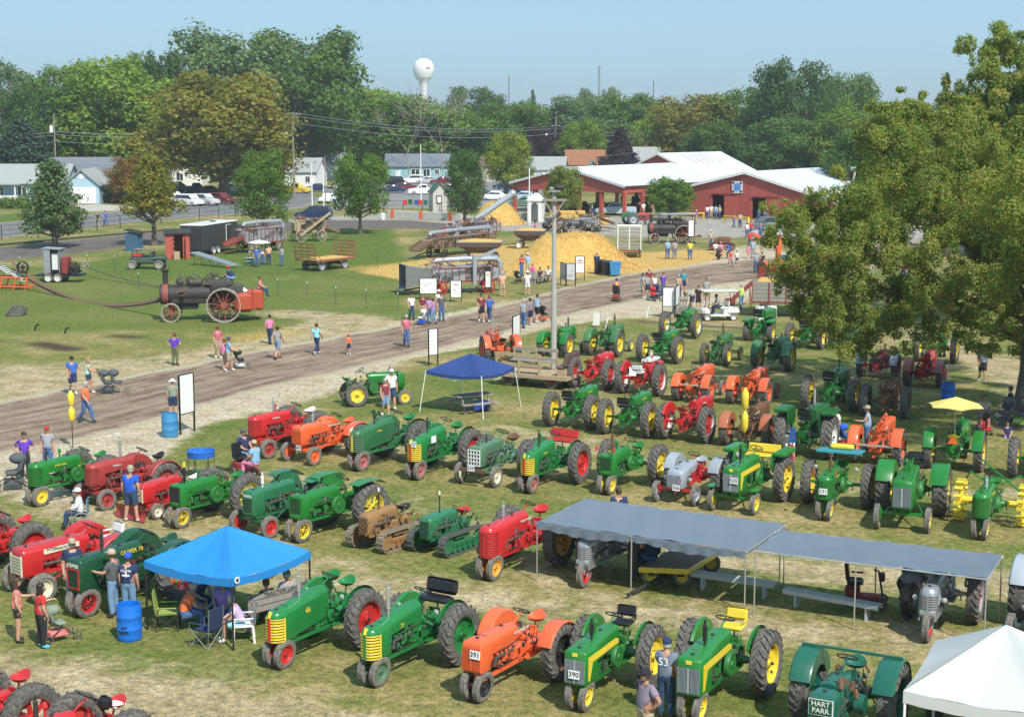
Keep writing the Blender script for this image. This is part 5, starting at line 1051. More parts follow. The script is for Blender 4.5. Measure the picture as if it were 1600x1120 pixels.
def barn(label,A,rz,L,S,hl,hr,hp,fp,roof=ROOFW,opened=False,doors=(),quilt=None,name='barn',vents=0):
 t=thing(name,label,'barn',(A[0],A[1],0),rz);xp=L*fp;w_=.12
 def wall_poly(z0):return[(0,z0),(L,z0),(L,hr),(xp,hp),(0,hl)]
 b=MB()
 if opened:b.prism(wall_poly(3.05),0,w_);b.prism(wall_poly(3.05),S-w_,S)
 else:
  xs=[0]+[q for d in doors for q in d[:2]]+[L]
  def topz(x):return hl+(hp-hl)*x/xp if x<xp else hp+(hr-hp)*(x-xp)/(L-xp)
  for i in range(0,len(xs),2):
   x0,x1=xs[i],xs[i+1];pl=[(x0,0),(x1,0),(x1,topz(x1))]+([(xp,hp)]if x0<xp<x1 else[])+[(x0,topz(x0))];b.prism(pl,0,w_)
  for d in doors:
   x0,x1,zt=d;pl=[(x0,zt),(x1,zt),(x1,topz(x1))]+([(xp,hp)]if x0<xp<x1 else[])+[(x0,topz(x0))];b.prism(pl,0,w_)
  b.prism(wall_poly(0),S-w_,S)
 if opened:
  b.box((0,S/2,3.45),(w_,S,.85));b.box((L,S/2,3.45),(w_,S,.85))
 else:b.box((0,S/2,hl/2),(w_,S-.3,hl));b.box((L,S/2,hr/2),(w_,S-.3,hr))
 ob('wall',b,[RSID],t)
 r=MB();k=.5
 el=hl-(hp-hl)*k/xp;er=hr-(hp-hr)*k/(L-xp)
 slope_quad(r,(-k,-.35,el+.12),(xp,-.35,hp+.12),(xp,S+.3,hp+.12),(-k,S+.3,el+.12),-.1);slope_quad(r,(xp,-.35,hp+.12),(L+k,-.35,er+.12),(L+k,S+.3,er+.12),(xp,S+.3,hp+.12),-.1)
 n=int(S/.9)
 for i in range(n+1):
  y=-.3+(S+.5)*i/n
  for(x0,z0,x1,z1)in((-k,el,xp,hp),(xp,hp,L+k,er)):
   slope_quad(r,(x0,y,z0+.15),(x1,y,z1+.15),(x1,y+.07,z1+.15),(x0,y+.07,z0+.15),-.03)
 rf=ob('roof',r,[roof],t)
 if vents:
  for i in range(vents):ob('roof_vent',MB().box((0,0,0),(L*.22,.12,.07),rotm(0,-math.atan2(hp-hr,L-xp)*-1,0)),[IRON],rf,(xp+L*.14,S*(.3+.5*i/vents),hp-(hp-hr)*(L*.14/(L-xp))+.22))
 tr_=MB();
 for(x0,z0,x1,z1)in((-k,el,xp,hp),(xp,hp,L+k,er)):slope_quad(tr_,(x0,-.37,z0+.16),(x1,-.37,z1+.16),(x1,-.37,z1-.1),(x0,-.37,z0-.1),.03)
 ob('fascia_trim',tr_,[WHITE if not opened else ROOFW],t)
 if not opened:
  rb=MB()
  for i in range(int(L/.45)):
   x=.2+i*.45
   if any(d[0]-.1<x<d[1]+.1 for d in doors):continue
   rb.box((x,-.012,topz(x)/2-.1),(.04,.024,topz(x)-.25))
  o=ob('siding_ribs',rb,[RTRM],t);o['kind']='stuff'
  for(x0,x1,zt)in doors:
   ob('door_track',MB().box(((x0+x1)/2+(x1-x0)*.5,-.1,zt+.1),((x1-x0)*2.1,.12,.16)),[RTRM],t)
   ob('sliding_door',MB().box((x1+(x1-x0)*.5+.1,-.07,zt/2),(x1-x0,.05,zt)),[RSID],t)
 return t
def quilt(parent,x,z,s,bgc,fg,fg2):
 q=ob('quilt_square',MB().box((0,0,0),(s,.06,s)),[bgc],parent,(x,-.09,z));b=MB()
 for i in range(4):
  M0=rotm(0,i*math.pi/2,0)
  for tri in(((0,-.04,0),(s*.45,-.04,s*.05),(s*.22,-.04,s*.24)),((0,-.04,0),(s*.05,-.04,s*.45),(s*.24,-.04,s*.22))):
   b.add([M0@Vector(p)for p in tri],[(0,1,2)])
 c=ob('quilt_star',b,[fg],q);d=MB()
 for(dx,dz)in((1,1),(1,-1),(-1,1),(-1,-1)):d.box((dx*s*.36,-.035,dz*s*.36),(s*.2,.02,s*.2),rotm(0,.785,0))
 ob('quilt_corner',d,[fg2],q)
 return q
b1=barn('open-sided red pavilion barn with white roof and yellow quilt square, left of three',(0.2,219.5),-R(40),18.5,24,3.9,3.9,6.0,.5,opened=True)
for i in range(6):
 ob('post',MB().box((18.5*(i/5),.3,1.55),(.42,.42,3.1)),[RSID],b1)
for i in range(1,6):
 ob('post',MB().box((18.35,24*i/5-.3,1.55),(.42,.42,3.1)),[RSID],b1);ob('post',MB().box((.15,24*i/5-.3,1.55),(.42,.42,3.1)),[RSID],b1)
for i in range(1,5):ob('post',MB().box((18.5*(i/5),23.7,1.55),(.42,.42,3.1)),[RSID],b1)
quilt(b1,8.6,4.65,1.3,JDY,INK,RED)
for x in(5.6,10.9):ob('flood_lamp',MB().ball((x,-.35,5.2),.2,8),[WHITE],b1)
b2=barn('long red barn with ribbed white roof and small purple and white quilt, middle one',(17.6,268.2),-R(45),17.6,16,3.2,3.2,6.7,.5,doors=((12.2,13.6,2.4),),vents=5)
quilt(b2,8.3,4.7,1.15,WHITE,mat('quilt_purple',(0.2,0.05,0.3)),RED)
A3=G(1077,338);B3=G(1302,348);L3=(B3-A3).length
b3=barn('wide red barn with sliding doors and a blue and white star quilt, on the right',A3,math.atan2(B3.y-A3.y,B3.x-A3.x),L3,30,3.85,2.5,5.75,.40,doors=((L3*.165,L3*.25,2.9),(L3*.45,L3*.54,2.7),(L3*.80,L3*.87,2.0)),vents=0)
quilt(b3,L3*.345,3.95,1.5,WHITE,mat('quilt_blue',(0.05,0.25,0.6)),INK)
ob('hatch',MB().box((L3*.345,-.06,5.0),(.9,.05,.75)),[RTRM],b3)
def house(label,x0,x1,D,ybase,hw_,hr_,depth,wall,roof,gable='side',wins=(),door=None,extra=None,rz=0.0,name='house',garage=None,off=.4):
 X0,X1=(x0-CCX)/CF*D,(x1-CCX)/CF*D;L=X1-X0;t=thing(name,label,'house',(X0,D,0),rz);b=MB();r=MB()
 if gable=='side':
  b.box((L/2,depth/2,hw_/2),(L,depth,hw_));b.prism([(0,hw_),(depth,hw_),(depth/2,hr_)],-.0,.15,plane='yz');b.prism([(0,hw_),(depth,hw_),(depth/2,hr_)],L-.15,L,plane='yz')
  k=(hr_-hw_)/(depth/2)*off
  slope_quad(r,(-off,-off,hw_-k+.1),(L+off,-off,hw_-k+.1),(L+off,depth/2,hr_+.1),(-off,depth/2,hr_+.1),.14);slope_quad(r,(L+off,depth+off,hw_-k+.1),(-off,depth+off,hw_-k+.1),(-off,depth/2,hr_+.1),(L+off,depth/2,hr_+.1),.14)
 else:
  b.prism([(0,0),(L,0),(L,hw_),(L/2,hr_),(0,hw_)],0,depth);k=(hr_-hw_)/(L/2)*off
  slope_quad(r,(-off,depth+off,hw_-k+.1),(-off,-off,hw_-k+.1),(L/2,-off,hr_+.1),(L/2,depth+off,hr_+.1),.14);slope_quad(r,(L+off,-off,hw_-k+.1),(L+off,depth+off,hw_-k+.1),(L/2,depth+off,hr_+.1),(L/2,-off,hr_+.1),.14)
 ob('wall',b,[wall],t);ob('roof',r,[roof],t)
 for(fx,zz,ww,wh)in wins:
  f=ob('window',MB().box((0,0,0),(ww+.24,.08,wh+.24)),[WHITE],t,(L*fx,-.05,zz));ob('pane',MB().box((-ww*.26,-.05,0),(ww*.44,.03,wh)),[GLASS],f);ob('pane',MB().box((ww*.26,-.05,0),(ww*.44,.03,wh)),[GLASS],f)
 if door:d=ob('door',MB().box((L*door,-.05,1.05),(1.0,.08,2.1)),[WHITE],t)
 if garage:
  g0,g1,gh=garage;gd=ob('garage_door',MB().box((L*(g0+g1)/2,-.05,gh/2),(L*(g1-g0),.08,gh)),[WHS],t)
  for i in range(4):ob('door_panel',MB().box((L*(g0+g1)/2,-.11,gh*(i+.5)/4),(L*(g1-g0)*.94,.05,gh/4*.8)),[WHS],gd)
 if extra:extra(t,L,depth)
 return t
house('long grey-roofed building with beige gable end behind the pale blue house',-60,178,262,300,3.0,6.0,10,GREYS,ROOFG,wins=((.98,1.9,.8,1.2),),rz=R(3))
def porch(t,L,d):
 for x in(.12,.30,.44,.58):ob('porch_post',MB().box((L*x,-1.3,1.3),(.18,.18,2.6)),[WHITE],t)
 ob('porch_roof',MB().box((L*.33,-.8,2.7),(L*.6,1.7,.16)),[ROOFL],t);ob('railing',MB().box((L*.33,-1.3,.6),(L*.55,.06,.9)),[WHITE],t)
house('pale blue house with light shingle roof and white porch posts at the left edge',-70,104,243,316,2.9,5.5,9,SKYB,ROOFL,wins=((.42,1.6,1.1,1.4),(.62,1.6,1.3,1.4),(.82,1.6,1.0,1.4)),extra=porch)
house('pale blue gabled garage with white panelled door beside the driveway',104,158,238,320,2.9,5.0,8,SKYB,ROOFL,gable='front',garage=(.2,.9,2.4),extra=lambda t,L,d:ob('gable_vent',MB().cyl((L/2,-.06,4.0),(L/2,.02,4.0),.4,n=16),[WHITE],t),name='garage')
house('white house with pale hip-like roof behind the tall street pole',447,496,292,290,2.9,5.2,8,WHS,ROOFL,wins=((.75,1.5,.8,1.0),),rz=R(-8))
house('white outbuilding half hidden by trees left of the street pole',470,540,330,280,3.2,5.4,8,WHS,ROOFL)
house('small white house seen through the olive tree above the white cars',250,318,300,290,2.8,4.8,8,WHS,ROOFL,gable='front',wins=((.5,1.6,1.2,1.2),))
house('aqua house with dark grey roof and three white-framed windows',604,700,322,280,2.9,5.2,9,TEALS,ROOFG,wins=((.48,1.6,1.6,1.4),(.66,1.6,1.3,1.4),(.83,1.8,.8,.9)),door=.2)
house('brown-roofed house behind the aqua one',672,792,350,275,3.4,5.8,9,BEIG,ROOFD)
house('beige house with brown roof edge behind the lime tree',752,812,318,280,3.1,4.8,8,BEIG,ROOFD,wins=((.5,1.6,1.1,1.2),))
house('white house with grey roof and gable end at the left barn',806,880,300,280,3.0,5.2,9,WHS,ROOFL,wins=((.3,1.6,1.3,1.2),(.6,1.6,1.0,1.2)),rz=R(-6))
house('low house with orange-brown roof between the purple trees',886,946,318,262,3.4,6.1,8,GREYS,ROOFB)
house('small hip-roofed shed in front of the orange-brown roof',914,938,300,262,3.0,4.6,5,BEIG,ROOFL,gable='front',name='shed')
house('house with pale grey roof beside the right purple tree',992,1030,320,255,4.0,6.6,8,GREYS,ROOFL)
house('white flat building far off on the skyline',1009,1040,760,160,17.8,18.8,12,WHS,ROOFW,name='distant_building')
def booth():
 g=G(684,334);t=thing('ticket_booth','small grey ticket booth with green roof and dark framed notice','booth',(g.x,g.y,0),R(20))
 ob('wall',MB().box((0,0,1.5),(1.9,1.9,3.0)).prism([(-.95,3.0),(.95,3.0),(0,4.0)],-.95,-.85).prism([(-.95,3.0),(.95,3.0),(0,4.0)],.85,.95),[mat('booth_boards',(0.5,0.47,0.43),rough=.8)],t)
 r=MB();slope_quad(r,(-1.15,1.15,2.85),(-1.15,-1.15,2.85),(0,-1.15,4.1),(0,1.15,4.1),.08);slope_quad(r,(1.15,-1.15,2.85),(1.15,1.15,2.85),(0,1.15,4.1),(0,-1.15,4.1),.08)
 ob('roof',r,[mat('green_shingle',(0.05,0.12,0.08),rough=.8)],t);f=ob('notice',MB().box((-.1,-.98,1.9),(.75,.05,1.1)),[BLACK],t);ob('notice_sheet',MB().box((-.1,-1.01,1.9),(.5,.03,.8)),[PLATE],f)
 ob('door',MB().box((.97,.1,1.1),(.05,.8,2.1)),[IRON],t)
 g=G(838,346);t=thing('white_booth','narrow white gatehouse with arched opening beside the flagpole','booth',(g.x,g.y,0),R(-15))
 b=MB();arch=[(-.9,0),(-.9,2.6),(.9,2.6),(.9,0),(.45,0),(.45,1.9)]+[(.45*math.cos(a),1.9+.45*math.sin(a))for a in(.5,1.0,1.57,2.1,2.6)]+[(-.45,1.9),(-.45,0)]
 b.prism(arch,-.9,-.8);b.box((-.85,0,1.3),(.1,1.58,2.6));b.box((.85,0,1.3),(.1,1.58,2.6));b.box((0,.85,1.3),(1.8,.1,2.6));ob('wall',b,[WHS],t)
 r=MB();r.add([(-1.1,-1.1,2.6),(1.1,-1.1,2.6),(1.1,1.1,2.6),(-1.1,1.1,2.6),(-.2,0,3.5),(.2,0,3.5)],[(0,1,5,4),(1,2,5),(2,3,4,5),(3,0,4),(3,2,1,0)]);ob('roof',r,[WHS],t)
booth()
def wallseg(label,px0,py0,px1,py1,h,m,posts=()):
 a,c=G(px0,py0),G(px1,py1);L=(c-a).length;t=thing('barrier_wall',label,'barrier',(a.x,a.y,0),math.atan2(c.y-a.y,c.x-a.x));n=max(1,int(L/2.4))
 for i in range(n):ob('concrete_block',MB().bbox((L*(i+.5)/n,0,h/2),(L/n-.06,.5,h),.05),[m],t)
 for p in posts:ob('orange_cloth',MB().box((L*p,-.27,h*.6),(.5,.04,h*1.0)),[ORG],t)
wallseg('pale concrete block barrier with orange cloths below the parking lot',606,341,722,346,1.0,CONC,(.08,.47,.86))
wallseg('pale concrete block barrier by the white gatehouse',755,340,832,345,.9,CONC)
for i,(px,py,c)in enumerate(((633,336,RED),(641,335,GRN2),(651,336,BLUEF),(657,336,RED),(665,336,TEAL))):
 g=G(px,py);t=thing('stacked_seat',('red','green','dark blue','second red','teal')[i]+' plastic garden chair set on the concrete barrier','chair',(g.x,g.y+.3,1.0),.2,.9)
 ob('seat',MB().bbox((0,0,.4),(.6,.5,.08)),[c],t);ob('backrest',MB().bbox((0,.25,.75),(.6,.08,.6)),[c],t)
def wtower():
 D=1250;x=(664-800)/CF*D;t=thing('water_tower','white pedestal water tower with rounded tank above the trees','water tower',(x,D,0),0)
 W=mat('tower_white',(0.8,0.8,0.8),rough=.5,var=.02)
 ob('stem',MB().lathe([(5,0),(3.0,6),(2.6,10),(2.6,34),(4.0,38.5),(6.5,41.5)],24,axis='z'),[W],t)
 ob('tank',MB().lathe([(6.4,41.4),(7.7,44.5),(8.2,48),(7.6,51.5),(5.6,54.2),(3,55.7),(.02,56.1)],32,axis='z'),[W],t)
 ob('emblem',text_mesh('ox',3.2,.05),[RED],t,(3.7,-7.5,48.8),(math.pi/2,0,.45));ob('mast',MB().tube([(0,0,56),(0,0,61)],.12,5),[STEEL],t)
wtower()
for(px,D,yt,wd,lb)in((934,900,105,.7,'thin lattice radio mast on the skyline left of the middle barn'),(795,900,120,.35,'very thin mast on the skyline above the lime tree'),(1018,900,128,.3,'faint thin mast above the far white building')):
 H=Ht(D,yt);t=thing('radio_mast',lb,'mast',((px-800)/CF*D,D,0));b=MB()
 for a in(0,2.09,4.19):b.tube([(math.cos(a)*wd,math.sin(a)*wd,0),(math.cos(a)*wd*.6,math.sin(a)*wd*.6,H)],.10,4)
 for k in range(24):z=H*k/24;b.tube([(wd,0,z),(-wd*.5,wd*.86,z+H/24)],.05,3);b.tube([(-wd*.5,wd*.86,z),(-wd*.5,-wd*.86,z+H/24)],.05,3)
 ob('lattice',b,[IRON],t)
POLE=mat('concrete_pole',(0.42,0.40,0.36),rough=.9,var=.15,scale=3,dirt=.2);WPOLE=mat('wood_pole',(0.27,0.235,0.20),rough=.95,var=.2)
def pole(label,x,y,H,r=.16,lean=(0,0),arms=(),lamp=None,box=None,m=WPOLE,name='utility_pole'):
 t=thing(name,label,'pole',(x,y,0));ob('shaft',MB().tube([(0,0,0),(lean[0],lean[1],H)],[r,r*.62],10),[m],t)
 for(z,w2)in arms:ob('crossarm',MB().box((lean[0]*z/H,-.14,z),(w2,.1,.12)),[WOODG],t)
 if lamp:z,dx=lamp;ob('street_lamp',MB().tube([(0,0,z),(dx*.7,-.1,z+.3),(dx,-.1,z+.2)],.04,5).ball((dx,-.1,z+.02),.28,8),[WHITE],t)
 if box:z,dx=box;ob('transformer',MB().cyl((dx,0,z),(dx,0,z+1.1),.3,n=12),[WHITE],t)
 return t
g=G(865,578)
t=pole('tall grey square-armed lamp pole standing by the bench wagon',g.x,g.y,9.2,.165,m=POLE,name='lamp_pole')
ob('crossarm',MB().box((0,-.25,8.75),(1.25,.1,.11)),[WOODG],t);ob('crossarm',MB().box((0,-.25,9.2),(.6,.1,.09)),[WOODG],t)
for q in(-1,1):ob('brace',MB().tube([(0,-.28,7.9),(q*.5,-.28,8.7)],.04,5),[WOODG],t)
ob('flood_light',MB().bbox((.3,-.2,9.35),(.4,.22,.26),.05,rotm(.4,0,.3)),[IRON],t);ob('flood_light',MB().bbox((-.15,-.2,9.32),(.22,.2,.16),.04),[GALV],t)
def XD(px,D):return(px-800)/CF*D
PL=dict(a=(XD(92,262),262,Ht(262,178)),b=(XD(461,263),263,Ht(263,176)),c=(XD(862,335),335,Ht(335,182)),d=(XD(1105,330),330,Ht(330,187)))
pole('wooden utility pole with white box above the grey roof',*PL['a'],box=(PL['a'][2]-3.0,-.5))
pole('tall wooden street pole with crossarms and a lamp left of the white house',*PL['b'],.2,arms=((PL['b'][2]-.3,2.6),(PL['b'][2]-.8,1.6)),lamp=(PL['b'][2]-3.4,-1.0))
pole('leaning utility pole in front of the purple tree',*PL['c'],.2,lean=(.9,0),arms=((PL['c'][2]-1.9,1.8),),lamp=(PL['c'][2]-3.8,-1.2))
pole('utility pole with white transformer above the middle barn',*PL['d'],.18,arms=((PL['d'][2]-1.5,1.2),),box=(PL['d'][2]-3.8,-.3))
g=G(1322,352);pole('grey floodlight pole at the right end of the barn',g.x,g.y,Ht(g.y,262),.2,lean=(.9,0),m=POLE,name='lamp_pole').get('label');
ob('flood_light',MB().bbox((.7,-.1,Ht(g.y,262)),(.7,.5,.4),.05,rotm(.3,0,0)),[GALV],bpy.data.objects['lamp_pole.001'])
for(px,py,yt,lb)in((509,330,243,'thin wooden pole beside the road behind the lawn tree'),(506,332,265,'short light post next to the thin wooden pole'),(488,330,255,'slender signpost pole by the white car'),(658,318,225,'slim metal flagpole in the parking lot'),(827,352,262,'white flagpole rising beside the arched gatehouse')):
 g=G(px,py);pole(lb,g.x,g.y,Ht(g.y,yt),.09,m=WHITE if 'white' in lb or 'light' in lb or 'metal' in lb else WPOLE,name='slim_pole')
def wire(p,q,sag,n=18,r=.028):
 return[Vector(p).lerp(Vector(q),i/n)-Vector((0,0,sag*4*(i/n)*(1-i/n)))for i in range(n+1)]
def wires(label,p,q,offs,sag):
 b=MB()
 for o_ in offs:b.tube(wire(Vector(p)+Vector((0,0,o_)),Vector(q)+Vector((0,0,o_)),sag),.032,4,caps=False)
 tag(ob('power_line',b,[GALV]),label,'power line','overhead power lines')
pa,pb,pc,pd=[Vector((v[0],v[1]-.2,v[2]))for v in(PL['a'],PL['b'],PL['c'],PL['d'])];pc.x+=.9
pl_=Vector((XD(-700,255),255,10.5));pr_=Vector((XD(1800,330),330,11.5))
for(p,q,tx)in((pl_+Vector((0,0,0)),pa+Vector((0,0,-3)),'left edge to the pole with the white box'),(pa+Vector((0,0,-2.8)),pb,'pole with the white box to the tall street pole'),(pb,pc+Vector((0,0,-1.9)),'tall street pole to the leaning pole'),(pc+Vector((0,0,-1.9)),pd+Vector((0,0,-1.5)),'leaning pole to the pole above the middle barn'),(pd+Vector((0,0,-1.5)),pr_,'pole above the middle barn to beyond the right edge')):
 wires('thin cables strung from the '+tx if not tx.startswith('left')else 'thin cables strung from the '+tx,p,q,(0,-.5,-1.6),1.6)
wires('single cable dropping from the tall street pole across the left trees',pb+Vector((0,0,-6)),pl_+Vector((0,0,-5.5)),(0,),1.2)
wires('cable from the leaning pole down towards the left barn',pc+Vector((0,0,-8)),Vector((XD(1000,262),262,7.2)),(0,),.6)
def fence(label,pts,h,m,top=True,mid=0,spacing=None,pr=.035,wr=.02,name='fence',tips=None):
 p0=G(*pts[0]);t=thing(name,label,'fence',(p0.x,p0.y,0));b=MB()
 W=[G(*p)-p0 for p in pts]
 for i,w0 in enumerate(W):ob('post',MB().tube([w0,w0+Vector((0,0,h+.05))],pr,6),[m],t)
 if tips:
  for w0 in W:ob('post_tip',MB().cyl(w0+Vector((0,0,h)),w0+Vector((0,0,h+.12)),pr*1.3,n=6),[tips],t)
 for a,c in zip(W[:-1],W[1:]):
  zs=([h]if top else[])+[h*(k+1)/(mid+1)for k in range(mid)]
  for z in zs:b.tube([a+Vector((0,0,z)),c+Vector((0,0,z))],wr,4)
  if mid:
   n=int((c-a).length/1.1)
   for i in range(n):q=a.lerp(c,i/n);b.tube([q+Vector((0,0,.05)),q+Vector((0,0,h))],wr*.45,3,caps=False)
 ob('wire_mesh',b,[m],t);return t
BLF=mat('black_fence_steel',(0.025,0.025,0.028),rough=.6)
fence('black chain-link fence along the asphalt street',[(-300,398),(-150,386),(3,375),(80,368),(152,361),(188,357),(252,350),(312,344),(342,341),(368,338),(396,336)],1.5,BLF,mid=2,pr=.05,wr=.022)
fence('black fence between the parked cars and the concrete barrier',[(600,333),(630,333),(660,334),(690,335),(722,336)],1.6,BLF,mid=2,pr=.05)
GRF=mat('green_fence_post',(0.05,0.10,0.06),rough=.6)
fence('thin wire fence with white-tipped posts around the steam engine lawn',[(-60,428),(31,425),(137,421),(180,423),(217,452),(255,455),(340,462),(434,462),(480,468),(525,476),(572,481),(622,486)],1.15,GRF,mid=3,pr=.022,wr=.005,tips=WHITE)
fence('thin wire fence behind the steam engine up to the threshing machine',[(340,432),(434,436),(510,430),(590,420),(650,412)],1.1,GRF,mid=2,pr=.02,wr=.005)
def rails():
 a=G(-300,418);c=G(400,351);t=thing('railway_track','narrow park railway track along the black fence','railway',(a.x,a.y,0));
 pts=[G(*p)-a for p in((-300,418),(-100,396),(0,384),(120,373),(250,362),(400,351))]
 for q in(-.4,.4):ob('rail',MB().tube([p+Vector((0,q,.12))for p in pts],.05,4),[IRON],t)
 k=MB();
 for s0,s1 in zip(pts[:-1],pts[1:]):
  n=int((s1-s0).length/.8)
  for i in range(n):q=s0.lerp(s1,i/n);k.box((q.x,q.y,.04),(.2,1.3,.08))
 o=ob('sleepers',k,[WOODB],t);o['kind']='stuff'
rails()
# ------------------------------------------------------------------ cars
PANE=mat('car_glass',(0.02,0.025,0.03),rough=.05,spec=.9,var=.1);HUB=mat('wheel_rim_grey',(0.4,0.4,0.42),rough=.3,metal=.6);LAMPR=mat('tail_lamp_red',(0.4,0.01,0.01),rough=.2)
CARC={}
def carpaint(n,c):
 return paint('car_'+n,c,dirt=0.03,rough=.22)
def car_meshes(kind):
 if kind in CARC:return CARC[kind]
 Lx=dict(sedan=4.6,suv=4.7,van=4.9,pickup=5.4)[kind];hb=dict(sedan=.95,suv=1.12,van=1.1,pickup=1.15)[kind];W=.9
 def ring(x,hw,z0,z1):r=.12;return[(x,-hw,z0),(x,-hw-.03,(z0+z1)/2),(x,-hw+.02,z1-r*.4),(x,-hw+r,z1),(x,hw-r,z1),(x,hw-.02,z1-r*.4),(x,hw+.03,(z0+z1)/2),(x,hw,z0)]
 h=Lx/2;b=MB();b.loft([ring(-h,W*.8,.42,hb*.8),(ring(-h+.08,W*.92,.3,hb*.95)),ring(-h+.5,W,.25,hb),ring(.4,W,.25,hb),ring(h*.55,W,.25,hb*.93),ring(h-.25,W*.92,.28,hb*.8),ring(h,W*.75,.4,hb*.66)])
 cab=dict(sedan=[(-h+.75,.6,hb),(-h+1.35,.66,1.42),(.25,.68,1.45),(1.05,.72,hb*.95)],suv=[(-h+.1,.7,hb),(-h+.4,.68,1.68),(.3,.68,1.72),(1.15,.72,hb*.95)],van=[(-h+.1,.72,hb),(-h+.3,.7,1.72),(.7,.7,1.74),(1.65,.74,hb*.95)],pickup=[(-.6,.74,hb),(-.45,.7,1.72),(.6,.7,1.74),(1.2,.74,hb*.95)])[kind]
 rings=[[(x,-W+.1,hb*.9),(x,-w_,z-.08),(x,-w_+.1,z),(x,w_-.1,z),(x,w_,z-.08),(x,W-.1,hb*.9)]for x,w_,z in cab]
 r=MB();r.loft(rings)
 g=MB();(x0,w0,z0),(x1,w1,z1),(x2,w2,z2),(x3,w3,z3)=cab
 for q in(-1,1):
  g.add([(x0+.15,q*(W-.085),hb*.96),(x3-.2,q*(W-.085),hb*.96),(x2,q*(w2+.012),z2-.14),(x1+.08,q*(w1+.012),z1-.14)],[(0,1,2,3)]if q<0 else[(3,2,1,0)])
 g.add([(x3-.05,-.7,hb*.99),(x3-.05,.7,hb*.99),(x2+.06,.6,z2-.09),(x2+.06,-.6,z2-.09)],[(0,1,2,3)]);g.add([(x0+.03,-.68,hb*1.02),(x0+.03,.68,hb*1.02),(x1-.05,.6,z1-.09),(x1-.05,-.6,z1-.09)],[(3,2,1,0)])
 bed=None
 if kind=='pickup':bed=MB().box((-1.75,0,hb+.004),(1.7,1.4,.02)).mesh('bed')
 wl=MB().lathe([(.2,-.1),(.33,-.1),(.34,-.07),(.34,.07),(.33,.1),(.2,.1)],18).mesh('wheel');hubm=MB().lathe([(.002,.09),(.08,.1),(.2,.06),(.21,.1)],14).lathe([(.002,-.09),(.2,-.06)],10).mesh('hub')
 CARC[kind]=(b.mesh('body',1,25),r.mesh('cabin',1,25),g.mesh('windows'),wl,hubm,Lx,bed,hb);return CARC[kind]
def car(label,kind,px,py,ang,col,cat=None,loc=None):
 bm_,rm,gm,wl,hm,Lx,bed,hb=car_meshes(kind);g=G(px,py)if loc is None else Vector(loc)
 t=thing('parked_'+{'sedan':'car','suv':'suv','van':'van','pickup':'pickup'}[kind],label,cat or{'sedan':'car','suv':'suv','van':'van','pickup':'pickup truck'}[kind],(g.x,g.y,0),R(ang),1,'vehicles parked beyond the field')
 ob('body',bm_,[col],t);ob('cabin',rm,[col],t);ob('windows',gm,[PANE],t)
 for x in(-Lx*.3,Lx*.31):
  for q in(-1,1):w2=ob('wheel',wl,[RUB],t,(x,q*.82,.34),(0,0,0 if q>0 else math.pi));ob('hub',hm,[HUB],w2)
 for q in(-1,1):
  ob('headlight',cached('chl',lambda:MB().bbox((0,0,0),(.08,.3,.14),.02),'headlight',1),[GLASSY],t,(Lx/2-.12,q*.6,hb*.66));ob('tail_light',cached('ctl',lambda:MB().bbox((0,0,0),(.06,.2,.22),.02),'tail',1),[LAMPR],t,(-Lx/2+.02,q*.66,hb*.76))
 if bed:ob('truck_bed',bed,[BLACK],t)
cw,cb,cr,cs,cn,cy,cg,clb=(carpaint(n,c)for n,c in(('white',(.8,.8,.8)),('black',(.012,.012,.014)),('maroon',(.16,.012,.018)),('silver',(.5,.51,.52)),('navy',(.015,.03,.09)),('yellow',(.75,.52,.02)),('grey',(.12,.115,.11)),('light_blue',(.4,.5,.6))))
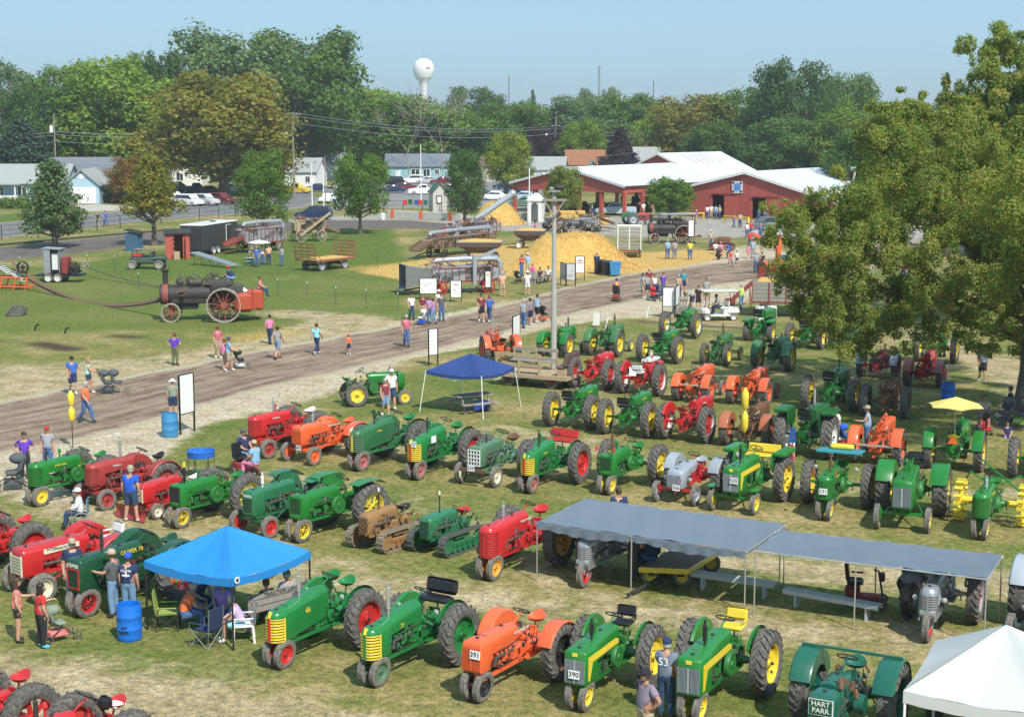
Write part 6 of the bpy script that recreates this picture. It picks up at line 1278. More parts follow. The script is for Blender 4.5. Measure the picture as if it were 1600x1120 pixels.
for a in(('white suv facing right beside the garage shrub','suv',196,316,8,cw),('small maroon car nose behind the white suv','sedan',179,317,120,cr),('white minivan in the front row of the left parking strip','van',296,322,-38,cw),('white van behind the shade tree, left of the minivan','van',270,318,-38,cw),('silver suv between the white minivan and the maroon one','suv',322,321,-38,cs),('maroon suv at the right end of the left parking strip','suv',346,319,-38,cr),('dark blue pickup behind the silver suv','pickup',306,302,5,cn),('blue suv behind the white van','suv',280,300,5,cn),('white car half hidden behind the bushy shade tree','sedan',362,300,0,cw),('dark car deep in the tree shade behind the maroon suv','sedan',330,304,10,cb),('yellow pickup truck behind the tall street pole','pickup',462,302,-15,cy),('second yellow truck hidden behind the bushy tree','pickup',424,302,-15,cy),('dark navy suv parked beside the wooden threshing machine','suv',490,343,172,cn),('white car facing the camera at the street end','sedan',512,317,-100,cw),('dark car near the road end behind the poles','sedan',500,300,10,cn),('silver car at the left of the lot by the lawn tree','sedan',524,304,-40,cs),('white pickup truck facing left in the parking lot','pickup',662,304,190,cw),('red car in the parking lot left of the white pickup','sedan',630,298,185,cr),('dark blue car at the left of the parking lot','sedan',612,302,185,cn),('black suv in the second lot row','suv',612,290,185,cb),('white suv in the back lot row before the aqua house','suv',645,287,185,cw),('silver car in the back lot row','sedan',668,287,185,cs),('maroon car in the back lot row right of the silver car','sedan',690,288,185,cr),('white car at the right end of the back lot row','sedan',712,287,185,cw),('grey car in the lot behind the booth','sedan',700,300,185,cg),('white car right of the narrow dark tree','sedan',772,313,165,cw),('light blue car near the barn posts','sedan',818,313,170,clb),('white van behind the lime tree','van',812,284,10,cw),('blue car in front of the beige house','sedan',790,296,170,cn),('white trailer-like van beside the white house','van',838,282,5,cw),('pale pickup truck parked in front of the pavilion posts','pickup',962,336,178,clb),('grey-brown suv at the barn door','suv',1196,362,205,cg),('grey pickup truck behind the maple boughs','pickup',1212,374,200,cs),('green old car in front of the open pavilion','sedan',820,322,175,carpaint('sage',(.12,.2,.14))),('dark green vehicle inside the pavilion','suv',800,309,160,cb),('dark red truck under the pavilion roof','pickup',812,300,165,cr),('white car behind the maples on the right','sedan',1535,352,180,cw),('white van behind the maples on the right','van',1570,345,175,cw),('red car seen through the maples','sedan',1500,350,178,cr)):
 car(*a)
# ------------------------------------------------------------------ steam engines, threshers, wagons
def frame2(p0,p1):
 """origin and heading from two ground pixels"""
 a,c=G(*p0),G(*p1);return a,math.atan2(c.y-a.y,c.x-a.x),(c-a).length
def spoke_wheel(r,w,ns=12,rimw=.05,hub=.12,cleat=0,slant=.0):
 """slot 0 rim, slot 1 spokes"""
 b=MB();b.lathe([(r-rimw,-w/2),(r,-w/2),(r,w/2),(r-rimw,w/2),(r-rimw,-w/2)],30,mi=0);b.lathe([(.002,w*.4),(hub,w*.4),(hub,-w*.4),(.002,-w*.4)],12,mi=1)
 for i in range(ns):
  a=2*math.pi*i/ns;y=w*.3*(1 if i%2 else-1);b.tube([(math.cos(a)*hub*.8,y,math.sin(a)*hub*.8),(math.cos(a)*(r-rimw),y*.6,math.sin(a)*(r-rimw))],.022+.012*r,5,mi=1)
 for i in range(cleat):
  a=2*math.pi*i/cleat;M0=rotm(0,-a,0)@rotm(.5,0,0);b.box((math.cos(a)*(r+.015),0,math.sin(a)*(r+.015)),(.035,w*1.0,.05),M0,mi=0)
 return b
WHL=mat('worn_steel_rim',(0.42,0.38,0.31),rough=.6,metal=.3,var=.3,dirt=.4);SPK=mat('rust_red_spokes',(0.27,0.07,0.045),rough=.7,var=.3);BOIL=mat('sooty_boiler',(0.035,0.028,0.026),rough=.6,var=.4,dirt=.3,dirt_rgb=(.12,.08,.06))
TANKR=mat('orange_red_tank',(0.42,0.07,0.03),rough=.55,var=.15,dirt=.2);REDT=mat('weathered_red_iron',(0.26,0.035,0.03),rough=.7,var=.3,dirt=.3)
def wheel_at(t,name,r,w,loc,mats,ns=12,cleat=0,rimw=.06,hub=.13,spin=0):
 me=cached(('sw',r,w,ns,cleat,rimw,hub),lambda:spoke_wheel(r,w,ns,rimw,hub,cleat),'spoked_wheel',2)
 return ob(name,me,mats,t,loc,(0,rnd.uniform(0,1),0))
def steam(label,p_front,p_rear,sc,tanks=True,roof=False,head=None):
 a,rz,L=frame2(p_rear,p_front)
 if head is not None:rz=head
 t=thing('steam_traction_engine',label,'steam engine',(a.x,a.y,0),rz,sc,'steam traction engines')
 for q in(-1,1):wheel_at(t,'rear_wheel',1.0,.55,(0,q*1.05,1.0),[WHL,SPK],14,22,hub=.2)
 for q in(-1,1):wheel_at(t,'front_wheel',.56,.3,(3.1,q*.7,.56),[WHL,SPK],10,0)
 b=MB();b.lathe([(.002,0),(.54,0),(.54,2.6),(.6,2.62),(.6,3.1),(.56,3.14),(.002,3.16)],22,(.6,0,1.6),'x');b.bbox((.25,0,1.45),(1.1,1.25,1.5),.08);b.bbox((1.9,.35,1.3),(2.4,.25,.5),.05);b.bbox((2.2,0,.95),(1.3,.5,.5),.05)
 for x in(1.2,1.8,2.4,3.2):b.lathe([(.55,0),(.555,.02),(.55,.04)],22,(x,0,1.6),'x')
 ob('boiler',b,[BOIL],t)
 ob('smokestack',MB().lathe([(.15,0),(.16,.05),(.15,.1),(.17,.95),(.24,1.0),(.24,1.1),(.17,1.1)],16,(3.42,0,1.95),'z'),[BOIL],t)
 ob('smokebox_ring',MB().lathe([(.605,0),(.62,.05),(.62,.3),(.605,.34)],22,(3.25,0,1.6),'x'),[SPK],t)
 g=MB();r=random.Random(3)
 g.bbox((.3,0,2.25),(1.6,1.0,.3),.05);g.bbox((-.7,0,1.6),(.8,1.2,1.0),.06);g.cyl((1.3,.2,2.3),(2.0,.2,2.3),.24,n=12);g.cyl((1.0,.2,2.15),(.4,.2,2.05),.03,n=6);g.cyl((2.1,-.1,2.0),(2.1,-.1,2.45),.13,n=10);g.ball((2.6,0,2.25),.16,10);g.cyl((2.6,0,1.9),(2.6,0,2.3),.12,n=10)
 for i in range(46):x=r.uniform(-.3,2.9);y=r.uniform(-.5,.5);z=r.uniform(2.1,2.75);g.tube([(x,y,z-.2),(x+r.uniform(-.2,.2),y,z),(x+r.uniform(-.4,.4),y+r.uniform(-.1,.1),z+r.uniform(0,.2))],r.uniform(.015,.04),5)
 o=ob('engine_gear',g,[GREASE],t);o['kind']='stuff'
 fw=wheel_at(t,'flywheel',.62,.16,(.75,-.75,2.05),[BOIL,BOIL],6,hub=.1);wheel_at(t,'drive_gear',.38,.1,(.4,.82,1.5),[GREASE,GREASE],8)
 ob('axle',MB().cyl((0,-1.2,1.0),(0,1.2,1.0),.08,n=8).cyl((3.1,-.7,.56),(3.1,.7,.56),.05,n=8).bbox((3.1,0,.95),(.3,.3,.5),.05),[SPK],t)
 ob('footplate',MB().box((-1.15,0,.72),(1.5,1.7,.06)).box((-1.9,0,.78),(.08,1.7,.2)),[SPK],t)
 ob('steering_wheel',MB().lathe([(.24,0),(.26,.02),(.24,.04)],16,(-.75,-.5,1.95),'y'),[IRON],t)
 if tanks:
  for q in(-1,1):
   tk=MB();tk.bbox((-1.15,q*.95,1.15),(1.05 if q>0 else 1.15,.7,1.15),.2);ob('water_tank',tk,[TANKR],t)
  ob('rear_coal_bunker',MB().bbox((-1.95,.2,1.25),(.7,1.3,1.2),.12),[TANKR],t)
 if roof:
  ob('canopy_roof',MB().bbox((.6,0,3.15),(3.9,2.0,.08),.03),[GALV],t)
  for x in(-1.2,.2,2.3):
   for q in(-1,1):ob('roof_post',MB().tube([(x,q*.85,1.0),(x,q*.85,3.1)],.03,5),[IRON],t)
 return t
steam('large black steam traction engine with two orange-red water tanks and tall square-topped stack',(284,508),(352,500),1.08,head=math.atan2(-.12,-1))
steam('smaller dark steam traction engine under a thin grey canopy roof beyond the straw',(1024,384),(1066,380),.95,tanks=False,roof=True,head=math.atan2(-.05,-1))
def thresher(label,p0,p1,H=1.5,W=1.3,side=GALV,trim=REDT,wheels=(.45,.5),wm=(IRON,IRON),pipe=True,feeder=True,chute=None,wood=False,elev=None,seed=1):
 """box-bodied threshing machine; x runs from feeder (0) to blower end (L)"""
 a,rz,L=frame2(p0,p1);t=thing('threshing_machine',label,'threshing machine',(a.x,a.y,0),rz,1,'threshing machines and separators');zb=.85;r=random.Random(seed)
 b=MB();b.prism([(.3,zb+.3),(.9,zb),(L*.8,zb),(L,zb+.35),(L,zb+H*.8),(L*.85,zb+H),(1.1,zb+H*.95),(.3,zb+H*.7)],-W/2,W/2);ob('separator_body',b,[side],t)
 k=MB();n=int(L/.55)
 for i in range(n+1):
  x=.35+(L-.5)*i/n
  for q in(-1,1):k.box((x,q*(W/2+.025),zb+H*.5),(.05,.05,H*.85))
 for q in(-1,1):k.box((L/2,q*(W/2+.03),zb+.06),(L*.95,.06,.12));k.box((L/2,q*(W/2+.03),zb+H*.92),(L*.8,.05,.06))
 ob('side_framing',k,[trim],t)
 m=MB()
 for i in range(16):
  x=r.uniform(.5,L-.4);z=zb+r.uniform(.1,H*.9);q=r.choice((-1,1));rr=r.uniform(.1,.3);m.lathe([(rr*.8,-.03),(rr,-.03),(rr,.03),(rr*.8,.03)],14,(x,q*(W/2+.14),z));m.cyl((x,q*W/2,z),(x,q*(W/2+.18),z),.03,n=6)
  m.tube([(x,q*(W/2+.14),z+rr),(r.uniform(.5,L-.4),q*(W/2+.14),zb+r.uniform(.2,H))],.018,4)
 o=ob('pulleys_and_belts',m,[IRON],t);o['kind']='stuff'
 k=MB()
 for i in range(60):
  x=r.uniform(.1,L);y=r.uniform(-.6,.6)*W;z=zb+r.uniform(.2,H*1.1);k.tube([(x,y,z),(x+r.uniform(-1.1,1.1),y+r.uniform(-.3,.3),z+r.uniform(-.5,.7))],r.uniform(.015,.045),5,mi=i%3)
 for i in range(10):x=r.uniform(.2,L-.2);k.box((x,r.uniform(-.5,.5)*W,zb+H*r.uniform(.85,1.15)),(r.uniform(.2,.8),r.uniform(.1,.5),r.uniform(.08,.3)),rotm(0,r.uniform(-.4,.4),r.uniform(-.5,.5)),mi=i%3)
 o=ob('rods_and_fittings',k,[RUST,WOODG,trim],t);o['kind']='stuff'
 for x,rr in((L*.18,wheels[0]),(L*.82,wheels[1])):
  for q in(-1,1):wheel_at(t,'wheel',rr,.14,(x,q*(W/2+.12),rr),list(wm),10)
  ob('axle',MB().box((x,0,rr),(.1,W+.2,.1)).box((x,0,(rr+zb)/2),(.3,.5,max(.1,zb-rr))),[IRON],t)
 if feeder:
  f=MB();M0=rotm(0,-.35,0);f.box((-.55,0,zb+.25),(1.9,W*.8,.08),M0)
  for q in(-1,1):f.box((-.55,q*W*.4,zb+.38),(1.9,.05,.28),M0)
  ob('feeder',f,[trim],t);f=MB()
  for i in range(6):f.box(Vector((-.55,0,zb+.31))+M0@Vector((-.8+i*.32,0,0)),(.05,W*.76,.04),M0)
  ob('feeder_slats',f,[WOODG],t)
 if pipe:
  ob('blower_pipe',MB().tube([(L+.1,0,zb+.2),(L+.15,0,zb+H+.15),(L-.1,0,zb+H+.45),(L*.5,0,zb+H+.5),(.9,0,zb+H+.42),(.65,0,zb+H+.2)],[.22,.24,.22,.2,.19,.2],12),[GALV],t)
  ob('blower_drum',MB().lathe([(.02,-.2),(.45,-.2),(.48,0),(.45,.2),(.02,.2)],18,(L+.1,0,zb+.35)),[GALV],t)
 if elev:
  q=elev;ob('grain_elevator',MB().box((L*.62,q*(W/2+.3),zb+H*.6+.2),(.28,.26,H+1.1),rotm(0,.0,0)),[GALV],t);ob('elevator_spout',MB().box((L*.62+.8,q*(W/2+.3),zb+H+.85),(1.9,.22,.2),rotm(0,-.38,0)),[GALV],t)
 if chute:
  (x0,z0,x1,z1,rr,mm)=chute;ob('long_chute',MB().tube([(x0,0,z0),(x1,-.2,z1)],rr,10).ball((x1,-.2,z1),rr*1.5,8),[mm],t)
 if wood:
  pk=MB()
  for i in range(6):
   for q in(-1,1):ob('plank',MB().box((L/2,q*(W/2+.015),zb+.12+i*H*.14),(L*.86,.03,H*.125)),[WOODT],t)
  ob('straw_elevator',MB().box((L*.40,W/2+.3,zb+.95),(L*1.15,.34,.16),rotm(0,.6,0)),[WOODT],t)
 ob('tongue',MB().tube([(.2,0,.55),(-1.6,0,.3)],.06,6),[trim],t)
 return t
thresher('grey and red threshing machine with long overhead blower pipe beside the black trailer',(372,396),(440,390),1.5,1.3,wheels=(.45,.45),wm=(RUB,WHL),elev=None,seed=2)
thresher('antique wooden threshing machine with cream spoked wheels and slanting elevator, by the navy suv',(508,376),(458,378),1.4,1.2,side=WOODT,trim=WOODB,wheels=(.55,.62),wm=(WHL,WHL),pipe=False,feeder=True,wood=True,seed=3)
thresher('galvanised threshing machine with red trim and open dark feeder, behind the white sign boards',(664,459),(778,455),1.15,1.6,wheels=(.45,.5),wm=(RED,RED),elev=-1,seed=4)
thresher('rust-coloured corn husker with many pulleys in the middle of the threshing ground',(664,404),(765,392),1.0,1.6,side=mat('rusty_sheet',(0.24,0.17,0.12),rough=.8,var=.5,dirt=.5),trim=RUST,wheels=(.4,.4),seed=5)
thresher('old separator with long silver chute rising over the purple wagon',(700,380),(775,374),1.2,1.5,wheels=(.4,.4),seed=6,chute=(4.0,2.2,9.4,4.7,.32,GALV),pipe=False)
th=[o for o in bpy.data.objects if o.get('label','').startswith('galvanised threshing')][0]
ob('feeder_hood',MB().loft([[(x,-.85*k,z0),(x,.85*k,z0),(x,.85*k,z1),(x,-.85*k,z1)]for x,k,z0,z1 in((-1.7,1.2,.5,2.2),(-.9,1.1,.7,2.0),(.35,.9,1.0,1.8))],smooth=False,caps=False).box((-1.3,0,.6),(1.5,1.5,.06),rotm(0,-.3,0)),[mat('dull_tin',(0.2,0.21,0.2),rough=.6,metal=.3,var=.3)],th)
thresher('weathered baler with dark chute behind the lamp pole and straw pile',(872,372),(930,366),1.0,1.4,side=GALV,trim=WOODB,wheels=(.4,.4),seed=7,chute=(.2,2.6,-2.6,1.5,.25,IRON),pipe=False)
thresher('tan and grey machine with open conveyor beside the two-deck hay rack',(940,362),(905,362),.9,1.2,side=WOODG,trim=RUST,wheels=(.4,.4),seed=8,pipe=False)
def gravity(label,p,rz,col,L=3.0,W=2.0,straw_=True,sc=1):
 g=G(*p);t=thing('gravity_wagon',label,'wagon',(g.x,g.y,0),rz,sc,'gravity grain wagons');b=MB()
 def ring(z,l,w):return[(-l,-w,z),(l,-w,z),(l,w,z),(-l,w,z)]
 b.loft([ring(.75,.5,.4),ring(1.35,L/2-.1,W/2-.05),ring(1.75,L/2,W/2)],smooth=False);ob('hopper',b,[col],t)
 ob('rim_rail',MB().box((0,-W/2,1.78),(L+.1,.08,.08)).box((0,W/2,1.78),(L+.1,.08,.08)).box((-L/2,0,1.78),(.08,W,.08)).box((L/2,0,1.78),(.08,W,.08)),[GALV],t)
 h=MB();
 rr=random.Random(1);h.loft([[(x*k,y*k,z+rr.uniform(-.03,.03))for x,y in((-L/2,-W/2),(0,-W/2),(L/2,-W/2),(L/2,0),(L/2,W/2),(0,W/2),(-L/2,W/2),(-L/2,0))]for k,z in((.97,1.77),(.7,1.9),(.3,2.0))],smooth=True);ob('grain_load',h,[STRAWM],t)
 for x in(-L*.33,L*.33):
  ob('axle',MB().box((x,0,.42),(.1,W*.8,.1)).box((x,0,.6),(.1,.5,.4)),[IRON],t)
  for q in(-1,1):add_wheel(t,'wheel',.38,.2,'disc',(x,q*W*.42,.38),q,[WHT,WHT,IRON],True)
 ob('tongue',MB().tube([(-L*.4,0,.45),(-L*.5-1.2,0,.3)],.05,6),[IRON],t);return t
STRAWM=mat('golden_straw',(0.62,0.38,0.10),rough=.95,var=.35,scale=5,dirt=.4,dirt_rgb=(.36,.22,.07),bump=.9,bscale=14)
PURP=mat('dusty_plum_paint',(0.10,0.075,0.085),rough=.5,var=.2,dirt=.3)
gravity('plum-brown gravity wagon heaped with grain in front of the corn husker',(750,408),R(-3),PURP,4.0,2.4)
gravity('dark gravity wagon beside the left foot of the straw pile',(828,388),R(-8),PURP,3.0,2.0)
def mound(name,label,p,rx,ry,h,seed,flat=.25,top=.3,n=46,stalks=9000):
 g=G(*p);me_n=64;gx_,gy_=np.meshgrid(np.linspace(-1.25,1.25,me_n),np.linspace(-1.25,1.25,me_n),indexing='ij');rr=np.hypot(gx_,gy_)
 z=np.clip((1-rr)/(1-top),0,1);z=z*z*(3-2*z)*.55+z*.45
 nzv=np.array([[mnoise.noise(Vector((x*2.2,y*2.2,seed)))for y in gy_[0]]for x in gx_[:,0]]);fz=np.array([[mnoise.noise(Vector((x*9,y*9,seed+5)))for y in gy_[0]]for x in gx_[:,0]])
 z=z*h*(1+.14*nzv)+(z>0.01)*fz*.07;z=np.where(rr>1.0,-.06,z)
 me=mesh_grid(name,gx_*rx,gy_*ry,z,{});t=thing(name,label,'straw',(g.x,g.y,0));ob('heap',me,[STRAWM],t)
 gg=np.random.default_rng(seed);k=stalks;u=gg.uniform(-1,1,(k,2));ix=((u[:,0]+1.25)/2.5*(me_n-1)).astype(int);iy=((u[:,1]+1.25)/2.5*(me_n-1)).astype(int);c=np.stack([u[:,0]*rx,u[:,1]*ry,z[ix,iy]+.02],-1)
 m0=z[ix,iy]>.01;c=c[m0];k=len(c)
 d=gg.normal(size=(k,3))*[1,1,.45];d/=np.linalg.norm(d,axis=1)[:,None];e=np.cross(d,[0,0,1.0]);e/=np.linalg.norm(e,axis=1)[:,None];l=gg.uniform(.1,.28,(k,1));w2=.014
 v=np.stack([c-d*l-e*w2,c+d*l-e*w2,c+d*l+e*w2,c-d*l+e*w2],1).reshape(-1,3);m2=bpy.data.meshes.new('stalks');m2.vertices.add(len(v));m2.vertices.foreach_set('co',v.astype('f4').ravel());m2.loops.add(k*4);m2.loops.foreach_set('vertex_index',np.arange(k*4,dtype='i4'));m2.polygons.add(k);m2.polygons.foreach_set('loop_start',np.arange(k)*4);m2.update(calc_edges=True);m2.materials.append(None)
 o=ob('loose_stalks',m2,[STALK],t);o['kind']='stuff';return t
STALK=mat('pale_straw_stalks',(0.70,0.47,0.15),rough=.9,var=.2)
mound('straw_pile','big flat-topped heap of golden threshed straw behind the lamp pole',(893,414),5.6,4.6,2.6,3,top=.42)
mound('straw_mound','brownish loose straw mound beside the narrow dark tree',(776,350),3.6,3.2,2.6,4,stalks=4000)
mound('straw_mound','low spread of pale straw at the foot of the big heap',(952,418),4.2,3.0,.5,6,top=.1,stalks=4000)
def bales():
 n=0
 for lb,px,py,cols,rows_,base in(('left stack',900,352,5,4,0),('right stack',930,352,4,3,0)):
  g=G(px,py);t=thing('bale_stack',lb+' of rectangular straw bales behind the straw heap','straw bales',(g.x,g.y,0),.1)
  r=random.Random(px)
  for z in range(rows_):
   for c in range(cols-z//2):
    for y in range(2):ob('bale',MB().bbox((0,0,0),(1.0,.5,.42),.05),[STRAWM],t,((c-cols/2)*1.05+r.uniform(-.08,.08),y*.55,.22+z*.43),(0,0,r.uniform(-.08,.08)))
bales()
def haywagon(label,p0,p1,deckm,rackm,racks='ends',L=None,deckz=.95,W=2.3,wheelm=WHT,sc=1.0,load=True):
 a,rz,L0=frame2(p0,p1);L=L or L0;t=thing('hay_wagon',label,'wagon',(a.x,a.y,0),rz,sc,'farm wagons')
 n=8
 for i in range(n):ob('plank',cached(('plk',round(L,2),W),lambda:MB().box((L/2,0,0),(L,W/n-.02,.06))),[deckm],t,(0,-W/2+W*(i+.5)/n,deckz))
 ob('bed_frame',MB().box((L/2,-W/2-.04,deckz-.06),(L+.1,.07,.16)).box((L/2,W/2+.04,deckz-.06),(L+.1,.07,.16)).box((L/2,.4,deckz-.18),(L,.1,.16)).box((L/2,-.4,deckz-.18),(L,.1,.16)),[rackm],t)
 if racks:
  for x in((0,L)if racks=='ends' else(0,)):
   b=MB();H=1.35;ln=.22*(-1 if x==0 else 1)
   for q in(-.5,-.17,.17,.5):b.tube([(x,q*W,deckz),(x+ln,q*W,deckz+H)],.04,5)
   for k in range(5):f=.12+k*.22;b.box((x+ln*f,0,deckz+H*f),(.04,W,.09))
   for q in(-.5,.5):b.tube([(x+ln*.6,q*W,deckz+H*.6),(x-ln*3,q*W,deckz)],.03,5)
   ob('end_rack',b,[rackm],t)
 for x in(L*.2,L*.8):
  ob('axle',MB().box((x,0,.42),(.1,W*.8,.1)).box((x,0,.62),(.12,.9,.3)),[IRON],t)
  for q in(-1,1):add_wheel(t,'wheel',.38,.2,'disc',(x,q*W*.4,.38),q,[wheelm,wheelm,IRON],True)
 if load:o=ob('straw_litter',MB().add([(.15,-W*.45,deckz+.035),(L-.2,-W*.45,deckz+.035),(L-.2,W*.45,deckz+.06),(.15,W*.45,deckz+.035)],[(0,1,2,3)]),[STRAWM],t);o['kind']='stuff'
 return t
haywagon('flat hay wagon with rust-red rack at each end standing on the lawn',(478,424),(553,416),WOODT,SPK,L=4.6,W=2.4,wheelm=GRY)
def rackwagon():
 g=G(983,403);t=thing('hay_rack_wagon','grey and white slatted hay rack wagon with two decks, end-on by the straw','wagon',(g.x,g.y,0),R(86),1,'farm wagons');W=2.3;L=3.6
 for i in range(7):
  for x in(0,):ob('slat',MB().box((x,0,1.0+i*.33),(.04,W,.17)),[WHT if i==6 else WOODG],t)
 for q in(-.5,0,.5):ob('upright',MB().box((-.04,q*W*.92,1.9),(.07,.1,2.3)),[WHT],t)
 for q in(-.5,.5):
  for i in range(5):ob('slat',MB().box((L/2,q*W,1.15+i*.4),(L,.04,.15)),[WOODG],t)
 ob('deck',MB().box((L/2,0,.85),(L,W,.1)),[WOODG],t);ob('bumper',MB().box((-.05,0,.62),(.1,W*.8,.16)),[SPK],t)
 for x in(.5,L-.5):
  ob('axle',MB().box((x,0,.4),(.1,W*.85,.1)),[IRON],t)
  for q in(-1,1):add_wheel(t,'wheel',.38,.2,'disc',(x,q*W*.43,.38),q,[IRON,IRON,IRON],True)
rackwagon()
def trailer():
 a,rz,L=frame2((300,400),(376,386));t=thing('enclosed_trailer','long black enclosed trailer with white roof parked behind the red shed','trailer',(a.x,a.y,0),rz);H=2.3;W=2.3;L=7.6
 ob('body',MB().bbox((L/2,0,.5+H/2),(L,W,H),.06),[mat('charcoal_panel',(0.04,0.045,0.05),rough=.4,var=.15)],t);ob('roof',MB().bbox((L/2,0,.5+H+.05),(L+.05,W+.05,.12),.04),[WHT],t);ob('roof_vent',MB().box((L*.6,0,.65+H),(.5,.4,.12)),[IRON],t)
 for x in(L*.28,L*.41):
  for q in(-1,1):add_wheel(t,'wheel',.36,.2,'disc',(x,q*(W/2+.02),.36),q,[WHT,WHT,IRON],True)
 ob('side_door',MB().box((L*.72,-W/2-.02,1.6),(.9,.04,1.9)),[IRON],t);ob('door_trim',MB().box((L*.72-.48,-W/2-.03,1.6),(.05,.05,2.0)).box((L*.72,-W/2-.03,2.6),(1.0,.05,.05)),[WHT],t);ob('tongue',MB().tube([(0,0,.45),(-1.2,0,.45)],.05,5),[IRON],t)
 g=G(278,403);t=thing('shed','small red wooden shed with open door and dark flat roof','shed',(g.x,g.y,0),R(12));b=MB()
 b.box((-1.05,0,1.15),(.08,1.9,2.3));b.box((1.05,0,1.15),(.08,1.9,2.3));b.box((0,.95,1.15),(2.1,.08,2.3));b.box((-.68,-.95,1.15),(.75,.08,2.3));b.box((.75,-.95,1.15),(.55,.08,2.3));ob('wall',b,[RSID],t)
 for i in range(8):ob('wall_board',MB().box((-1.1,-.9+i*.24,1.1),(.03,.19,2.2)),[RSID],t)
 ob('roof',MB().box((0,0,2.42),(2.5,2.4,.14),rotm(.1,0,0)),[IRON],t);d=ob('door',MB().box((.75,-1.25,1.1),(.06,.6,2.1)),[RSID],t)
 for i in range(4):ob('door_hook',MB().box((-.35,-1.02,.6+i*.4),(.16,.1,.1)),[IRON],t)
 ob('crate',MB().box((-.1,-1.4,.35),(.55,.5,.7)),[WOODT],t)
 g=G(210,392);t=thing('blue_booth','small dark blue box booth with slanting lid behind the utility vehicle','booth',(g.x,g.y,0),R(-15));ob('wall',MB().box((0,0,.9),(1.3,1.1,1.8)),[mat('dusky_blue',(0.05,0.12,0.2),rough=.6)],t);ob('roof',MB().box((.1,0,1.9),(1.7,1.4,.08),rotm(0,.2,0)),[IRON],t)
trailer()
def jeep():
 g=G(228,420);t=thing('utility_vehicle','old dark green open military style utility vehicle with red luggage on top','utility vehicle',(g.x,g.y,0),R(-2));K=paint('army_green',(0.05,0.09,0.065),dirt=.3,rough=.6)
 b=MB();b.bbox((0,0,.78),(2.1,1.3,.5),.05);b.bbox((1.25,0,.88),(1.0,1.05,.42),.08);b.bbox((1.3,.62,.9),(.9,.3,.08),.02);b.bbox((1.3,-.62,.9),(.9,.3,.08),.02);b.box((.1,0,.5),(3.2,.9,.1));ob('body',b,[K],t)
 ob('windshield',MB().box((.72,0,1.25),(.04,1.2,.5),rotm(0,-.2,0)),[IRON],t);f=MB()
 for q in(-1,1):f.tube([(.7,q*.6,1.0),(.6,q*.6,1.65),(-.9,q*.6,1.65),(-1.0,q*.6,1.0)],.03,5)
 ob('top_frame',f,[IRON],t);ob('canvas_top',MB().bbox((-.15,0,1.68),(1.5,1.25,.05),.02),[mat('khaki_canvas',(0.2,0.19,0.14),rough=.9)],t);ob('luggage',MB().bbox((-.6,0,1.15),(.8,1.1,.3),.1),[RED],t);ob('seat',MB().bbox((.1,0,1.1),(.4,1.1,.12),.04),[BLS],t)
 for x in(-1.0,1.3):
  for q in(-1,1):add_wheel(t,'wheel',.4,.2,'disc',(x,q*.68,.4),q,[WHL,WHL,IRON],True)
 ob('spare_wheel',MB().lathe([(.2,-.1),(.36,-.1),(.38,0),(.36,.1),(.2,.1)],18,(-1.15,0,1.0),'x'),[RUB],t)
jeep()
def generator():
 g=G(96,440);t=thing('engine_trailer','black tandem trailer carrying a grey cabinet and a red radiator engine','trailer',(g.x,g.y,0),R(-3))
 ob('frame',MB().box((0,0,.55),(3.6,1.5,.12)).tube([(-1.8,0,.5),(-3.0,0,.4)],.05,5),[BLACK],t)
 for x in(-.75,-.0):
  for q in(-1,1):add_wheel(t,'wheel',.36,.2,'disc',(x,q*.85,.36),q,[WHT,WHT,IRON],True)
  ob('mudguard',MB().lathe([(.42,-.14),(.42,.14)],10,(x,-.85,.36),a0=.2,a1=2.94),[IRON],t)
 b=MB();b.box((-1.2,.2,1.6),(.06,1.2,2.0));b.box((-.6,.78,1.6),(1.2,.06,2.0));b.box((0,.2,1.6),(.06,1.2,2.0));b.box((-.6,.2,2.62),(1.5,1.4,.06),rotm(0,.05,0));b.box((-.95,-.4,1.6),(.5,.06,2.0));ob('cabinet',b,[GALV],t);ob('meter_panel',MB().box((-.4,.1,1.6),(.5,.5,1.3)),[WHT],t)
 ob('radiator',MB().bbox((.45,0,1.3),(.5,1.1,1.3),.05),[REDT],t);e=MB();r=random.Random(2);e.bbox((1.1,0,.95),(.8,.6,.5),.05)
 for i in range(8):e.tube([(r.uniform(.8,1.7),r.uniform(-.3,.3),.8),(r.uniform(.8,1.7),r.uniform(-.4,.4),1.5)],.04,5)
 ob('engine',e,[IRON],t);wheel_at(t,'flywheel',.45,.12,(1.2,-.5,1.2),[IRON,IRON],6);wheel_at(t,'flywheel',.4,.12,(1.7,.5,1.2),[WOODG,WOODG],6)
generator()
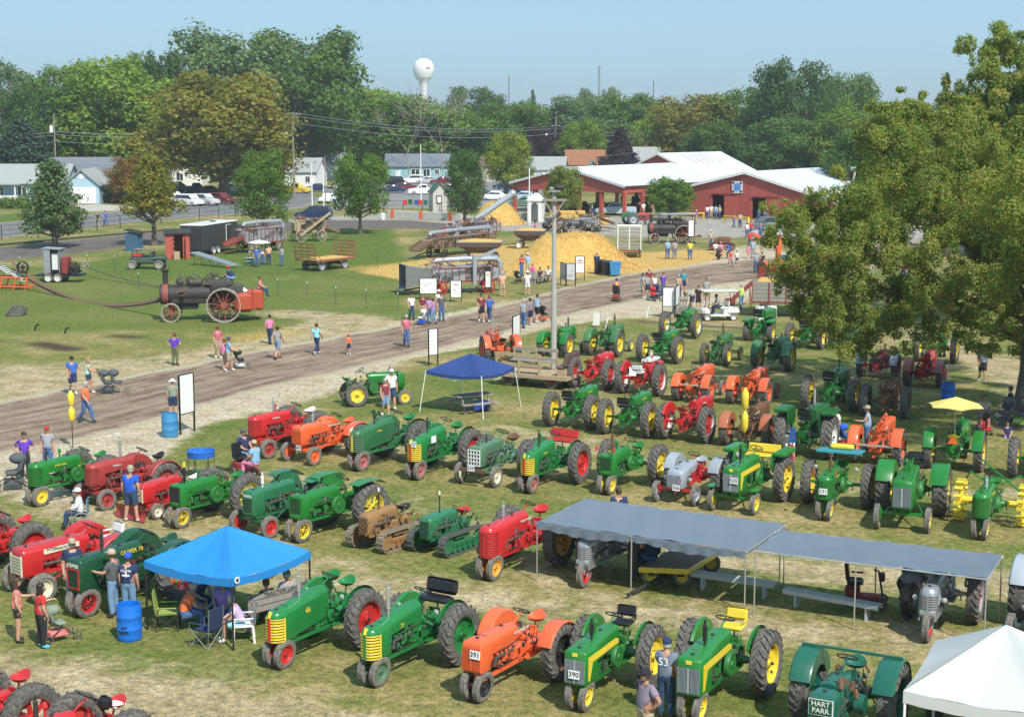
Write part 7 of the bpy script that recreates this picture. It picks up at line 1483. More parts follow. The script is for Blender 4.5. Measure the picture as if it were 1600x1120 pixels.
def sawmill():
 g=G(14,452);t=thing('belt_driven_mill','orange framed machine with striped screens at the left edge feeding the drive belts','machine',(g.x,g.y,0),R(-10))
 f=MB()
 for q in(-.5,.5):
  for x in(-1.6,-.5,.6,1.5):f.tube([(x,q,.0),(x+.3,q,1.0)],.06,6)
  f.tube([(-1.9,q,.25),(2.0,q,.25)],.06,6);f.tube([(-1.9,q,1.0),(1.8,q,.9)],.06,6)
 ob('frame',f,[ORG],t)
 for i,(x,z,a)in enumerate(((-.2,1.5,.6),(.9,.95,.6))):
  s=MB();s.box((0,0,0),(1.1,.9,.06));ob('screen_panel',s,[WHT],t,(x,0,z),(0,a,0))
  for k in range(5):ob('screen_bar',MB().box((-.45+k*.22,0,.05),(.08,.9,.03)),[IRON],t,(x,0,z),(0,a,0))
 wheel_at(t,'drive_pulley',.45,.3,(1.3,-.2,1.7),[IRON,IRON],6)
 a=G(20,448)+Vector((0,0,1.9));b_=G(285,505)+Vector((.3,0,2.2));BEL=mat('brown_canvas_belt',(0.20,0.12,0.075),rough=.9,var=.2)
 for k,(sag,z0,lb)in enumerate(((2.0,0,'upper'),(2.05,-.55,'lower'))):
  pts=wire(a+Vector((0,0,z0)),b_+Vector((0,0,z0*.5)),sag-(.0 if k==0 else.35),24);m=MB()
  m.loft([[(p.x,p.y-.1,p.z-.09),(p.x,p.y+.1,p.z+.09),(p.x,p.y+.12,p.z+.09),(p.x,p.y-.08,p.z-.09)]for p in pts],smooth=False)
  tag(ob('drive_belt',m,[BEL]),lb+' run of the long brown drive belt sagging from the mill to the steam engine','belt')
 a=G(128,432)+Vector((0,0,.9));b_=G(262,452)+Vector((0,0,.15));m=MB();pts=wire(a,b_,.25,14)
 m.loft([[(p.x,p.y-.12,p.z),(p.x,p.y+.12,p.z),(p.x,p.y+.12,p.z+.02),(p.x,p.y-.12,p.z+.02)]for p in pts],smooth=False);tag(ob('drive_belt',m,[BLACK]),'black belt trailing from the engine trailer across the grass','belt')
 g=G(26,493);t=thing('old_tyres','heap of black rubber belting coiled on the grass at left','rubber coil',(g.x,g.y,0))
 for k in range(4):ob('coil',MB().lathe([(.45-.03*k,-.07),(.6-.03*k,-.07),(.6-.03*k,.07),(.45-.03*k,.07),(.45-.03*k,-.07)],22,axis='z'),[RUB],t,(.1*k-.1,.07*k,.1+.13*k),(0,.06*k,0))
 for(px,py,lb)in((54,516,'small black bent pipe sticking out of the grass'),(101,521,'small dark stub beside a bare patch')):g=G(px,py);tag(ob('ground_stub',MB().tube([(0,0,0),(.1,0,.3),(.3,0,.35)],.06,6),[BLACK],None,g),lb,'pipe')
sawmill()
def conveyor():
 a,rz,L=frame2((304,414),(378,420));t=thing('roller_conveyor','low sloping grey slatted conveyor on thin legs beside the seated man','conveyor',(a.x,a.y,0),rz);L=5.2;n=22
 M0=rotm(0,.17,0)
 for q in(-.45,.45):ob('side_rail',MB().box((L/2,q,.65),(L,.06,.14),M0),[GALV],t)
 for i in range(n):ob('slat',cached('cslat',lambda:MB().box((0,0,0),(.16,.86,.04))),[GALV],t,(.1+L*i/n,0,1.12-.17*(L*i/n)),(0,.17,0))
 for x in(.4,1.6,2.8):ob('leg',MB().tube([(x,-.4,1.0-.17*x),(x,-.4,0)],.03,5).tube([(x,.4,1.0-.17*x),(x,.4,0)],.03,5).tube([(x,-.4,.1),(x+.8,-.4,.8-.17*x)],.02,4),[IRON],t)
conveyor()
def golfcart():
 g=G(1124,500);t=thing('golf_cart','white golf cart with long cream roof driven past the barrels','golf cart',(g.x,g.y,0),R(186));K=WHT
 ob('body',MB().bbox((-.75,0,.62),(.9,1.1,.42),.12).bbox((.95,0,.6),(.5,1.0,.5),.15).box((.2,0,.36),(1.6,1.1,.1)).bbox((-.3,0,.55),(.3,1.05,.4),.05),[K],t)
 ob('seat',MB().bbox((-.2,0,.82),(.5,1.05,.12),.04).bbox((-.5,0,1.1),(.1,1.05,.36),.04),[WHT],t);ob('roof',MB().bbox((.05,0,1.9),(2.3,1.25,.09),.04),[CRM],t)
 for x,q in((-.85,-.5),(-.85,.5),(.85,-.5),(.85,.5)):ob('roof_post',MB().tube([(x,q,.8),(x*.9,q,1.88)],.025,5),[IRON],t)
 for x in(-.8,.9):
  for q in(-1,1):add_wheel(t,'wheel',.24,.18,'disc',(x,q*.52,.24),q,[WHT,WHT,IRON],True)
 ob('steering_wheel',cached('steer',steer_mesh),[BLACK,IRON],t,(.45,.25,1.05),(0,-.9,0),.8)
golfcart()
def boxwagon():
 a,rz,L=frame2((1176,492),(1255,494));t=thing('grain_wagon','long grey slat-sided grain wagon with brown posts near the white barrels','wagon',(a.x,a.y,0),rz,1,'farm wagons');L=4.4;W=2.2
 b=MB();b.box((L/2,0,.95),(L,W,.12));ob('bed',b,[SPK],t)
 for q in(-1,1):
  for i in range(5):ob('side_board',MB().box((L/2,q*W/2,1.15+i*.26),(L,.05,.24)),[WOODG],t)
  for x in(0,.25,.5,.75,1):ob('stake',MB().box((L*x,q*(W/2+.05),1.55),(.08,.06,1.45)),[SPK],t)
 for x in(0,L):
  for i in range(5):ob('side_board',MB().box((x,0,1.15+i*.26),(.05,W,.24)),[WOODG],t)
 ob('grain_load',MB().bbox((L*.3,0,2.2),(L*.5,W*.8,.5),.2),[STRAWM],t)
 for x in(.7,L-.7):
  for q in(-1,1):add_wheel(t,'wheel',.38,.2,'disc',(x,q*W*.42,.38),q,[WHT,WHT,IRON],True)
  ob('axle',MB().box((x,0,.4),(.1,W*.8,.1)).box((x,0,.65),(.1,.8,.5)),[IRON],t)
 a=G(1138,480);t=thing('grain_elevator','red slanting grain elevator chute leaning on the grey slat wagon','elevator',(a.x,a.y,0),R(10));ob('chute',MB().box((1.3,0,1.35),(2.9,.3,.22),rotm(0,-.68,0)),[REDT],t);ob('leg',MB().tube([(1.6,-.2,0),(1.5,0,1.4)],.03,5).tube([(1.6,.2,0),(1.5,0,1.4)],.03,5),[REDT],t);ob('hopper',MB().bbox((.1,0,.35),(.6,.6,.5),.05),[REDT],t)
boxwagon()
def barrel(label,p,col,h=.9,r=.29,op=True,loc=None,txt=None,rz=0):
 g=G(*p);t=thing('barrel',label,'barrel',(g.x,g.y,0),rz,1,'plastic barrels')
 pr=[(r*.9,0),(r*.97,.03),(r,.1),(r,h*.3),(r*1.03,h*.32),(r*1.03,h*.36),(r,h*.38),(r,h*.64),(r*1.03,h*.66),(r*1.03,h*.70),(r,h*.72),(r,h*.94),(r*.97,h),(r*.9,h)]
 b=MB().lathe(pr,26,axis='z')
 if op:b.lathe([(r*.9,h),(r*.92,.08),(.002,.06)],26,axis='z')
 else:b.lathe([(r*.9,h),(.002,h)],26,axis='z')
 ob('drum',b,[col],t)
 if txt:
  for k,s in enumerate(txt):ob('lettering',text_mesh(s,.1,.003),[INK],t,(0,-r-.012,h*.42-k*.12),(math.pi/2,0,0))
 return t
BLP=mat('blue_plastic',(0.012,0.16,0.62),rough=.35,var=.08,dirt=.06);BLP2=mat('light_blue_plastic',(0.05,0.24,0.48),rough=.45,var=.12,dirt=.2);WPL=mat('white_plastic',(0.75,0.75,0.74),rough=.4,var=.05)
barrel('large open blue plastic drum next to the blue canopy, black lettering on it',(203,998),BLP,.92,.31,txt=('ALP','SEEDS'),rz=-.2);barrel('faded light blue drum beside the blank board by the dirt track',(266,682),BLP2,.98,.33)
barrel('dark blue drum in the tree shade behind the yellow umbrella',(1481,628),BLP,.9,.32)
for i,(px,py,lb)in enumerate(((1187,500,'front left white barrel below the grain wagon'),(1206,500,'front right white barrel below the grain wagon'),(1196,494,'rear white barrel of the group below the grain wagon'),(598,344,'white barrel at the end of the concrete barrier'),(900,0,''))):
 if lb:barrel(lb,(px,py),WPL,.9,.3,False)
def board(label,pl,pr_,h,z0,face=PLATE,both=True,art=None,cols=None,post=INK):
 a,rz,L=frame2(pl,pr_);t=thing('sign_board',label,'sign',(a.x,a.y,0),rz,1,'white sign boards on black posts')
 for x in(0,L):ob('post',MB().box((x,0,(z0+h)/2),(.06,.06,z0+h)),[BLACK],t)
 pn=ob('panel',MB().box((L/2,0,z0+h/2),(L-.07,.03,h)),[face],t);ob('panel_frame',MB().box((L/2,0,z0+h+.02),(L+.02,.05,.04)).box((L/2,0,z0-.02),(L+.02,.05,.04)),[BLACK],t)
 if art:
  for(fx,fz,w2,h2,mm)in art:ob('printed_patch',MB().box((L*fx,-.02,z0+h*fz),(L*w2,.012,h*h2)),[mm],pn)
 return t
SKG=mat('pencil_grey_print',(0.45,0.46,0.45),rough=.8);SKR=mat('red_print',(0.6,0.15,0.13),rough=.8);SKO=mat('orange_print',(0.75,0.45,0.2),rough=.8);SKT=mat('teal_print',(0.3,0.5,0.5),rough=.8)
board('tall blank white board beside the light blue drum',(282,679),(304,673),1.6,.85)
board('blank white board standing alone between the dirt track and the navy canopy',(670,572),(684,571),1.35,.6)
board('narrow white board near the bench wagon turned sideways',(801,545),(812,540),1.3,.5)
board('white board with grey machine drawing in front of the open feeder',(656,468),(683,468),1.05,.45,art=((.4,.62,.5,.03,SKG),(.55,.7,.4,.02,SKG),(.35,.5,.3,.04,SKG),(.15,.2,.06,.08,SKR)))
board('white board with small prints in front of the threshing machine',(704,472),(721,472),1.15,.35,art=((.5,.75,.4,.06,SKR),(.4,.45,.2,.1,SKG),(.7,.3,.2,.05,SKG)))
board('narrow white board with orange picture at the threshing machine tail',(758,458),(767,458),1.15,.45,art=((.5,.8,.6,.14,SKO),(.5,.3,.5,.05,SKG)))
board('left dark-edged panel of the three boards by the straw',(876,444),(884,447),1.2,.5,face=GRY)
board('middle white board of the three by the straw with grey printing',(885,447),(899,448),1.25,.5,art=((.5,.3,.7,.05,SKG),(.7,.6,.25,.05,SKG),(.4,.2,.6,.04,SKO)))
board('rear white board of the three by the straw with red heading',(899,438),(913,438),1.3,.6,art=((.5,.75,.5,.08,SKR),(.5,.6,.6,.05,SKR),(.45,.3,.4,.03,SKG)))
board('white board by the dirt track near the leaning pallets',(1035,496),(1055,496.3),1.2,.75);board('white board turned sideways joined behind the pallet board',(1054,497),(1061,490),1.2,.75)
board('pale board standing by the dark steam engine',(1075,383),(1084,383),1.6,.9)
def misc():
 g=G(930,512);t=thing('feather_sign','white curled flag sign on a post behind the green tractors','sign',(g.x,g.y,0));ob('flag_panel',MB().loft([[(-.2+.1*math.sin(z*2),-.01,z),(.28,-.05*math.sin(z*3),z),(.28,.0-.05*math.sin(z*3),z),(-.2+.1*math.sin(z*2),.01,z)]for z in(.15,.4,.65,.9)],smooth=False),[WHT],t);ob('post',MB().tube([(.3,0,0),(.3,0,1.1)],.015,5),[STEEL],t)
 for(px,py,lb)in((1010,496,'white plastic tube stuck in the ground by the dirt track'),(946,514,'thin white leaning stake beside the flag sign')):g=G(px,py);tag(ob('stake',MB().tube([(0,0,0),(.15,0,.75)],.05,7),[WHT],None,g),lb,'stake')
 for(px,py,c,lb)in((938,428,BLACK,'left black wheeled bin by the straw pile'),(948,430,BLACK,'middle black wheeled bin by the straw pile'),(960,431,BLP2,'blue wheeled bin at the right of the two black ones')):
  g=G(px,py);t=thing('wheeled_bin',lb,'bin',(g.x,g.y,0),R(5),1,'wheeled bins by the straw');
  b=MB();b.loft([[(-x,-y,z),(x,-y,z),(x,y,z),(-x,y,z)]for x,y,z in((.36,.45,.12),(.45,.55,1.0),(.47,.57,1.02),(.47,.57,1.1))],smooth=False);ob('body',b,[c],t);ob('lid',MB().bbox((0,0,1.14),(.95,1.15,.08),.03),[c],t)
  for q in(-.35,.35):ob('wheel',MB().lathe([(.02,-.03),(.1,-.03),(.1,.03),(.02,.03)],10,(q,-.4,.1)),[RUB],t)
 g=G(1062,492);t=thing('leaning_pallet','weathered wooden pallet propped behind the white board','pallet',(g.x,g.y,0),R(-35))
 for i in range(5):ob('slat',MB().box((-.45+i*.22,0,.6),(.14,.03,1.2),rotm(-.3,0,0)),[WOODG],t)
 for z in(.15,.6,1.05):ob('rail',MB().box((0,.05,z),(1.1,.05,.08),rotm(-.3,0,0)),[WOODG],t)
 for(p0,p1,lb)in(((1062,343),(1100,342),'left yellow rail bench along the barn front'),((1131,347),(1170,350),'right yellow rail bench along the barn front'),((985,345),(1008,344),'short yellow rail bench before the pavilion')):
  a,rz,L=frame2(p0,p1);t=thing('yellow_rail',lb,'barrier',(a.x,a.y,0),rz,1,'yellow rail benches');ob('rail',MB().box((L/2,0,.75),(L,.3,.12)),[JDY],t)
  for x in(.1,L-.1):ob('leg',MB().box((x,0,.36),(.15,.25,.72)),[JDY],t)
 g=G(1222,430);t=thing('orange_loader','orange machine frame draped with a blue tarp at the maple edge','machine',(g.x,g.y,0),R(20));ob('mast',MB().box((-.4,0,1.6),(.35,.35,3.2)).box((-1.6,0,2.9),(2.6,.25,.25),rotm(0,.45,0)),[ORG],t);ob('base',MB().bbox((.2,0,.5),(1.8,1.2,.6),.08),[ORG],t);ob('blue_tarp',MB().bbox((.6,0,1.3),(1.4,1.2,.7),.2),[BLP2],t)
 for x in(-.5,.9):add_wheel(t,'wheel',.45,.2,'disc',(x,-.7,.45),-1,[ORG,ORG,IRON],True);add_wheel(t,'wheel',.45,.2,'disc',(x,.7,.45),1,[ORG,ORG,IRON],True)
 g=G(1110,400)
 t=thing('small_machine','rust-red stationary engine on a cart among the people by the field','machine',(G(1128,391).x,G(1128,391).y,0),R(-5));ob('cart',MB().box((0,0,.55),(2.6,1.0,.1)).bbox((.2,0,.95),(1.2,.7,.7),.1).cyl((-.8,0,.9),(-.3,0,.9),.3,n=12),[RUST],t)
 for x in(-.9,.9):
  for q in(-1,1):wheel_at(t,'wheel',.35,.1,(x,q*.55,.35),[IRON,SPK],8)
 a,rz,L=frame2((834,445),(868,440));t=thing('park_bench','grey slatted benches beside the lamp pole where people sit','bench',(a.x,a.y,0),rz)
 for i in range(3):ob('slat',MB().box((L/2,-.1+i*.14,.45),(L,.11,.04)),[WOODG],t);ob('slat',MB().box((L/2,.28,.6+i*.13),(L,.03,.1)),[WOODG],t)
 for x in(.1,L-.1):ob('leg',MB().box((x,.1,.22),(.08,.45,.44)),[WOODG],t)
misc()
def benchwagon():
 g=G(800,604);t=thing('people_wagon','wooden wagon with plank benches and two brown padded seats beside the lamp pole','wagon',(g.x,g.y,0),math.atan2(-.45,.89),1,'farm wagons');L=3.9;W=2.2;z=.62
 a=0
 for i in range(9):ob('plank',cached('bwp',lambda:MB().box((L/2-1.0,0,0),(L,W/9-.015,.05))),[WOODT],t,(0,W*(i+.5)/9,z))
 ob('edge_board',MB().box((L/2-1.0,-.02,z-.05),(L+.04,.05,.18)).box((L-1.0,W/2,z-.05),(.05,W,.18)),[WOODT],t)
 for y in(.12,W-.12):
  for x in(-.9,.3,1.4):ob('upright',MB().box((x,y,z+.5),(.09,.09,1.0)),[WOODT],t)
  for zz in(.45,.95):ob('back_rail',MB().box((.25,y,z+zz),(2.5,.05,.16)),[WOODT if y<1 else WOODG],t)
  ob('bench_seat',MB().box((.25,y+(.25 if y<1 else-.25),z+.42),(2.4,.35,.05)),[WOODG],t)
 for k in range(2):
  s=ob('padded_seat',MB().bbox((2.45,.55+k*.85,z+.45),(.45,.75,.16),.06).bbox((2.72,.55+k*.85,z+.8),(.14,.78,.65),.06,rotm(0,.15,0)),[mat('brown_vinyl',(0.14,0.09,0.085),rough=.5)],t)
 ob('seat_box',MB().box((2.5,.97,z+.2),(.4,1.5,.34)),[WOODT],t)
 for x in(-.3,2.0):
  for q in(0,1):add_wheel(t,'wheel',.33,.18,'disc',(x,W*.12+q*W*.76,.33),1 if q else-1,[SPK,SPK,IRON],True)
  ob('axle',MB().box((x,W/2,.34),(.08,W*.8,.08)),[IRON],t)
benchwagon()
# ------------------------------------------------------------------ canopies
def popup(label,corners,m,legm,h_eave,h_peak,val=.22,splay=.0,name='pop_up_canopy',emblem=None,wob=0):
 m_=m
 """corners: four ground points in order"""
 P4=[Vector(c)for c in corners];c0=sum(P4,Vector())/4;t=thing(name,label,'canopy',(c0.x,c0.y,0),0,1,'pop-up canopies');Q=[p-c0 for p in P4];b=MB();n=20
 top=Vector((0,0,h_peak))
 for i in range(4):
  A,B_=Q[i]*(1-splay),Q[(i+1)%4]*(1-splay);rows_=[]
  for k in range(n+1):
   f=k/n;row=[]
   for j in range(n+1):
    g=j/n;e=A.lerp(B_,g);sag=-.10*math.sin(math.pi*g)*(1-f)
    p=Vector((e.x,e.y,h_eave+sag)).lerp(top,f);p.z-=.07*math.sin(math.pi*f)*math.sin(math.pi*g)*(1+wob)+.014*math.sin(g*17+i*2+f*3)*(1-f)+.010*mnoise.noise(Vector((p.x*2.5,p.y*2.5,i)));row.append(tuple(p))
   rows_.append(row)
  b.loft(rows_,closed=False,caps=False);
  vr=[]
  for z in(0,-val*.5,-val):
   vr.append([(A.lerp(B_,j/n).x*(1.004),A.lerp(B_,j/n).y*1.004,h_eave-.10*math.sin(math.pi*j/n)+z+(.008*math.sin(j*1.9)if z==-val else 0))for j in range(n+1)])
  b.loft(vr,closed=False,caps=False)
 ob('canopy_cloth',b,[m],t)
 for q in Q:ob('leg',MB().box((q.x*(1-splay/2)*.985,q.y*(1-splay/2)*.985,h_eave/2),(.045,.045,h_eave),None)if splay==0 else MB().tube([(q.x,q.y,0),(q.x*(1-splay),q.y*(1-splay),h_eave)],.022,6),[legm],t)
 f=MB()
 for i in range(4):A,B_=Q[i]*(1-splay)*.97,Q[(i+1)%4]*(1-splay)*.97;f.tube([(A.x,A.y,h_eave-.08),((A.x+B_.x)/2,(A.y+B_.y)/2,h_eave-.35),(B_.x,B_.y,h_eave-.08)],.014,4);f.tube([(A.x,A.y,h_eave-.05),(0,0,h_peak-.08)],.014,4)
 ob('truss',f,[legm],t)
 if emblem:
  i,fr_=emblem;A,B_=Q[i],Q[(i+1)%4];e=A.lerp(B_,fr_)*1.03;d=(B_-A).normalized();rz=math.atan2(d.y,d.x)
  e1=ob('emblem_disc',MB().cyl((0,0,0),(0,-.012,0),.09,n=18),[WHT],t,(e.x,e.y,h_eave-.06),(0,0,rz));ob('emblem_mark',MB().cyl((0,-.013,.0),(0,-.016,0),.05,n=12),[IRON],e1)
 return t
def cloth_mat(name,rgb,tr=.25,rough=.55):
 m=mat(name,rgb,rough=rough,var=.05,scale=1.2,bump=.15,bscale=3);nt=m.node_tree;b=nt.nodes['Principled BSDF'];o=[n for n in nt.nodes if n.type=='OUTPUT_MATERIAL'][0]
 t=N(nt,'ShaderNodeBsdfTranslucent');t.inputs[0].default_value=(*rgb,1);mx=N(nt,'ShaderNodeMixShader');mx.inputs[0].default_value=tr;nt.links.new(b.outputs[0],mx.inputs[1]);nt.links.new(t.outputs[0],mx.inputs[2]);nt.links.new(mx.outputs[0],o.inputs[0]);return m
def sq(p_front,ax,ay,s):
 """square of side s from its nearest corner; ax: unit direction to the left corner"""
 f=G(*p_front);l=Vector(ax).normalized()*s;r=Vector(ay).normalized()*s;return[f,f+r,f+r+l,f+l]
BLUEC=cloth_mat('sky_blue_canopy',(0.03,0.30,0.72));NAVC=cloth_mat('navy_canopy',(0.035,0.075,0.27));WHC=cloth_mat('white_canopy',(0.74,0.74,0.73),.3)
popup('bright sky blue canopy on black legs sheltering seated people',sq((365,1016),(-.84,.54,0),(.54,.84,0),2.98),BLUEC,BLACK,1.82,2.62,.2,emblem=(0,.06))
popup('navy blue canopy on slanting white legs over a picnic table',sq((755,655),(-.86,.5,0),(.5,.86,0),3.3),NAVC,WHT,1.85,2.55,.14,splay=.13)
_a=G(1412,1078,2.05);_a.z=0;_u=Vector((.9,-.42,0))*3.3;_v=Vector((.42,.9,0))*3.3
popup('large white canopy tent at the lower right corner of the picture',[_a,_a+_u,_a+_u+_v,_a+_v],WHC,WHT,2.05,3.1,.25,splay=.0,wob=1)
def picnic():
 g=G(738,642);t=thing('picnic_table','grey weathered picnic table with attached benches beneath the navy canopy','picnic table',(g.x,g.y,0),math.atan2(.5,.86))
 for i in range(5):ob('plank',MB().box((0,-.3+i*.15,.74),(1.8,.13,.04)),[WOODG],t)
 for q in(-1,1):
  for k in range(2):ob('plank',MB().box((0,q*(.68+k*.14),.44),(1.8,.13,.04)),[WOODG],t)
 for x in(-.65,.65):ob('leg_frame',MB().tube([(x,-.6,0),(x,-.2,.72)],.035,5).tube([(x,.6,0),(x,.2,.72)],.035,5).box((x,0,.4),(.04,1.6,.07)),[WOODG],t)
 tag(ob('storage_tote',MB().bbox((.1,-.1,.2),(.7,.5,.4),.05),[BLUEF],None,(g.x+.3,g.y+.2,0)),'dark blue box stowed under the picnic table','box')
picnic()
GCAN=cloth_mat('grey_blue_tarpaulin',(0.165,0.20,0.245),.08,.5)
def tarp(label,pf0,pf1,hz,depth,poles,rise=.25,rag=False,back=None,fold=False):
 """flat tarpaulin on poles; pf0, pf1 are the front ground corners"""
 a,c=G(*pf0),G(*pf1);d=(c-a);L=d.length;rz=math.atan2(d.y,d.x);t=thing('tarpaulin_canopy',label,'canopy',(a.x,a.y,0),rz,1,'grey tarpaulin canopies');b=MB();nx,ny=60,16;rws=[]
 for j in range(ny+1):
  row=[]
  for i in range(nx+1):
   f,g=i/nx,j/ny;z=hz+rise*g+.02*mnoise.noise(Vector((f*9,g*5,hz)))+.012*mnoise.noise(Vector((f*34,g*14,hz)))-.05*math.sin(math.pi*g)*math.sin(math.pi*((f*2)%1))+.012*math.sin(f*40+g*7)
   x=L*f;y=depth*g+(0 if j else.015*math.sin(f*31))
   row.append((x,y,z))
  rws.append(row)
 b.loft(rws,closed=False,caps=False)
 if fold:
  vr=[[(L*i/nx,-.02-.03*math.sin(i*1.3)*(k/3),hz-.06*k-.035*k*math.sin(i*.105)**2-.004*math.sin(i*1.3)*k)for i in range(nx+1)]for k in range(4)]
  b.loft(vr[::-1],closed=False,caps=False)
  for x in(0,L):b.loft([[(x,depth*j/8,hz+rise*j/8-.12)for j in range(9)],[(x,depth*j/8,hz+rise*j/8)for j in range(9)]],closed=False,caps=False)
 ob('tarpaulin',b,[GCAN],t)
 f=MB();f.tube([(-.05,0,hz-.03),(L+.05,0,hz-.03)],.022,6);f.tube([(-.05,depth,hz+rise-.03),(L+.05,depth,hz+rise-.03)],.022,6)
 for x in(0,L):f.tube([(x,0,hz-.03),(x,depth,hz+rise-.03)],.022,6)
 ob('pipe_frame',f,[CHROME],t)
 for fx in poles:ob('pole',MB().tube([(L*fx,0,0),(L*fx,0,hz)],.02,6),[CHROME],t);ob('pole',MB().tube([(L*fx,depth,0),(L*fx,depth,hz+rise)],.02,6),[CHROME],t)
 return t
tarp('left grey-blue tarpaulin canopy over the silver three-wheeler and flat wagon',(839,908),(1163,960),1.72,3.0,(0,.47,1),.05,fold=True)
tarp('right grey-blue tarpaulin canopy over the white benches and silver tractor',(1178,962),(1537,1012),1.78,2.3,(0,.45,1),-.0)
def lowbench(label,p0,p1,m=None):
 a,rz,L=frame2(p0,p1);t=thing('plank_bench',label,'bench',(a.x,a.y,0),rz,1,'pale plank benches');K=mat('pale_blue_grey_paint',(0.42,0.46,0.49),rough=.6,var=.15,dirt=.2)
 ob('seat',MB().box((L/2,0,.45),(L,.3,.05)).box((L/2,-.15,.41),(L,.03,.12)).box((L/2,.15,.41),(L,.03,.12)),[K],t)
 for x in(.13,.87):ob('leg',MB().box((L*x,0,.21),(.05,.28,.42)),[K],t)
lowbench('left pale grey plank bench under the tarpaulin',(1082,917),(1212,936));lowbench('right pale grey plank bench under the tarpaulin',(1226,944),(1375,972))
def flatwagon():
 a=G(1000,918);t=thing('flat_wagon','small flat wagon with yellow edge and yellow hubs on which people sit','wagon',(a.x,a.y,0),math.atan2(-.16,.987),1,'farm wagons');L=1.25;z=.55;D_=2.4
 sh=.55
 for i in range(8):ob('plank',MB().box((.62+sh*(i+.5)/8*1.6,D_*(i+.5)/8,z),(1.35,D_/8-.015,.05)),[mat('drab_plank',(0.2,0.17,0.12),rough=.8,var=.2)],t)
 ob('edge_trim',MB().box((.66,-.02,z-.02),(1.4,.05,.14)).box((1.78,D_/2,z-.02),(.05,D_*1.06,.14),rotm(0,0,-.35)),[JDY],t)
 for(x,y,q)in((.25,.4,-1),(1.15,.4,1),(.8,1.9,-1),(1.9,1.9,1)):add_wheel(t,'wheel',.26,.16,'disc',(x,y,.26),q,[JDY,JDY,IRON],True)
 ob('running_gear',MB().box((.7,.4,.3),(1.0,.08,.08)).box((1.3,1.9,.3),(1.0,.08,.08)).tube([(.7,.4,.35),(1.3,1.9,.35)],.05,5).tube([(.65,.35,.3),(-.25,-1.1,.12)],.045,5),[IRON],t)
flatwagon()
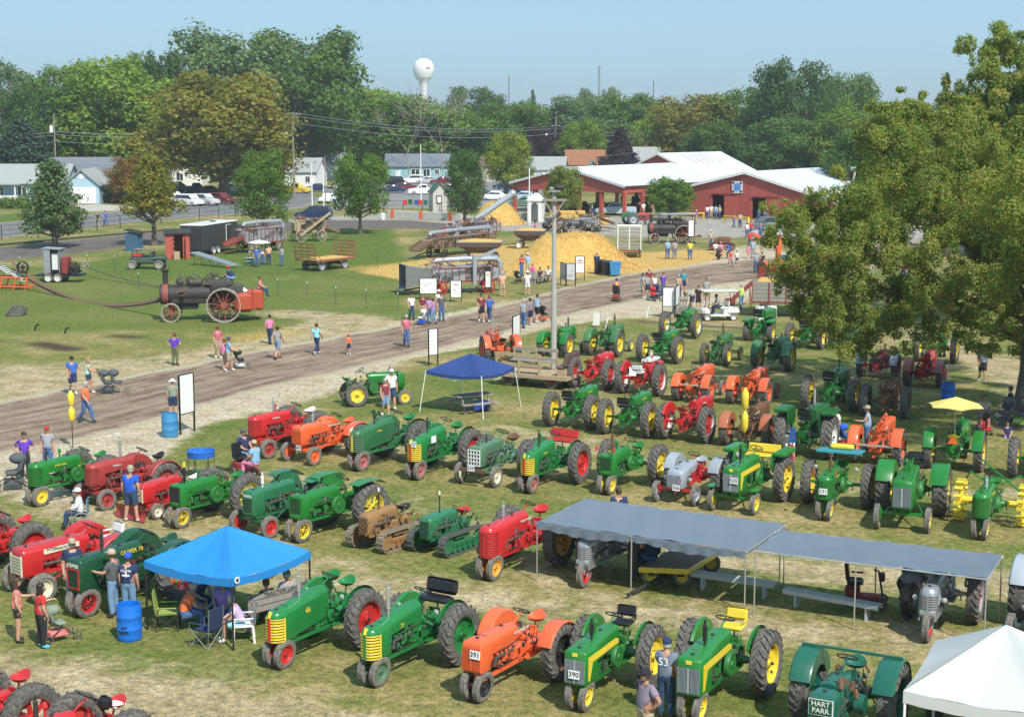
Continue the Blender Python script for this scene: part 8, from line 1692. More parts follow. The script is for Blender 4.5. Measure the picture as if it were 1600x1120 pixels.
# ------------------------------------------------------------------ people
SKINM=mat('skin_light',(0.50,0.28,0.19),rough=.6,var=.06);SKINT=mat('skin_tanned',(0.38,0.20,0.13),rough=.6,var=.06)
J0=dict(pel=(0,0,.95),abd=(0,.0,1.10),che=(0,.0,1.30),nck=(0,0,1.47),hd0=(.01,0,1.56))
def pose_pts(k):
 """joint positions; x forward, y left, z up"""
 J={a:Vector(b)for a,b in J0.items()}
 for s,q in(('l',1),('r',-1)):
  J['sh'+s]=Vector((0,q*.185,1.42));J['el'+s]=Vector((-.03,q*.235,1.14));J['wr'+s]=Vector((.05,q*.24,.90));J['ha'+s]=Vector((.08,q*.235,.82))
  J['hi'+s]=Vector((0,q*.09,.91));J['kn'+s]=Vector((.02,q*.11,.50));J['an'+s]=Vector((-.02,q*.12,.09));J['to'+s]=Vector((.14,q*.14,.04))
 if k=='walk':
  J['knl']=Vector((.20,.09,.53));J['anl']=Vector((.28,.09,.12));J['tol']=Vector((.43,.10,.09));J['knr']=Vector((-.06,-.09,.51));J['anr']=Vector((-.34,-.09,.19));J['tor']=Vector((-.24,-.09,.05))
  J['ell']=Vector((-.16,.23,1.17));J['wrl']=Vector((-.16,.24,.93));J['hal']=Vector((-.13,.235,.85));J['elr']=Vector((.08,-.24,1.16));J['wrr']=Vector((.24,-.21,.98));J['har']=Vector((.30,-.20,.92))
 elif k=='walk2':
  J['knl']=Vector((.13,.09,.52));J['anl']=Vector((.15,.09,.1));J['tol']=Vector((.30,.10,.05));J['knr']=Vector((.02,-.09,.50));J['anr']=Vector((-.2,-.09,.13));J['tor']=Vector((-.07,-.09,.04))
  J['ell']=Vector((-.08,.24,1.16));J['wrl']=Vector((-.02,.25,.92));J['hal']=Vector((.02,.24,.84));J['elr']=Vector((.02,-.24,1.15));J['wrr']=Vector((.14,-.22,.93));J['har']=Vector((.19,-.21,.86))
 elif k=='hips':
  for s,q in(('l',1),('r',-1)):J['el'+s]=Vector((-.08,q*.38,1.18));J['wr'+s]=Vector((.0,q*.22,1.02));J['ha'+s]=Vector((.05,q*.16,1.0))
 elif k=='cross':
  for s,q in(('l',1),('r',-1)):J['el'+s]=Vector((.10,q*.25,1.17));J['wr'+s]=Vector((.24,q*.06,1.20));J['ha'+s]=Vector((.22,-q*.03,1.22))
 elif k=='push':
  for s,q in(('l',1),('r',-1)):J['el'+s]=Vector((.14,q*.24,1.16));J['wr'+s]=Vector((.38,q*.2,1.06));J['ha'+s]=Vector((.46,q*.18,1.06))
  J['knl']=Vector((.13,.09,.52));J['anl']=Vector((.15,.09,.1));J['tol']=Vector((.30,.10,.05));J['knr']=Vector((-.02,-.09,.50));J['anr']=Vector((-.24,-.09,.13));J['tor']=Vector((-.1,-.09,.04))
 elif k=='reach':
  J['ell']=Vector((.12,.24,1.2));J['wrl']=Vector((.36,.2,1.2));J['hal']=Vector((.45,.18,1.22));J['elr']=Vector((-.02,-.25,1.14));J['wrr']=Vector((.08,-.24,.92));J['har']=Vector((.1,-.23,.84))
 elif k=='eyes':
  for s,q in(('l',1),('r',-1)):J['el'+s]=Vector((.16,q*.3,1.3));J['wr'+s]=Vector((.2,q*.12,1.52));J['ha'+s]=Vector((.17,q*.08,1.6))
 elif k in('sit','sitlean'):
  d=Vector((0,0,-.45))
  for j in list(J):
   if j[:2]not in('kn','an','to'):J[j]=J[j]+d
  for s,q in(('l',1),('r',-1)):
   J['kn'+s]=Vector((.43,q*.14,.50));J['an'+s]=Vector((.44,q*.15,.09));J['to'+s]=Vector((.6,q*.16,.04));J['el'+s]=Vector((.04,q*.26,.75));J['wr'+s]=Vector((.26,q*.17,.64));J['ha'+s]=Vector((.34,q*.13,.62))
  if k=='sitlean':
   for j,f in(('abd',.3),('che',.8),('nck',1.2),('hd0',1.5),('shl',1.1),('shr',1.1),('ell',1.4),('elr',1.4),('wrl',1.2),('wrr',1.2),('hal',1.2),('har',1.2)):J[j]=J[j]+Vector((.16*f,0,-.04*f))
 elif k=='bend':
  J['pel']=Vector((-.12,0,.95));J['abd']=Vector((.02,0,1.06));J['che']=Vector((.22,0,1.13));J['nck']=Vector((.38,0,1.17));J['hd0']=Vector((.47,0,1.17))
  for s,q in(('l',1),('r',-1)):
   J['sh'+s]=Vector((.33,q*.18,1.12));J['el'+s]=Vector((.42,q*.22,.85));J['wr'+s]=Vector((.55,q*.16,.68));J['ha'+s]=Vector((.6,q*.14,.61));J['hi'+s]=Vector((-.12,q*.09,.91));J['kn'+s]=Vector((.03,q*.11,.5))
 elif k=='crouch':
  J['pel']=Vector((-.1,0,.42));J['abd']=Vector((-.02,0,.55));J['che']=Vector((.1,0,.72));J['nck']=Vector((.2,0,.86));J['hd0']=Vector((.25,0,.94))
  for s,q in(('l',1),('r',-1)):
   J['sh'+s]=Vector((.16,q*.18,.83));J['el'+s]=Vector((.3,q*.23,.62));J['wr'+s]=Vector((.45,q*.15,.5));J['ha'+s]=Vector((.5,q*.12,.45));J['hi'+s]=Vector((-.1,q*.1,.38));J['kn'+s]=Vector((.3,q*.17,.5));J['an'+s]=Vector((.06,q*.14,.1));J['to'+s]=Vector((.2,q*.16,.04))
 elif k=='feet':
  for s,q in(('l',1),('r',-1)):J['kn'+s]=Vector((.02,q*.15,.50));J['an'+s]=Vector((-.02,q*.2,.09));J['to'+s]=Vector((.13,q*.24,.04));J['el'+s]=Vector((-.03,q*.27,1.15));J['wr'+s]=Vector((.05,q*.29,.91));J['ha'+s]=Vector((.08,q*.28,.83))
 return J
BONES=[('pel','abd'),('abd','che'),('che','nck'),('nck','hd0'),('che','shl'),('che','shr'),('shl','ell'),('ell','wrl'),('wrl','hal'),('shr','elr'),('elr','wrr'),('wrr','har'),('pel','hil'),('pel','hir'),('hil','knl'),('knl','anl'),('anl','tol'),('hir','knr'),('knr','anr'),('anr','tor')]
RAD=dict(pel=(.165,.135),abd=(.16,.13),che=(.175,.13),nck=(.06,.06),hd0=(.055,.055),sh=(.075,.075),el=(.052,.052),wr=(.036,.036),ha=(.034,.022),hi=(.108,.108),kn=(.074,.074),an=(.05,.05),to=(.042,.034))
BODY={}
def body_meshes(pose,fem=False,fat=1.0):
 key=(pose,fem,fat)
 if key in BODY:return BODY[key]
 J=pose_pts(pose);names=list(J);ix={n:i for i,n in enumerate(names)}
 me=bpy.data.meshes.new('sk');vs=[J[n]for n in names];es=[(ix[a],ix[b])for a,b in BONES]
 me.from_pydata([tuple(v)for v in vs],es,[]);o=bpy.data.objects.new('sk',me);COL.objects.link(o)
 md=o.modifiers.new('s','SKIN');sd=o.modifiers.new('d','SUBSURF');sd.levels=2;sd.render_levels=2;md.use_smooth_shade=True
 for i,n in enumerate(names):
  r=RAD.get(n)or RAD[n[:2]];r=list(r)
  if fem and n=='abd':r=[.14,.115]
  if fem and n[:2]=='sh':r=[.058,.058]
  if n in('pel','abd','che'):r=[r[0]*(1+(fat-1)*.8),r[1]*(1+(fat-1)*1.6)]
  if n=='abd' and fat>1:r[1]*=1.12
  me.skin_vertices[0].data[i].radius=r
  me.skin_vertices[0].data[i].use_root=(n=='pel')
 C.view_layer.update();dg=C.evaluated_depsgraph_get();ev=o.evaluated_get(dg);m=bpy.data.meshes.new_from_object(ev);bpy.data.objects.remove(o)
 V=[v.co.copy()for v in m.vertices];Nn=[v.normal.copy()for v in m.vertices];F=[list(p.vertices)for p in m.polygons]
 reg=[]
 for p in V:
  best=(9,None,0)
  for a,b in BONES:
   A,B_=J[a],J[b];d=B_-A;t=max(0,min(1,(p-A).dot(d)/d.length_squared));q=(p-(A+d*t)).length/(1 if a not in('pel','abd','che')or b[:2]in('hi',)else 1.6)
   if q<best[0]:best=(q,(a,b),t)
  reg.append((best[1],best[2]))
 def shirt(r,slv):
  (a,b),t=r
  if a in('abd',)or(a=='pel' and b=='abd'):return True
  if a=='che' and b=='nck':return t<.62
  if a=='che':return True
  if a[:2]=='sh':return t<slv
  if a=='pel' and b[:2]=='hi':return False
  return slv>1.2 and a[:2]=='el' and t<.9
 def pants(r,ln):
  (a,b),t=r
  if a=='pel' and b=='abd':return t<.35
  if a=='pel':return True
  if a[:2]=='hi':return t<ln
  return ln>1.2 and a[:2]=='kn' and t<.93
 def shell(fn,off,nm):
  keep=[f for f in F if sum(1 for i in f if fn(reg[i]))>=3];used=sorted({i for f in keep for i in f});mp={i:k for k,i in enumerate(used)}
  vv=[V[i]+Nn[i]*off for i in used];k=len(vv);ff=[[mp[i]for i in f]for f in keep]
  cnt={}
  for f in ff:
   for i in range(len(f)):e=(f[i],f[(i+1)%len(f)]);cnt[e]=1
  ed=[e for e in cnt if(e[1],e[0])not in cnt];hem={}
  for a,b in ed:
   for i in(a,b):
    if i not in hem:hem[i]=len(vv);vv.append(V[used[i]]+Nn[used[i]]*.001)
  ff+=[[b,a,hem[a],hem[b]]for a,b in ed]
  x=bpy.data.meshes.new(nm);x.from_pydata([tuple(v)for v in vv],[],ff);x.polygons.foreach_set('use_smooth',[True]*len(x.polygons));x.materials.append(None);x.update();return x
 out={}
 out['tee']=shell(lambda r:shirt(r,.62),.016,'shirt');out['tank']=shell(lambda r:shirt(r,.08),.012,'shirt');out['long']=shell(lambda r:shirt(r,1.5),.016,'shirt')
 out['trousers']=shell(lambda r:pants(r,1.5),.017,'trousers');out['shorts']=shell(lambda r:pants(r,.9),.022,'shorts');out['hotpants']=shell(lambda r:pants(r,.5),.014,'shorts')
 out['shoes']=shell(lambda r:r[0][0][:2]=='an' or(r[0][0][:2]=='kn' and r[1]>.955),.014,'shoes')
 b=MB();b.add([tuple(v)for v in V],F,0,True)
 hc=J['hd0']+((J['hd0']-J['nck']).normalized()*.09 if pose=='bend' else Vector((.015,0,.095)))
 prof=[(.001,-.115),(.045,-.108),(.062,-.08),(.073,-.045),(.080,0),(.081,.04),(.070,.08),(.042,.106),(.001,.115)];s0=len(b.v)
 b.lathe(prof,14,(0,0,0),'z');
 for i in range(s0,len(b.v)):x,y,z=b.v[i];b.v[i]=(hc.x+x*1.22+(.012 if z<-.03 and x>0 else 0),hc.y+y*1.0,hc.z+z*1.04)
 nx=hc.x+.094;b.add([(nx-.012,-.012,hc.z-.005),(nx-.012,.012,hc.z-.005),(nx-.01,0,hc.z+.03),(nx+.022,0,hc.z-.012)],[(0,1,3),(1,2,3),(2,0,3)])
 for q in(-1,1):b.ball((hc.x-.005,q*.079,hc.z-.005),.028,6,sc=(.8,.35,1.2))
 for s,q in(('l',1),('r',-1)):
  H=J['ha'+s];d=(H-J['wr'+s]).normalized();sd_=d.cross(Vector((1,0,0))if abs(d.x)<.8 else Vector((0,0,1))).normalized();nn=d.cross(sd_)
  for k,ln in enumerate((.062,.072,.068,.052)):
   p0=H+sd_*(.021*(k-1.5));p1=p0+d*ln*.6+nn*.008;p2=p1+d*ln*.45+nn*.022;b.tube([p0,p1,p2],[.011,.010,.008],5)
  p0=J['wr'+s].lerp(H,.5)+sd_*.025*q;b.tube([p0,p0+d*.035+sd_*.03*q,p0+d*.075+sd_*.032*q],[.013,.012,.009],5)
 out['body']=b.mesh('body',1,60)
 f=MB();
 for q in(-1,1):f.box((hc.x+.089,q*.033,hc.z+.012),(.012,.024,.011))
 f.box((hc.x+.092,0,hc.z-.052),(.012,.05,.009),mi=1)
 for q in(-1,1):f.box((hc.x+.09,q*.033,hc.z+.032),(.012,.034,.007))
 out['face']=f.mesh('face',2)
 g=MB();
 for q in(-1,1):g.bbox((hc.x+.098,q*.034,hc.z+.012),(.014,.052,.03),.006)
 g.box((hc.x+.10,0,hc.z+.018),(.01,.03,.008))
 for q in(-1,1):g.box((hc.x+.04,q*.085,hc.z+.016),(.11,.006,.008))
 out['glasses']=g.mesh('glasses')
 def cap_top(rr,lo,brim=True,wide=0):
  c=MB();k_=rr/.09;pr=[(rr,lo),(rr*1.02,.045),(rr*.9,.09*k_),(rr*.55,.122*k_),(.001,.132*k_)];k0=len(c.v);c.lathe(pr,16,axis='z')
  for i in range(k0,len(c.v)):x,y,z=c.v[i];c.v[i]=(hc.x+x*1.18-.004,hc.y+y,hc.z+z)
  if brim:
   c.loft([[(hc.x+.07,-.075,hc.z+.045),(hc.x+.15,-.06,hc.z+.032),(hc.x+.178,0,hc.z+.035),(hc.x+.15,.06,hc.z+.032),(hc.x+.07,.075,hc.z+.045)],[(hc.x+.07,-.075,hc.z+.055),(hc.x+.15,-.06,hc.z+.042),(hc.x+.178,0,hc.z+.045),(hc.x+.15,.06,hc.z+.042),(hc.x+.07,.075,hc.z+.055)]],smooth=False)
  if wide:c.lathe([(.09,.03),(wide,.02),(wide,.03),(.09,.045)],20,(hc.x,hc.y,hc.z),'z')
  return c
 out['cap']=cap_top(.098,.015).mesh('cap');out['hat']=cap_top(.098,.03,False,.2).mesh('hat')
 hb=cap_top(.090,.055,False);k0=len(hb.v)
 hb.lathe([(.087,-.055),(.0925,.0),(.0915,.058)],12,(0,0,0),'z',a0=R(62),a1=R(298))
 for i in range(k0,len(hb.v)):x,y,z=hb.v[i];hb.v[i]=(hc.x+x*1.13-.004,hc.y+y,hc.z+z)
 out['short_hair']=hb.mesh('hair')
 hl=cap_top(.092,.05,False);k0=len(hl.v);hl.lathe([(.075,-.27),(.098,-.17),(.100,-.05),(.095,.055)],12,(0,0,0),'z',a0=R(70),a1=R(290))
 for i in range(k0,len(hl.v)):x,y,z=hl.v[i];hl.v[i]=(hc.x+x*1.1-.006,hc.y+y,hc.z+z)
 out['long_hair']=hl.mesh('hair');out['_J']=J
 BODY[key]=out;return out
CL={}
def cloth(n,c):
 if n not in CL:CL[n]=mat('cloth_'+n,c,rough=.9,var=.18,scale=7,bump=.25,bscale=22)
 return CL[n]
W_=dict(purple=(.12,.045,.42),blue=(.04,.13,.48),royal=(.015,.10,.55),sky=(.22,.42,.62),orange=(.75,.16,.05),red=(.55,.03,.03),maroon=(.2,.03,.045),pink=(.72,.22,.38),hotpink=(.75,.08,.35),rose=(.48,.12,.17),white=(.75,.75,.75),grey=(.30,.31,.32),dgrey=(.09,.10,.11),navy=(.02,.035,.10),black=(.018,.018,.022),green=(.10,.22,.10),gteal=(.03,.25,.3),sage=(.22,.27,.20),mint=(.4,.72,.6),yellow=(.75,.6,.05),neon=(.5,.75,.15),brown=(.12,.07,.05),tan=(.48,.38,.26),khaki=(.38,.32,.22),jean=(.07,.14,.30),djean=(.03,.06,.13),ljean=(.16,.28,.42),lav=(.38,.22,.5),peach=(.75,.38,.22),cyan=(.25,.65,.68),plaid=(.30,.32,.36),tie=(.6,.45,.65),olive=(.14,.15,.07),lblue=(.3,.42,.55),coral=(.75,.22,.2),slate=(.17,.2,.27),mauve=(.25,.2,.26))
def cc_(n):return cloth(n,W_[n])
HAIRC=dict(brown=mat('brown_hair',(0.07,0.035,0.018),rough=.7,var=.3),grey=mat('grey_hair',(0.42,0.41,0.4),rough=.7,var=.2),dark=mat('dark_hair',(0.018,0.013,0.01),rough=.6,var=.3),blond=mat('blond_hair',(0.38,0.24,0.10),rough=.7,var=.25),auburn=mat('auburn_hair',(0.16,0.05,0.02),rough=.7,var=.3))
LIP=mat('lip_tone',(0.3,0.10,0.08),rough=.6);SHOEW=mat('white_shoes',(0.7,0.7,0.7),rough=.6);SHOED=mat('dark_shoes',(0.035,0.03,0.03),rough=.6);SHOEB=mat('cyan_shoes',(0.1,0.5,0.65),rough=.6)
def person(label,at,ang,top,bot,pose='stand',sty='tee',legs='trousers',hair='short_hair:brown',cap=None,h=1.75,shoes=None,fem=False,fat=1.12,glasses=False,z=0.0,loc=None,tan=False,extra=None,group=None):
 """ang: heading in degrees, 0 = right in the picture, 90 = away from the viewer, -90 = towards the viewer"""
 g=G(*at,z)if loc is None else Vector(loc);m=body_meshes(pose,fem,fat)
 if z and loc is None:pass
 t=thing('person',label,'person',(g.x,g.y,z if pose not in('sit','sitlean')or not z else z),R(ang),h/1.76,group)
 sk=SKINT if tan else SKINM
 ob('body',m['body'],[sk],t);ob('face_features',m['face'],[HAIRC['dark'],LIP],t)
 ob('shirt',m[sty],[cc_(top)],t);ob('trousers' if legs=='trousers' else 'shorts',m[legs],[cc_(bot)],t);ob('shoes',m['shoes'],[shoes or(SHOEW if legs!='trousers' else SHOED)],t)
 if hair:k,c=hair.split(':');ob('hair',m[k],[HAIRC[c]],t)
 if cap:k,c=cap.split(':')if ':' in cap else('cap',cap);ob(k,m[k],[cc_(c)],t)
 if glasses:ob('sunglasses',m['glasses'],[BLACK],t)
 if extra:extra(t,m)
 return t
Pn=person
FH='long_hair:'
Pn('woman in purple shirt and dark olive trousers standing with hand on hip',(274,571),75,'purple','olive','hips',hair='short_hair:auburn',fem=True,h=1.72)
Pn('man in blue tee and navy shorts walking at the left of the track',(114,616),-60,'blue','navy','walk2',legs='shorts',cap='black',h=1.8,glasses=True)
Pn('woman in mint tank top and denim shorts pushing a double stroller',(139,615),10,'mint','djean','push',sty='tank',legs='hotpants',hair=FH+'blond',fem=True,h=1.7)
Pn('man in orange tee and jeans striding across the track',(135,661),-20,'orange','jean','walk',hair='short_hair:grey',h=1.78)
Pn('older person in sage shirt with shoulder strap and navy shorts behind the light blue drum',(271,652),100,'sage','navy','stand',legs='shorts',cap='hat:white',h=1.68,fem=True)
Pn('man in rose shirt and khaki shorts near the front of the steam engine',(341,560),-60,'rose','khaki','walk2',legs='shorts',cap='maroon',h=1.76)
Pn('woman in pink top walking beside the man with a stroller',(351,578),60,'pink','tan','walk2',sty='tank',legs='hotpants',hair='short_hair:auburn',fem=True,h=1.62)
Pn('man in pale blue tee and khaki shorts pushing a black stroller',(358,580),10,'sky','khaki','push',legs='shorts',cap='dgrey',h=1.78)
Pn('woman in bright pink tee and jeans seen from behind by the steam engine',(422,538),80,'pink','djean','walk2',hair='short_hair:dark',fem=True,h=1.7)
Pn('man in grey tee and denim shorts walking away on the track',(434,562),60,'grey','ljean','walk',legs='shorts',hair='short_hair:dark',h=1.8,shoes=SHOED)
Pn('woman in cyan tee and dark capri trousers walking alone',(495,554),60,'cyan','navy','walk',hair='short_hair:brown',fem=True,h=1.72,shoes=SHOEW)
Pn('small child in orange shirt and red cap on the track',(545,554),-80,'orange','navy','walk2',legs='shorts',cap='red',h=1.12)
Pn('heavy man in red and white checked shirt and jeans walking towards the viewer',(635,542),-80,'rose','jean','walk2',hair='short_hair:grey',h=1.82,fat=1.2)
Pn('woman in white tee and dark jeans left of the stroller group',(643,500),-70,'white','djean','walk2',hair='short_hair:brown',fem=True,h=1.68)
Pn('woman in brown top behind the stroller group',(661,500),-100,'maroon','tan','stand',legs='shorts',hair='short_hair:auburn',fem=True,h=1.66)
Pn('woman in lavender top behind the white board group',(671,503),-70,'lav','jean','stand',hair=FH+'brown',fem=True,h=1.64)
Pn('woman in purple tank top pushing the white and black stroller',(677,507),170,'lav','ljean','push',sty='tank',hair='short_hair:brown',fem=True,h=1.66)
Pn('man in dark grey tee and jeans at the right of the stroller group',(690,502),-80,'dgrey','jean','stand',hair='short_hair:brown',h=1.8)
Pn('woman in white hat and white top behind the man in grey',(686,492),-90,'white','tan','stand',cap='hat:white',legs='shorts',fem=True,h=1.66)
Pn('man in maroon tee and black shorts walking beside the woman in blue',(752,503),-70,'maroon','black','walk2',legs='shorts',hair='short_hair:dark',h=1.8,glasses=True)
Pn('woman in blue printed tee and jeans walking with the man in maroon',(765,503),-110,'blue','djean','walk',hair=FH+'auburn',fem=True,h=1.72,glasses=True,shoes=SHOEW)
Pn('man in peach shirt and pale shorts looking at the threshing machine',(785,463),90,'peach','tan','stand',legs='shorts',hair='short_hair:grey',h=1.78)
Pn('man in red shirt standing at the left foot of the straw pile',(815,432),-30,'red','jean','cross',hair='short_hair:brown',h=1.78)
Pn('man in pale blue shirt with hands raised at his face by the straw pile',(825,430),120,'lblue','tan','eyes',cap='white',h=1.8)
Pn('child in hot pink top beside the grey bench',(832,441),-60,'hotpink','jean','stand',hair='short_hair:brown',fem=True,h=1.45)
Pn('woman in black top sitting on the left end of the grey bench',(844,443),-110,'black','djean','sit',hair='short_hair:dark',fem=True,sty='tank',h=1.7)
Pn('woman in white top with child sitting on the grey bench',(857,441),-120,'white','black','sit',hair='short_hair:dark',fem=True,h=1.7)
Pn('man all in white clothes with white cap standing on the grass',(824,461),80,'white','white','stand',legs='shorts',cap='white',h=1.76)
Pn('man in grey tee and jeans walking away, left one of three by the lamp pole',(818,513),70,'grey','jean','walk2',hair='short_hair:grey',h=1.82)
Pn('person in pale pink tee and dark shorts, middle one of three by the lamp pole',(828,508),80,'mauve','navy','walk2',legs='shorts',hair='short_hair:dark',fem=True,h=1.7)
Pn('man in slate blue tee pushing a stroller, right one of three by the lamp pole',(839,504),50,'lblue','black','push',legs='shorts',hair='short_hair:brown',h=1.82)
Pn('man in dark plaid shirt leaning at the black wheeled bins',(932,428),60,'navy','djean','cross',cap='tan',h=1.78)
Pn('man in blue overalls watching the steam engine',(1043,405),95,'sky','jean','stand',hair='short_hair:grey',h=1.8)
Pn('man in grey shirt beside the man in overalls',(1054,405),90,'grey','slate','stand',hair='short_hair:brown',h=1.76)
Pn('man in bright yellow tee and jeans by the straw edge',(1078,406),85,'yellow','jean','stand',hair='short_hair:brown',h=1.76)
for i,a in enumerate((('man in tan shirt and cap at the rusty stationary engine',(1110,388),-60,'tan','jean','stand','tee','trousers','cap:white',1.78,False),('woman in white top seated left in the group on the ground',(1118,397),-90,'white','navy','sit','tee','shorts',None,1.6,True),('woman in pink top seated in the middle of the ground group',(1126,398),-90,'pink','black','sit','tee','shorts',None,1.6,True),('man in royal blue tee leaning over the group on the ground',(1138,404),-130,'royal','jean','bend','tee','trousers',None,1.8,False),('person in black crouching in front of the ground group',(1121,406),20,'black','black','crouch','tee','trousers',None,1.7,False),('girl in red top running at the track edge',(1141,416),-70,'red','pink','walk','tank','hotpants',None,1.4,True),('girl in white top and dark shorts near the track edge',(1151,417),-80,'white','navy','walk2','tank','hotpants',None,1.45,True),('woman in white top near the grey suv, left of the red shirts',(1167,372),-80,'white','jean','stand','tee','trousers',None,1.7,True),('man in red shirt by the grey suv',(1173,371),-80,'red','jean','stand','tee','trousers',None,1.8,False),('second man in red shirt closer to the track',(1171,388),-90,'red','dgrey','stand','tee','trousers',None,1.74,False),('man in blue shirt beside the grey suv',(1188,377),-100,'blue','jean','stand','tee','trousers',None,1.78,False),('man in pale shirt right of the red shirts',(1176,404),-100,'lblue','grey','stand','tee','trousers',None,1.78,False),('girl in pink dress beside the pale shirted man',(1169,404),-90,'pink','pink','stand','tank','hotpants',None,1.2,True),('person in white tee under the maple edge',(1190,398),-90,'white','khaki','stand','tee','shorts',None,1.7,False),('man in grey tee with hands on hips on the track',(1181,427),85,'grey','jean','hips','tee','trousers',None,1.8,False),('boy in black tee next to the man with hands on hips',(1190,426),80,'black','djean','stand','tee','trousers',None,1.7,False),('person in white shirt at the barn door',(1111,341),-90,'white','tan','stand','tee','trousers',None,1.72,False),('second person at the barn door in pale clothes',(1118,342),-90,'sky','jean','stand','tee','trousers',None,1.74,False),('child in teal and pink beside the pale pickup',(995,331),-90,'hotpink','gteal','stand','tee','shorts',None,1.3,True),('man in white tee walking past the pale pickup',(1005,337),90,'white','tan','stand','tee','shorts',None,1.76,False),('man in blue shirt inside the pavilion front',(972,322),-90,'sage','khaki','stand','tee','trousers',None,1.76,False),('man in blue standing in the street beyond the fence',(165,353),-60,'royal','jean','walk','tee','trousers',None,1.78,False),('person in black and green walking beside him in the street',(153,354),-60,'black','green','walk2','tee','shorts',None,1.7,False),('seated man in grey shirt at the end of the roller conveyor',(386,416),20,'dgrey','ljean','sitlean','tee','trousers','cap:khaki',1.76,False),('man in blue overalls under the small white umbrella',(401,417),-80,'blue','jean','stand','tee','trousers','cap:khaki',1.76,False),('man in white tee under the small white umbrella',(410,414),-80,'white','jean','stand','tee','trousers','cap:red',1.76,False),('man in peach shirt at the right of the umbrella group',(420,414),100,'peach','djean','stand','tee','trousers',None,1.78,False),('man in plaid shirt and jeans standing apart on the lawn',(441,416),170,'plaid','jean','reach','tee','trousers',None,1.78,False),('man with red cap and black shirt working on top of the steam engine',None,0,'navy','ljean','crouch','tee','trousers','cap:red',1.78,False),('man in white tee and straw hat bending between the orange tanks',None,0,'white','jean','bend','tee','trousers','hat:yellow',1.74,False),('person in pink top sitting on the tail of the steam engine',None,0,'coral','djean','sit','tee','trousers',None,1.7,True))):
 lb,at,an,tp,bt,po,sy,lg,cp,hh,fm=a
 if at is None:continue
 Pn(lb,at,an,tp,bt,po,sty=sy,legs=lg,cap=cp,h=hh,fem=fm,hair='short_hair:'+('brown','dark','grey','auburn')[i%4])
k=0
for(px,py,tp,bt,lb)in((1105,342,'white','jean','man in white at the left jamb of the barn door'),(1124,343,'khaki','djean','man in khaki just inside the left barn door'),(1186,345,'sky','jean','man in pale blue at the middle barn door'),(1193,346,'grey','djean','man in grey at the middle barn door'),(1198,344,'maroon','jean','man in maroon inside the middle barn door'),(1021,338,'peach','khaki','man in peach strolling before the pavilion'),(1032,341,'white','ljean','woman in white strolling before the pavilion'),(1088,350,'royal','khaki','man in royal blue crossing the gravel'),(1146,356,'coral','jean','woman in coral crossing the gravel'),(1156,356,'tan','djean','man in tan crossing the gravel'),(925,343,'navy','jean','man in navy near the straw bales'),(770,345,'red','jean','man in red by the straw mound'),(836,371,'hotpink','jean','person in pink working by the dark gravity wagon'),(872,362,'navy','ljean','man standing on the baler behind the lamp pole'),(1228,385,'blue','tan','man in blue behind the orange loader'),(1212,392,'white','jean','woman in white behind the orange loader'),(1300,402,'grey','jean','man in grey seen left of the dense maple'),(1275,388,'red','khaki','man in red seen left of the dense maple')):
 k+=1;Pn(lb,(px,py),(-90,80,-60,170,10)[k%5],tp,bt,('stand','walk2','hips','walk')[k%4],hair='short_hair:'+('brown','dark','grey')[k%3],fem=k%4==1,h=1.7+.03*(k%4))
se=[o for o in bpy.data.objects if o.get('label','').startswith('large black steam')][0]
def on(parent_obj,local):C.view_layer.update();return parent_obj.matrix_world@Vector(local)
C.view_layer.update()
p=on(se,(-.45,.1,2.15));Pn('man with red cap and black shirt working on top of the steam engine',(0,0),160,'navy','ljean','crouch',cap='red',loc=p,z=p.z)
p=on(se,(-1.2,.1,.8));Pn('man in white tee and straw hat bending between the orange tanks',(0,0),190,'white','jean','bend',cap='hat:yellow',loc=p,z=p.z)
p=on(se,(-2.1,.3,1.4));Pn('person in coral top sitting on the tail of the steam engine',(0,0),0,'coral','djean','sit',fem=True,loc=p,z=p.z,hair='short_hair:brown')
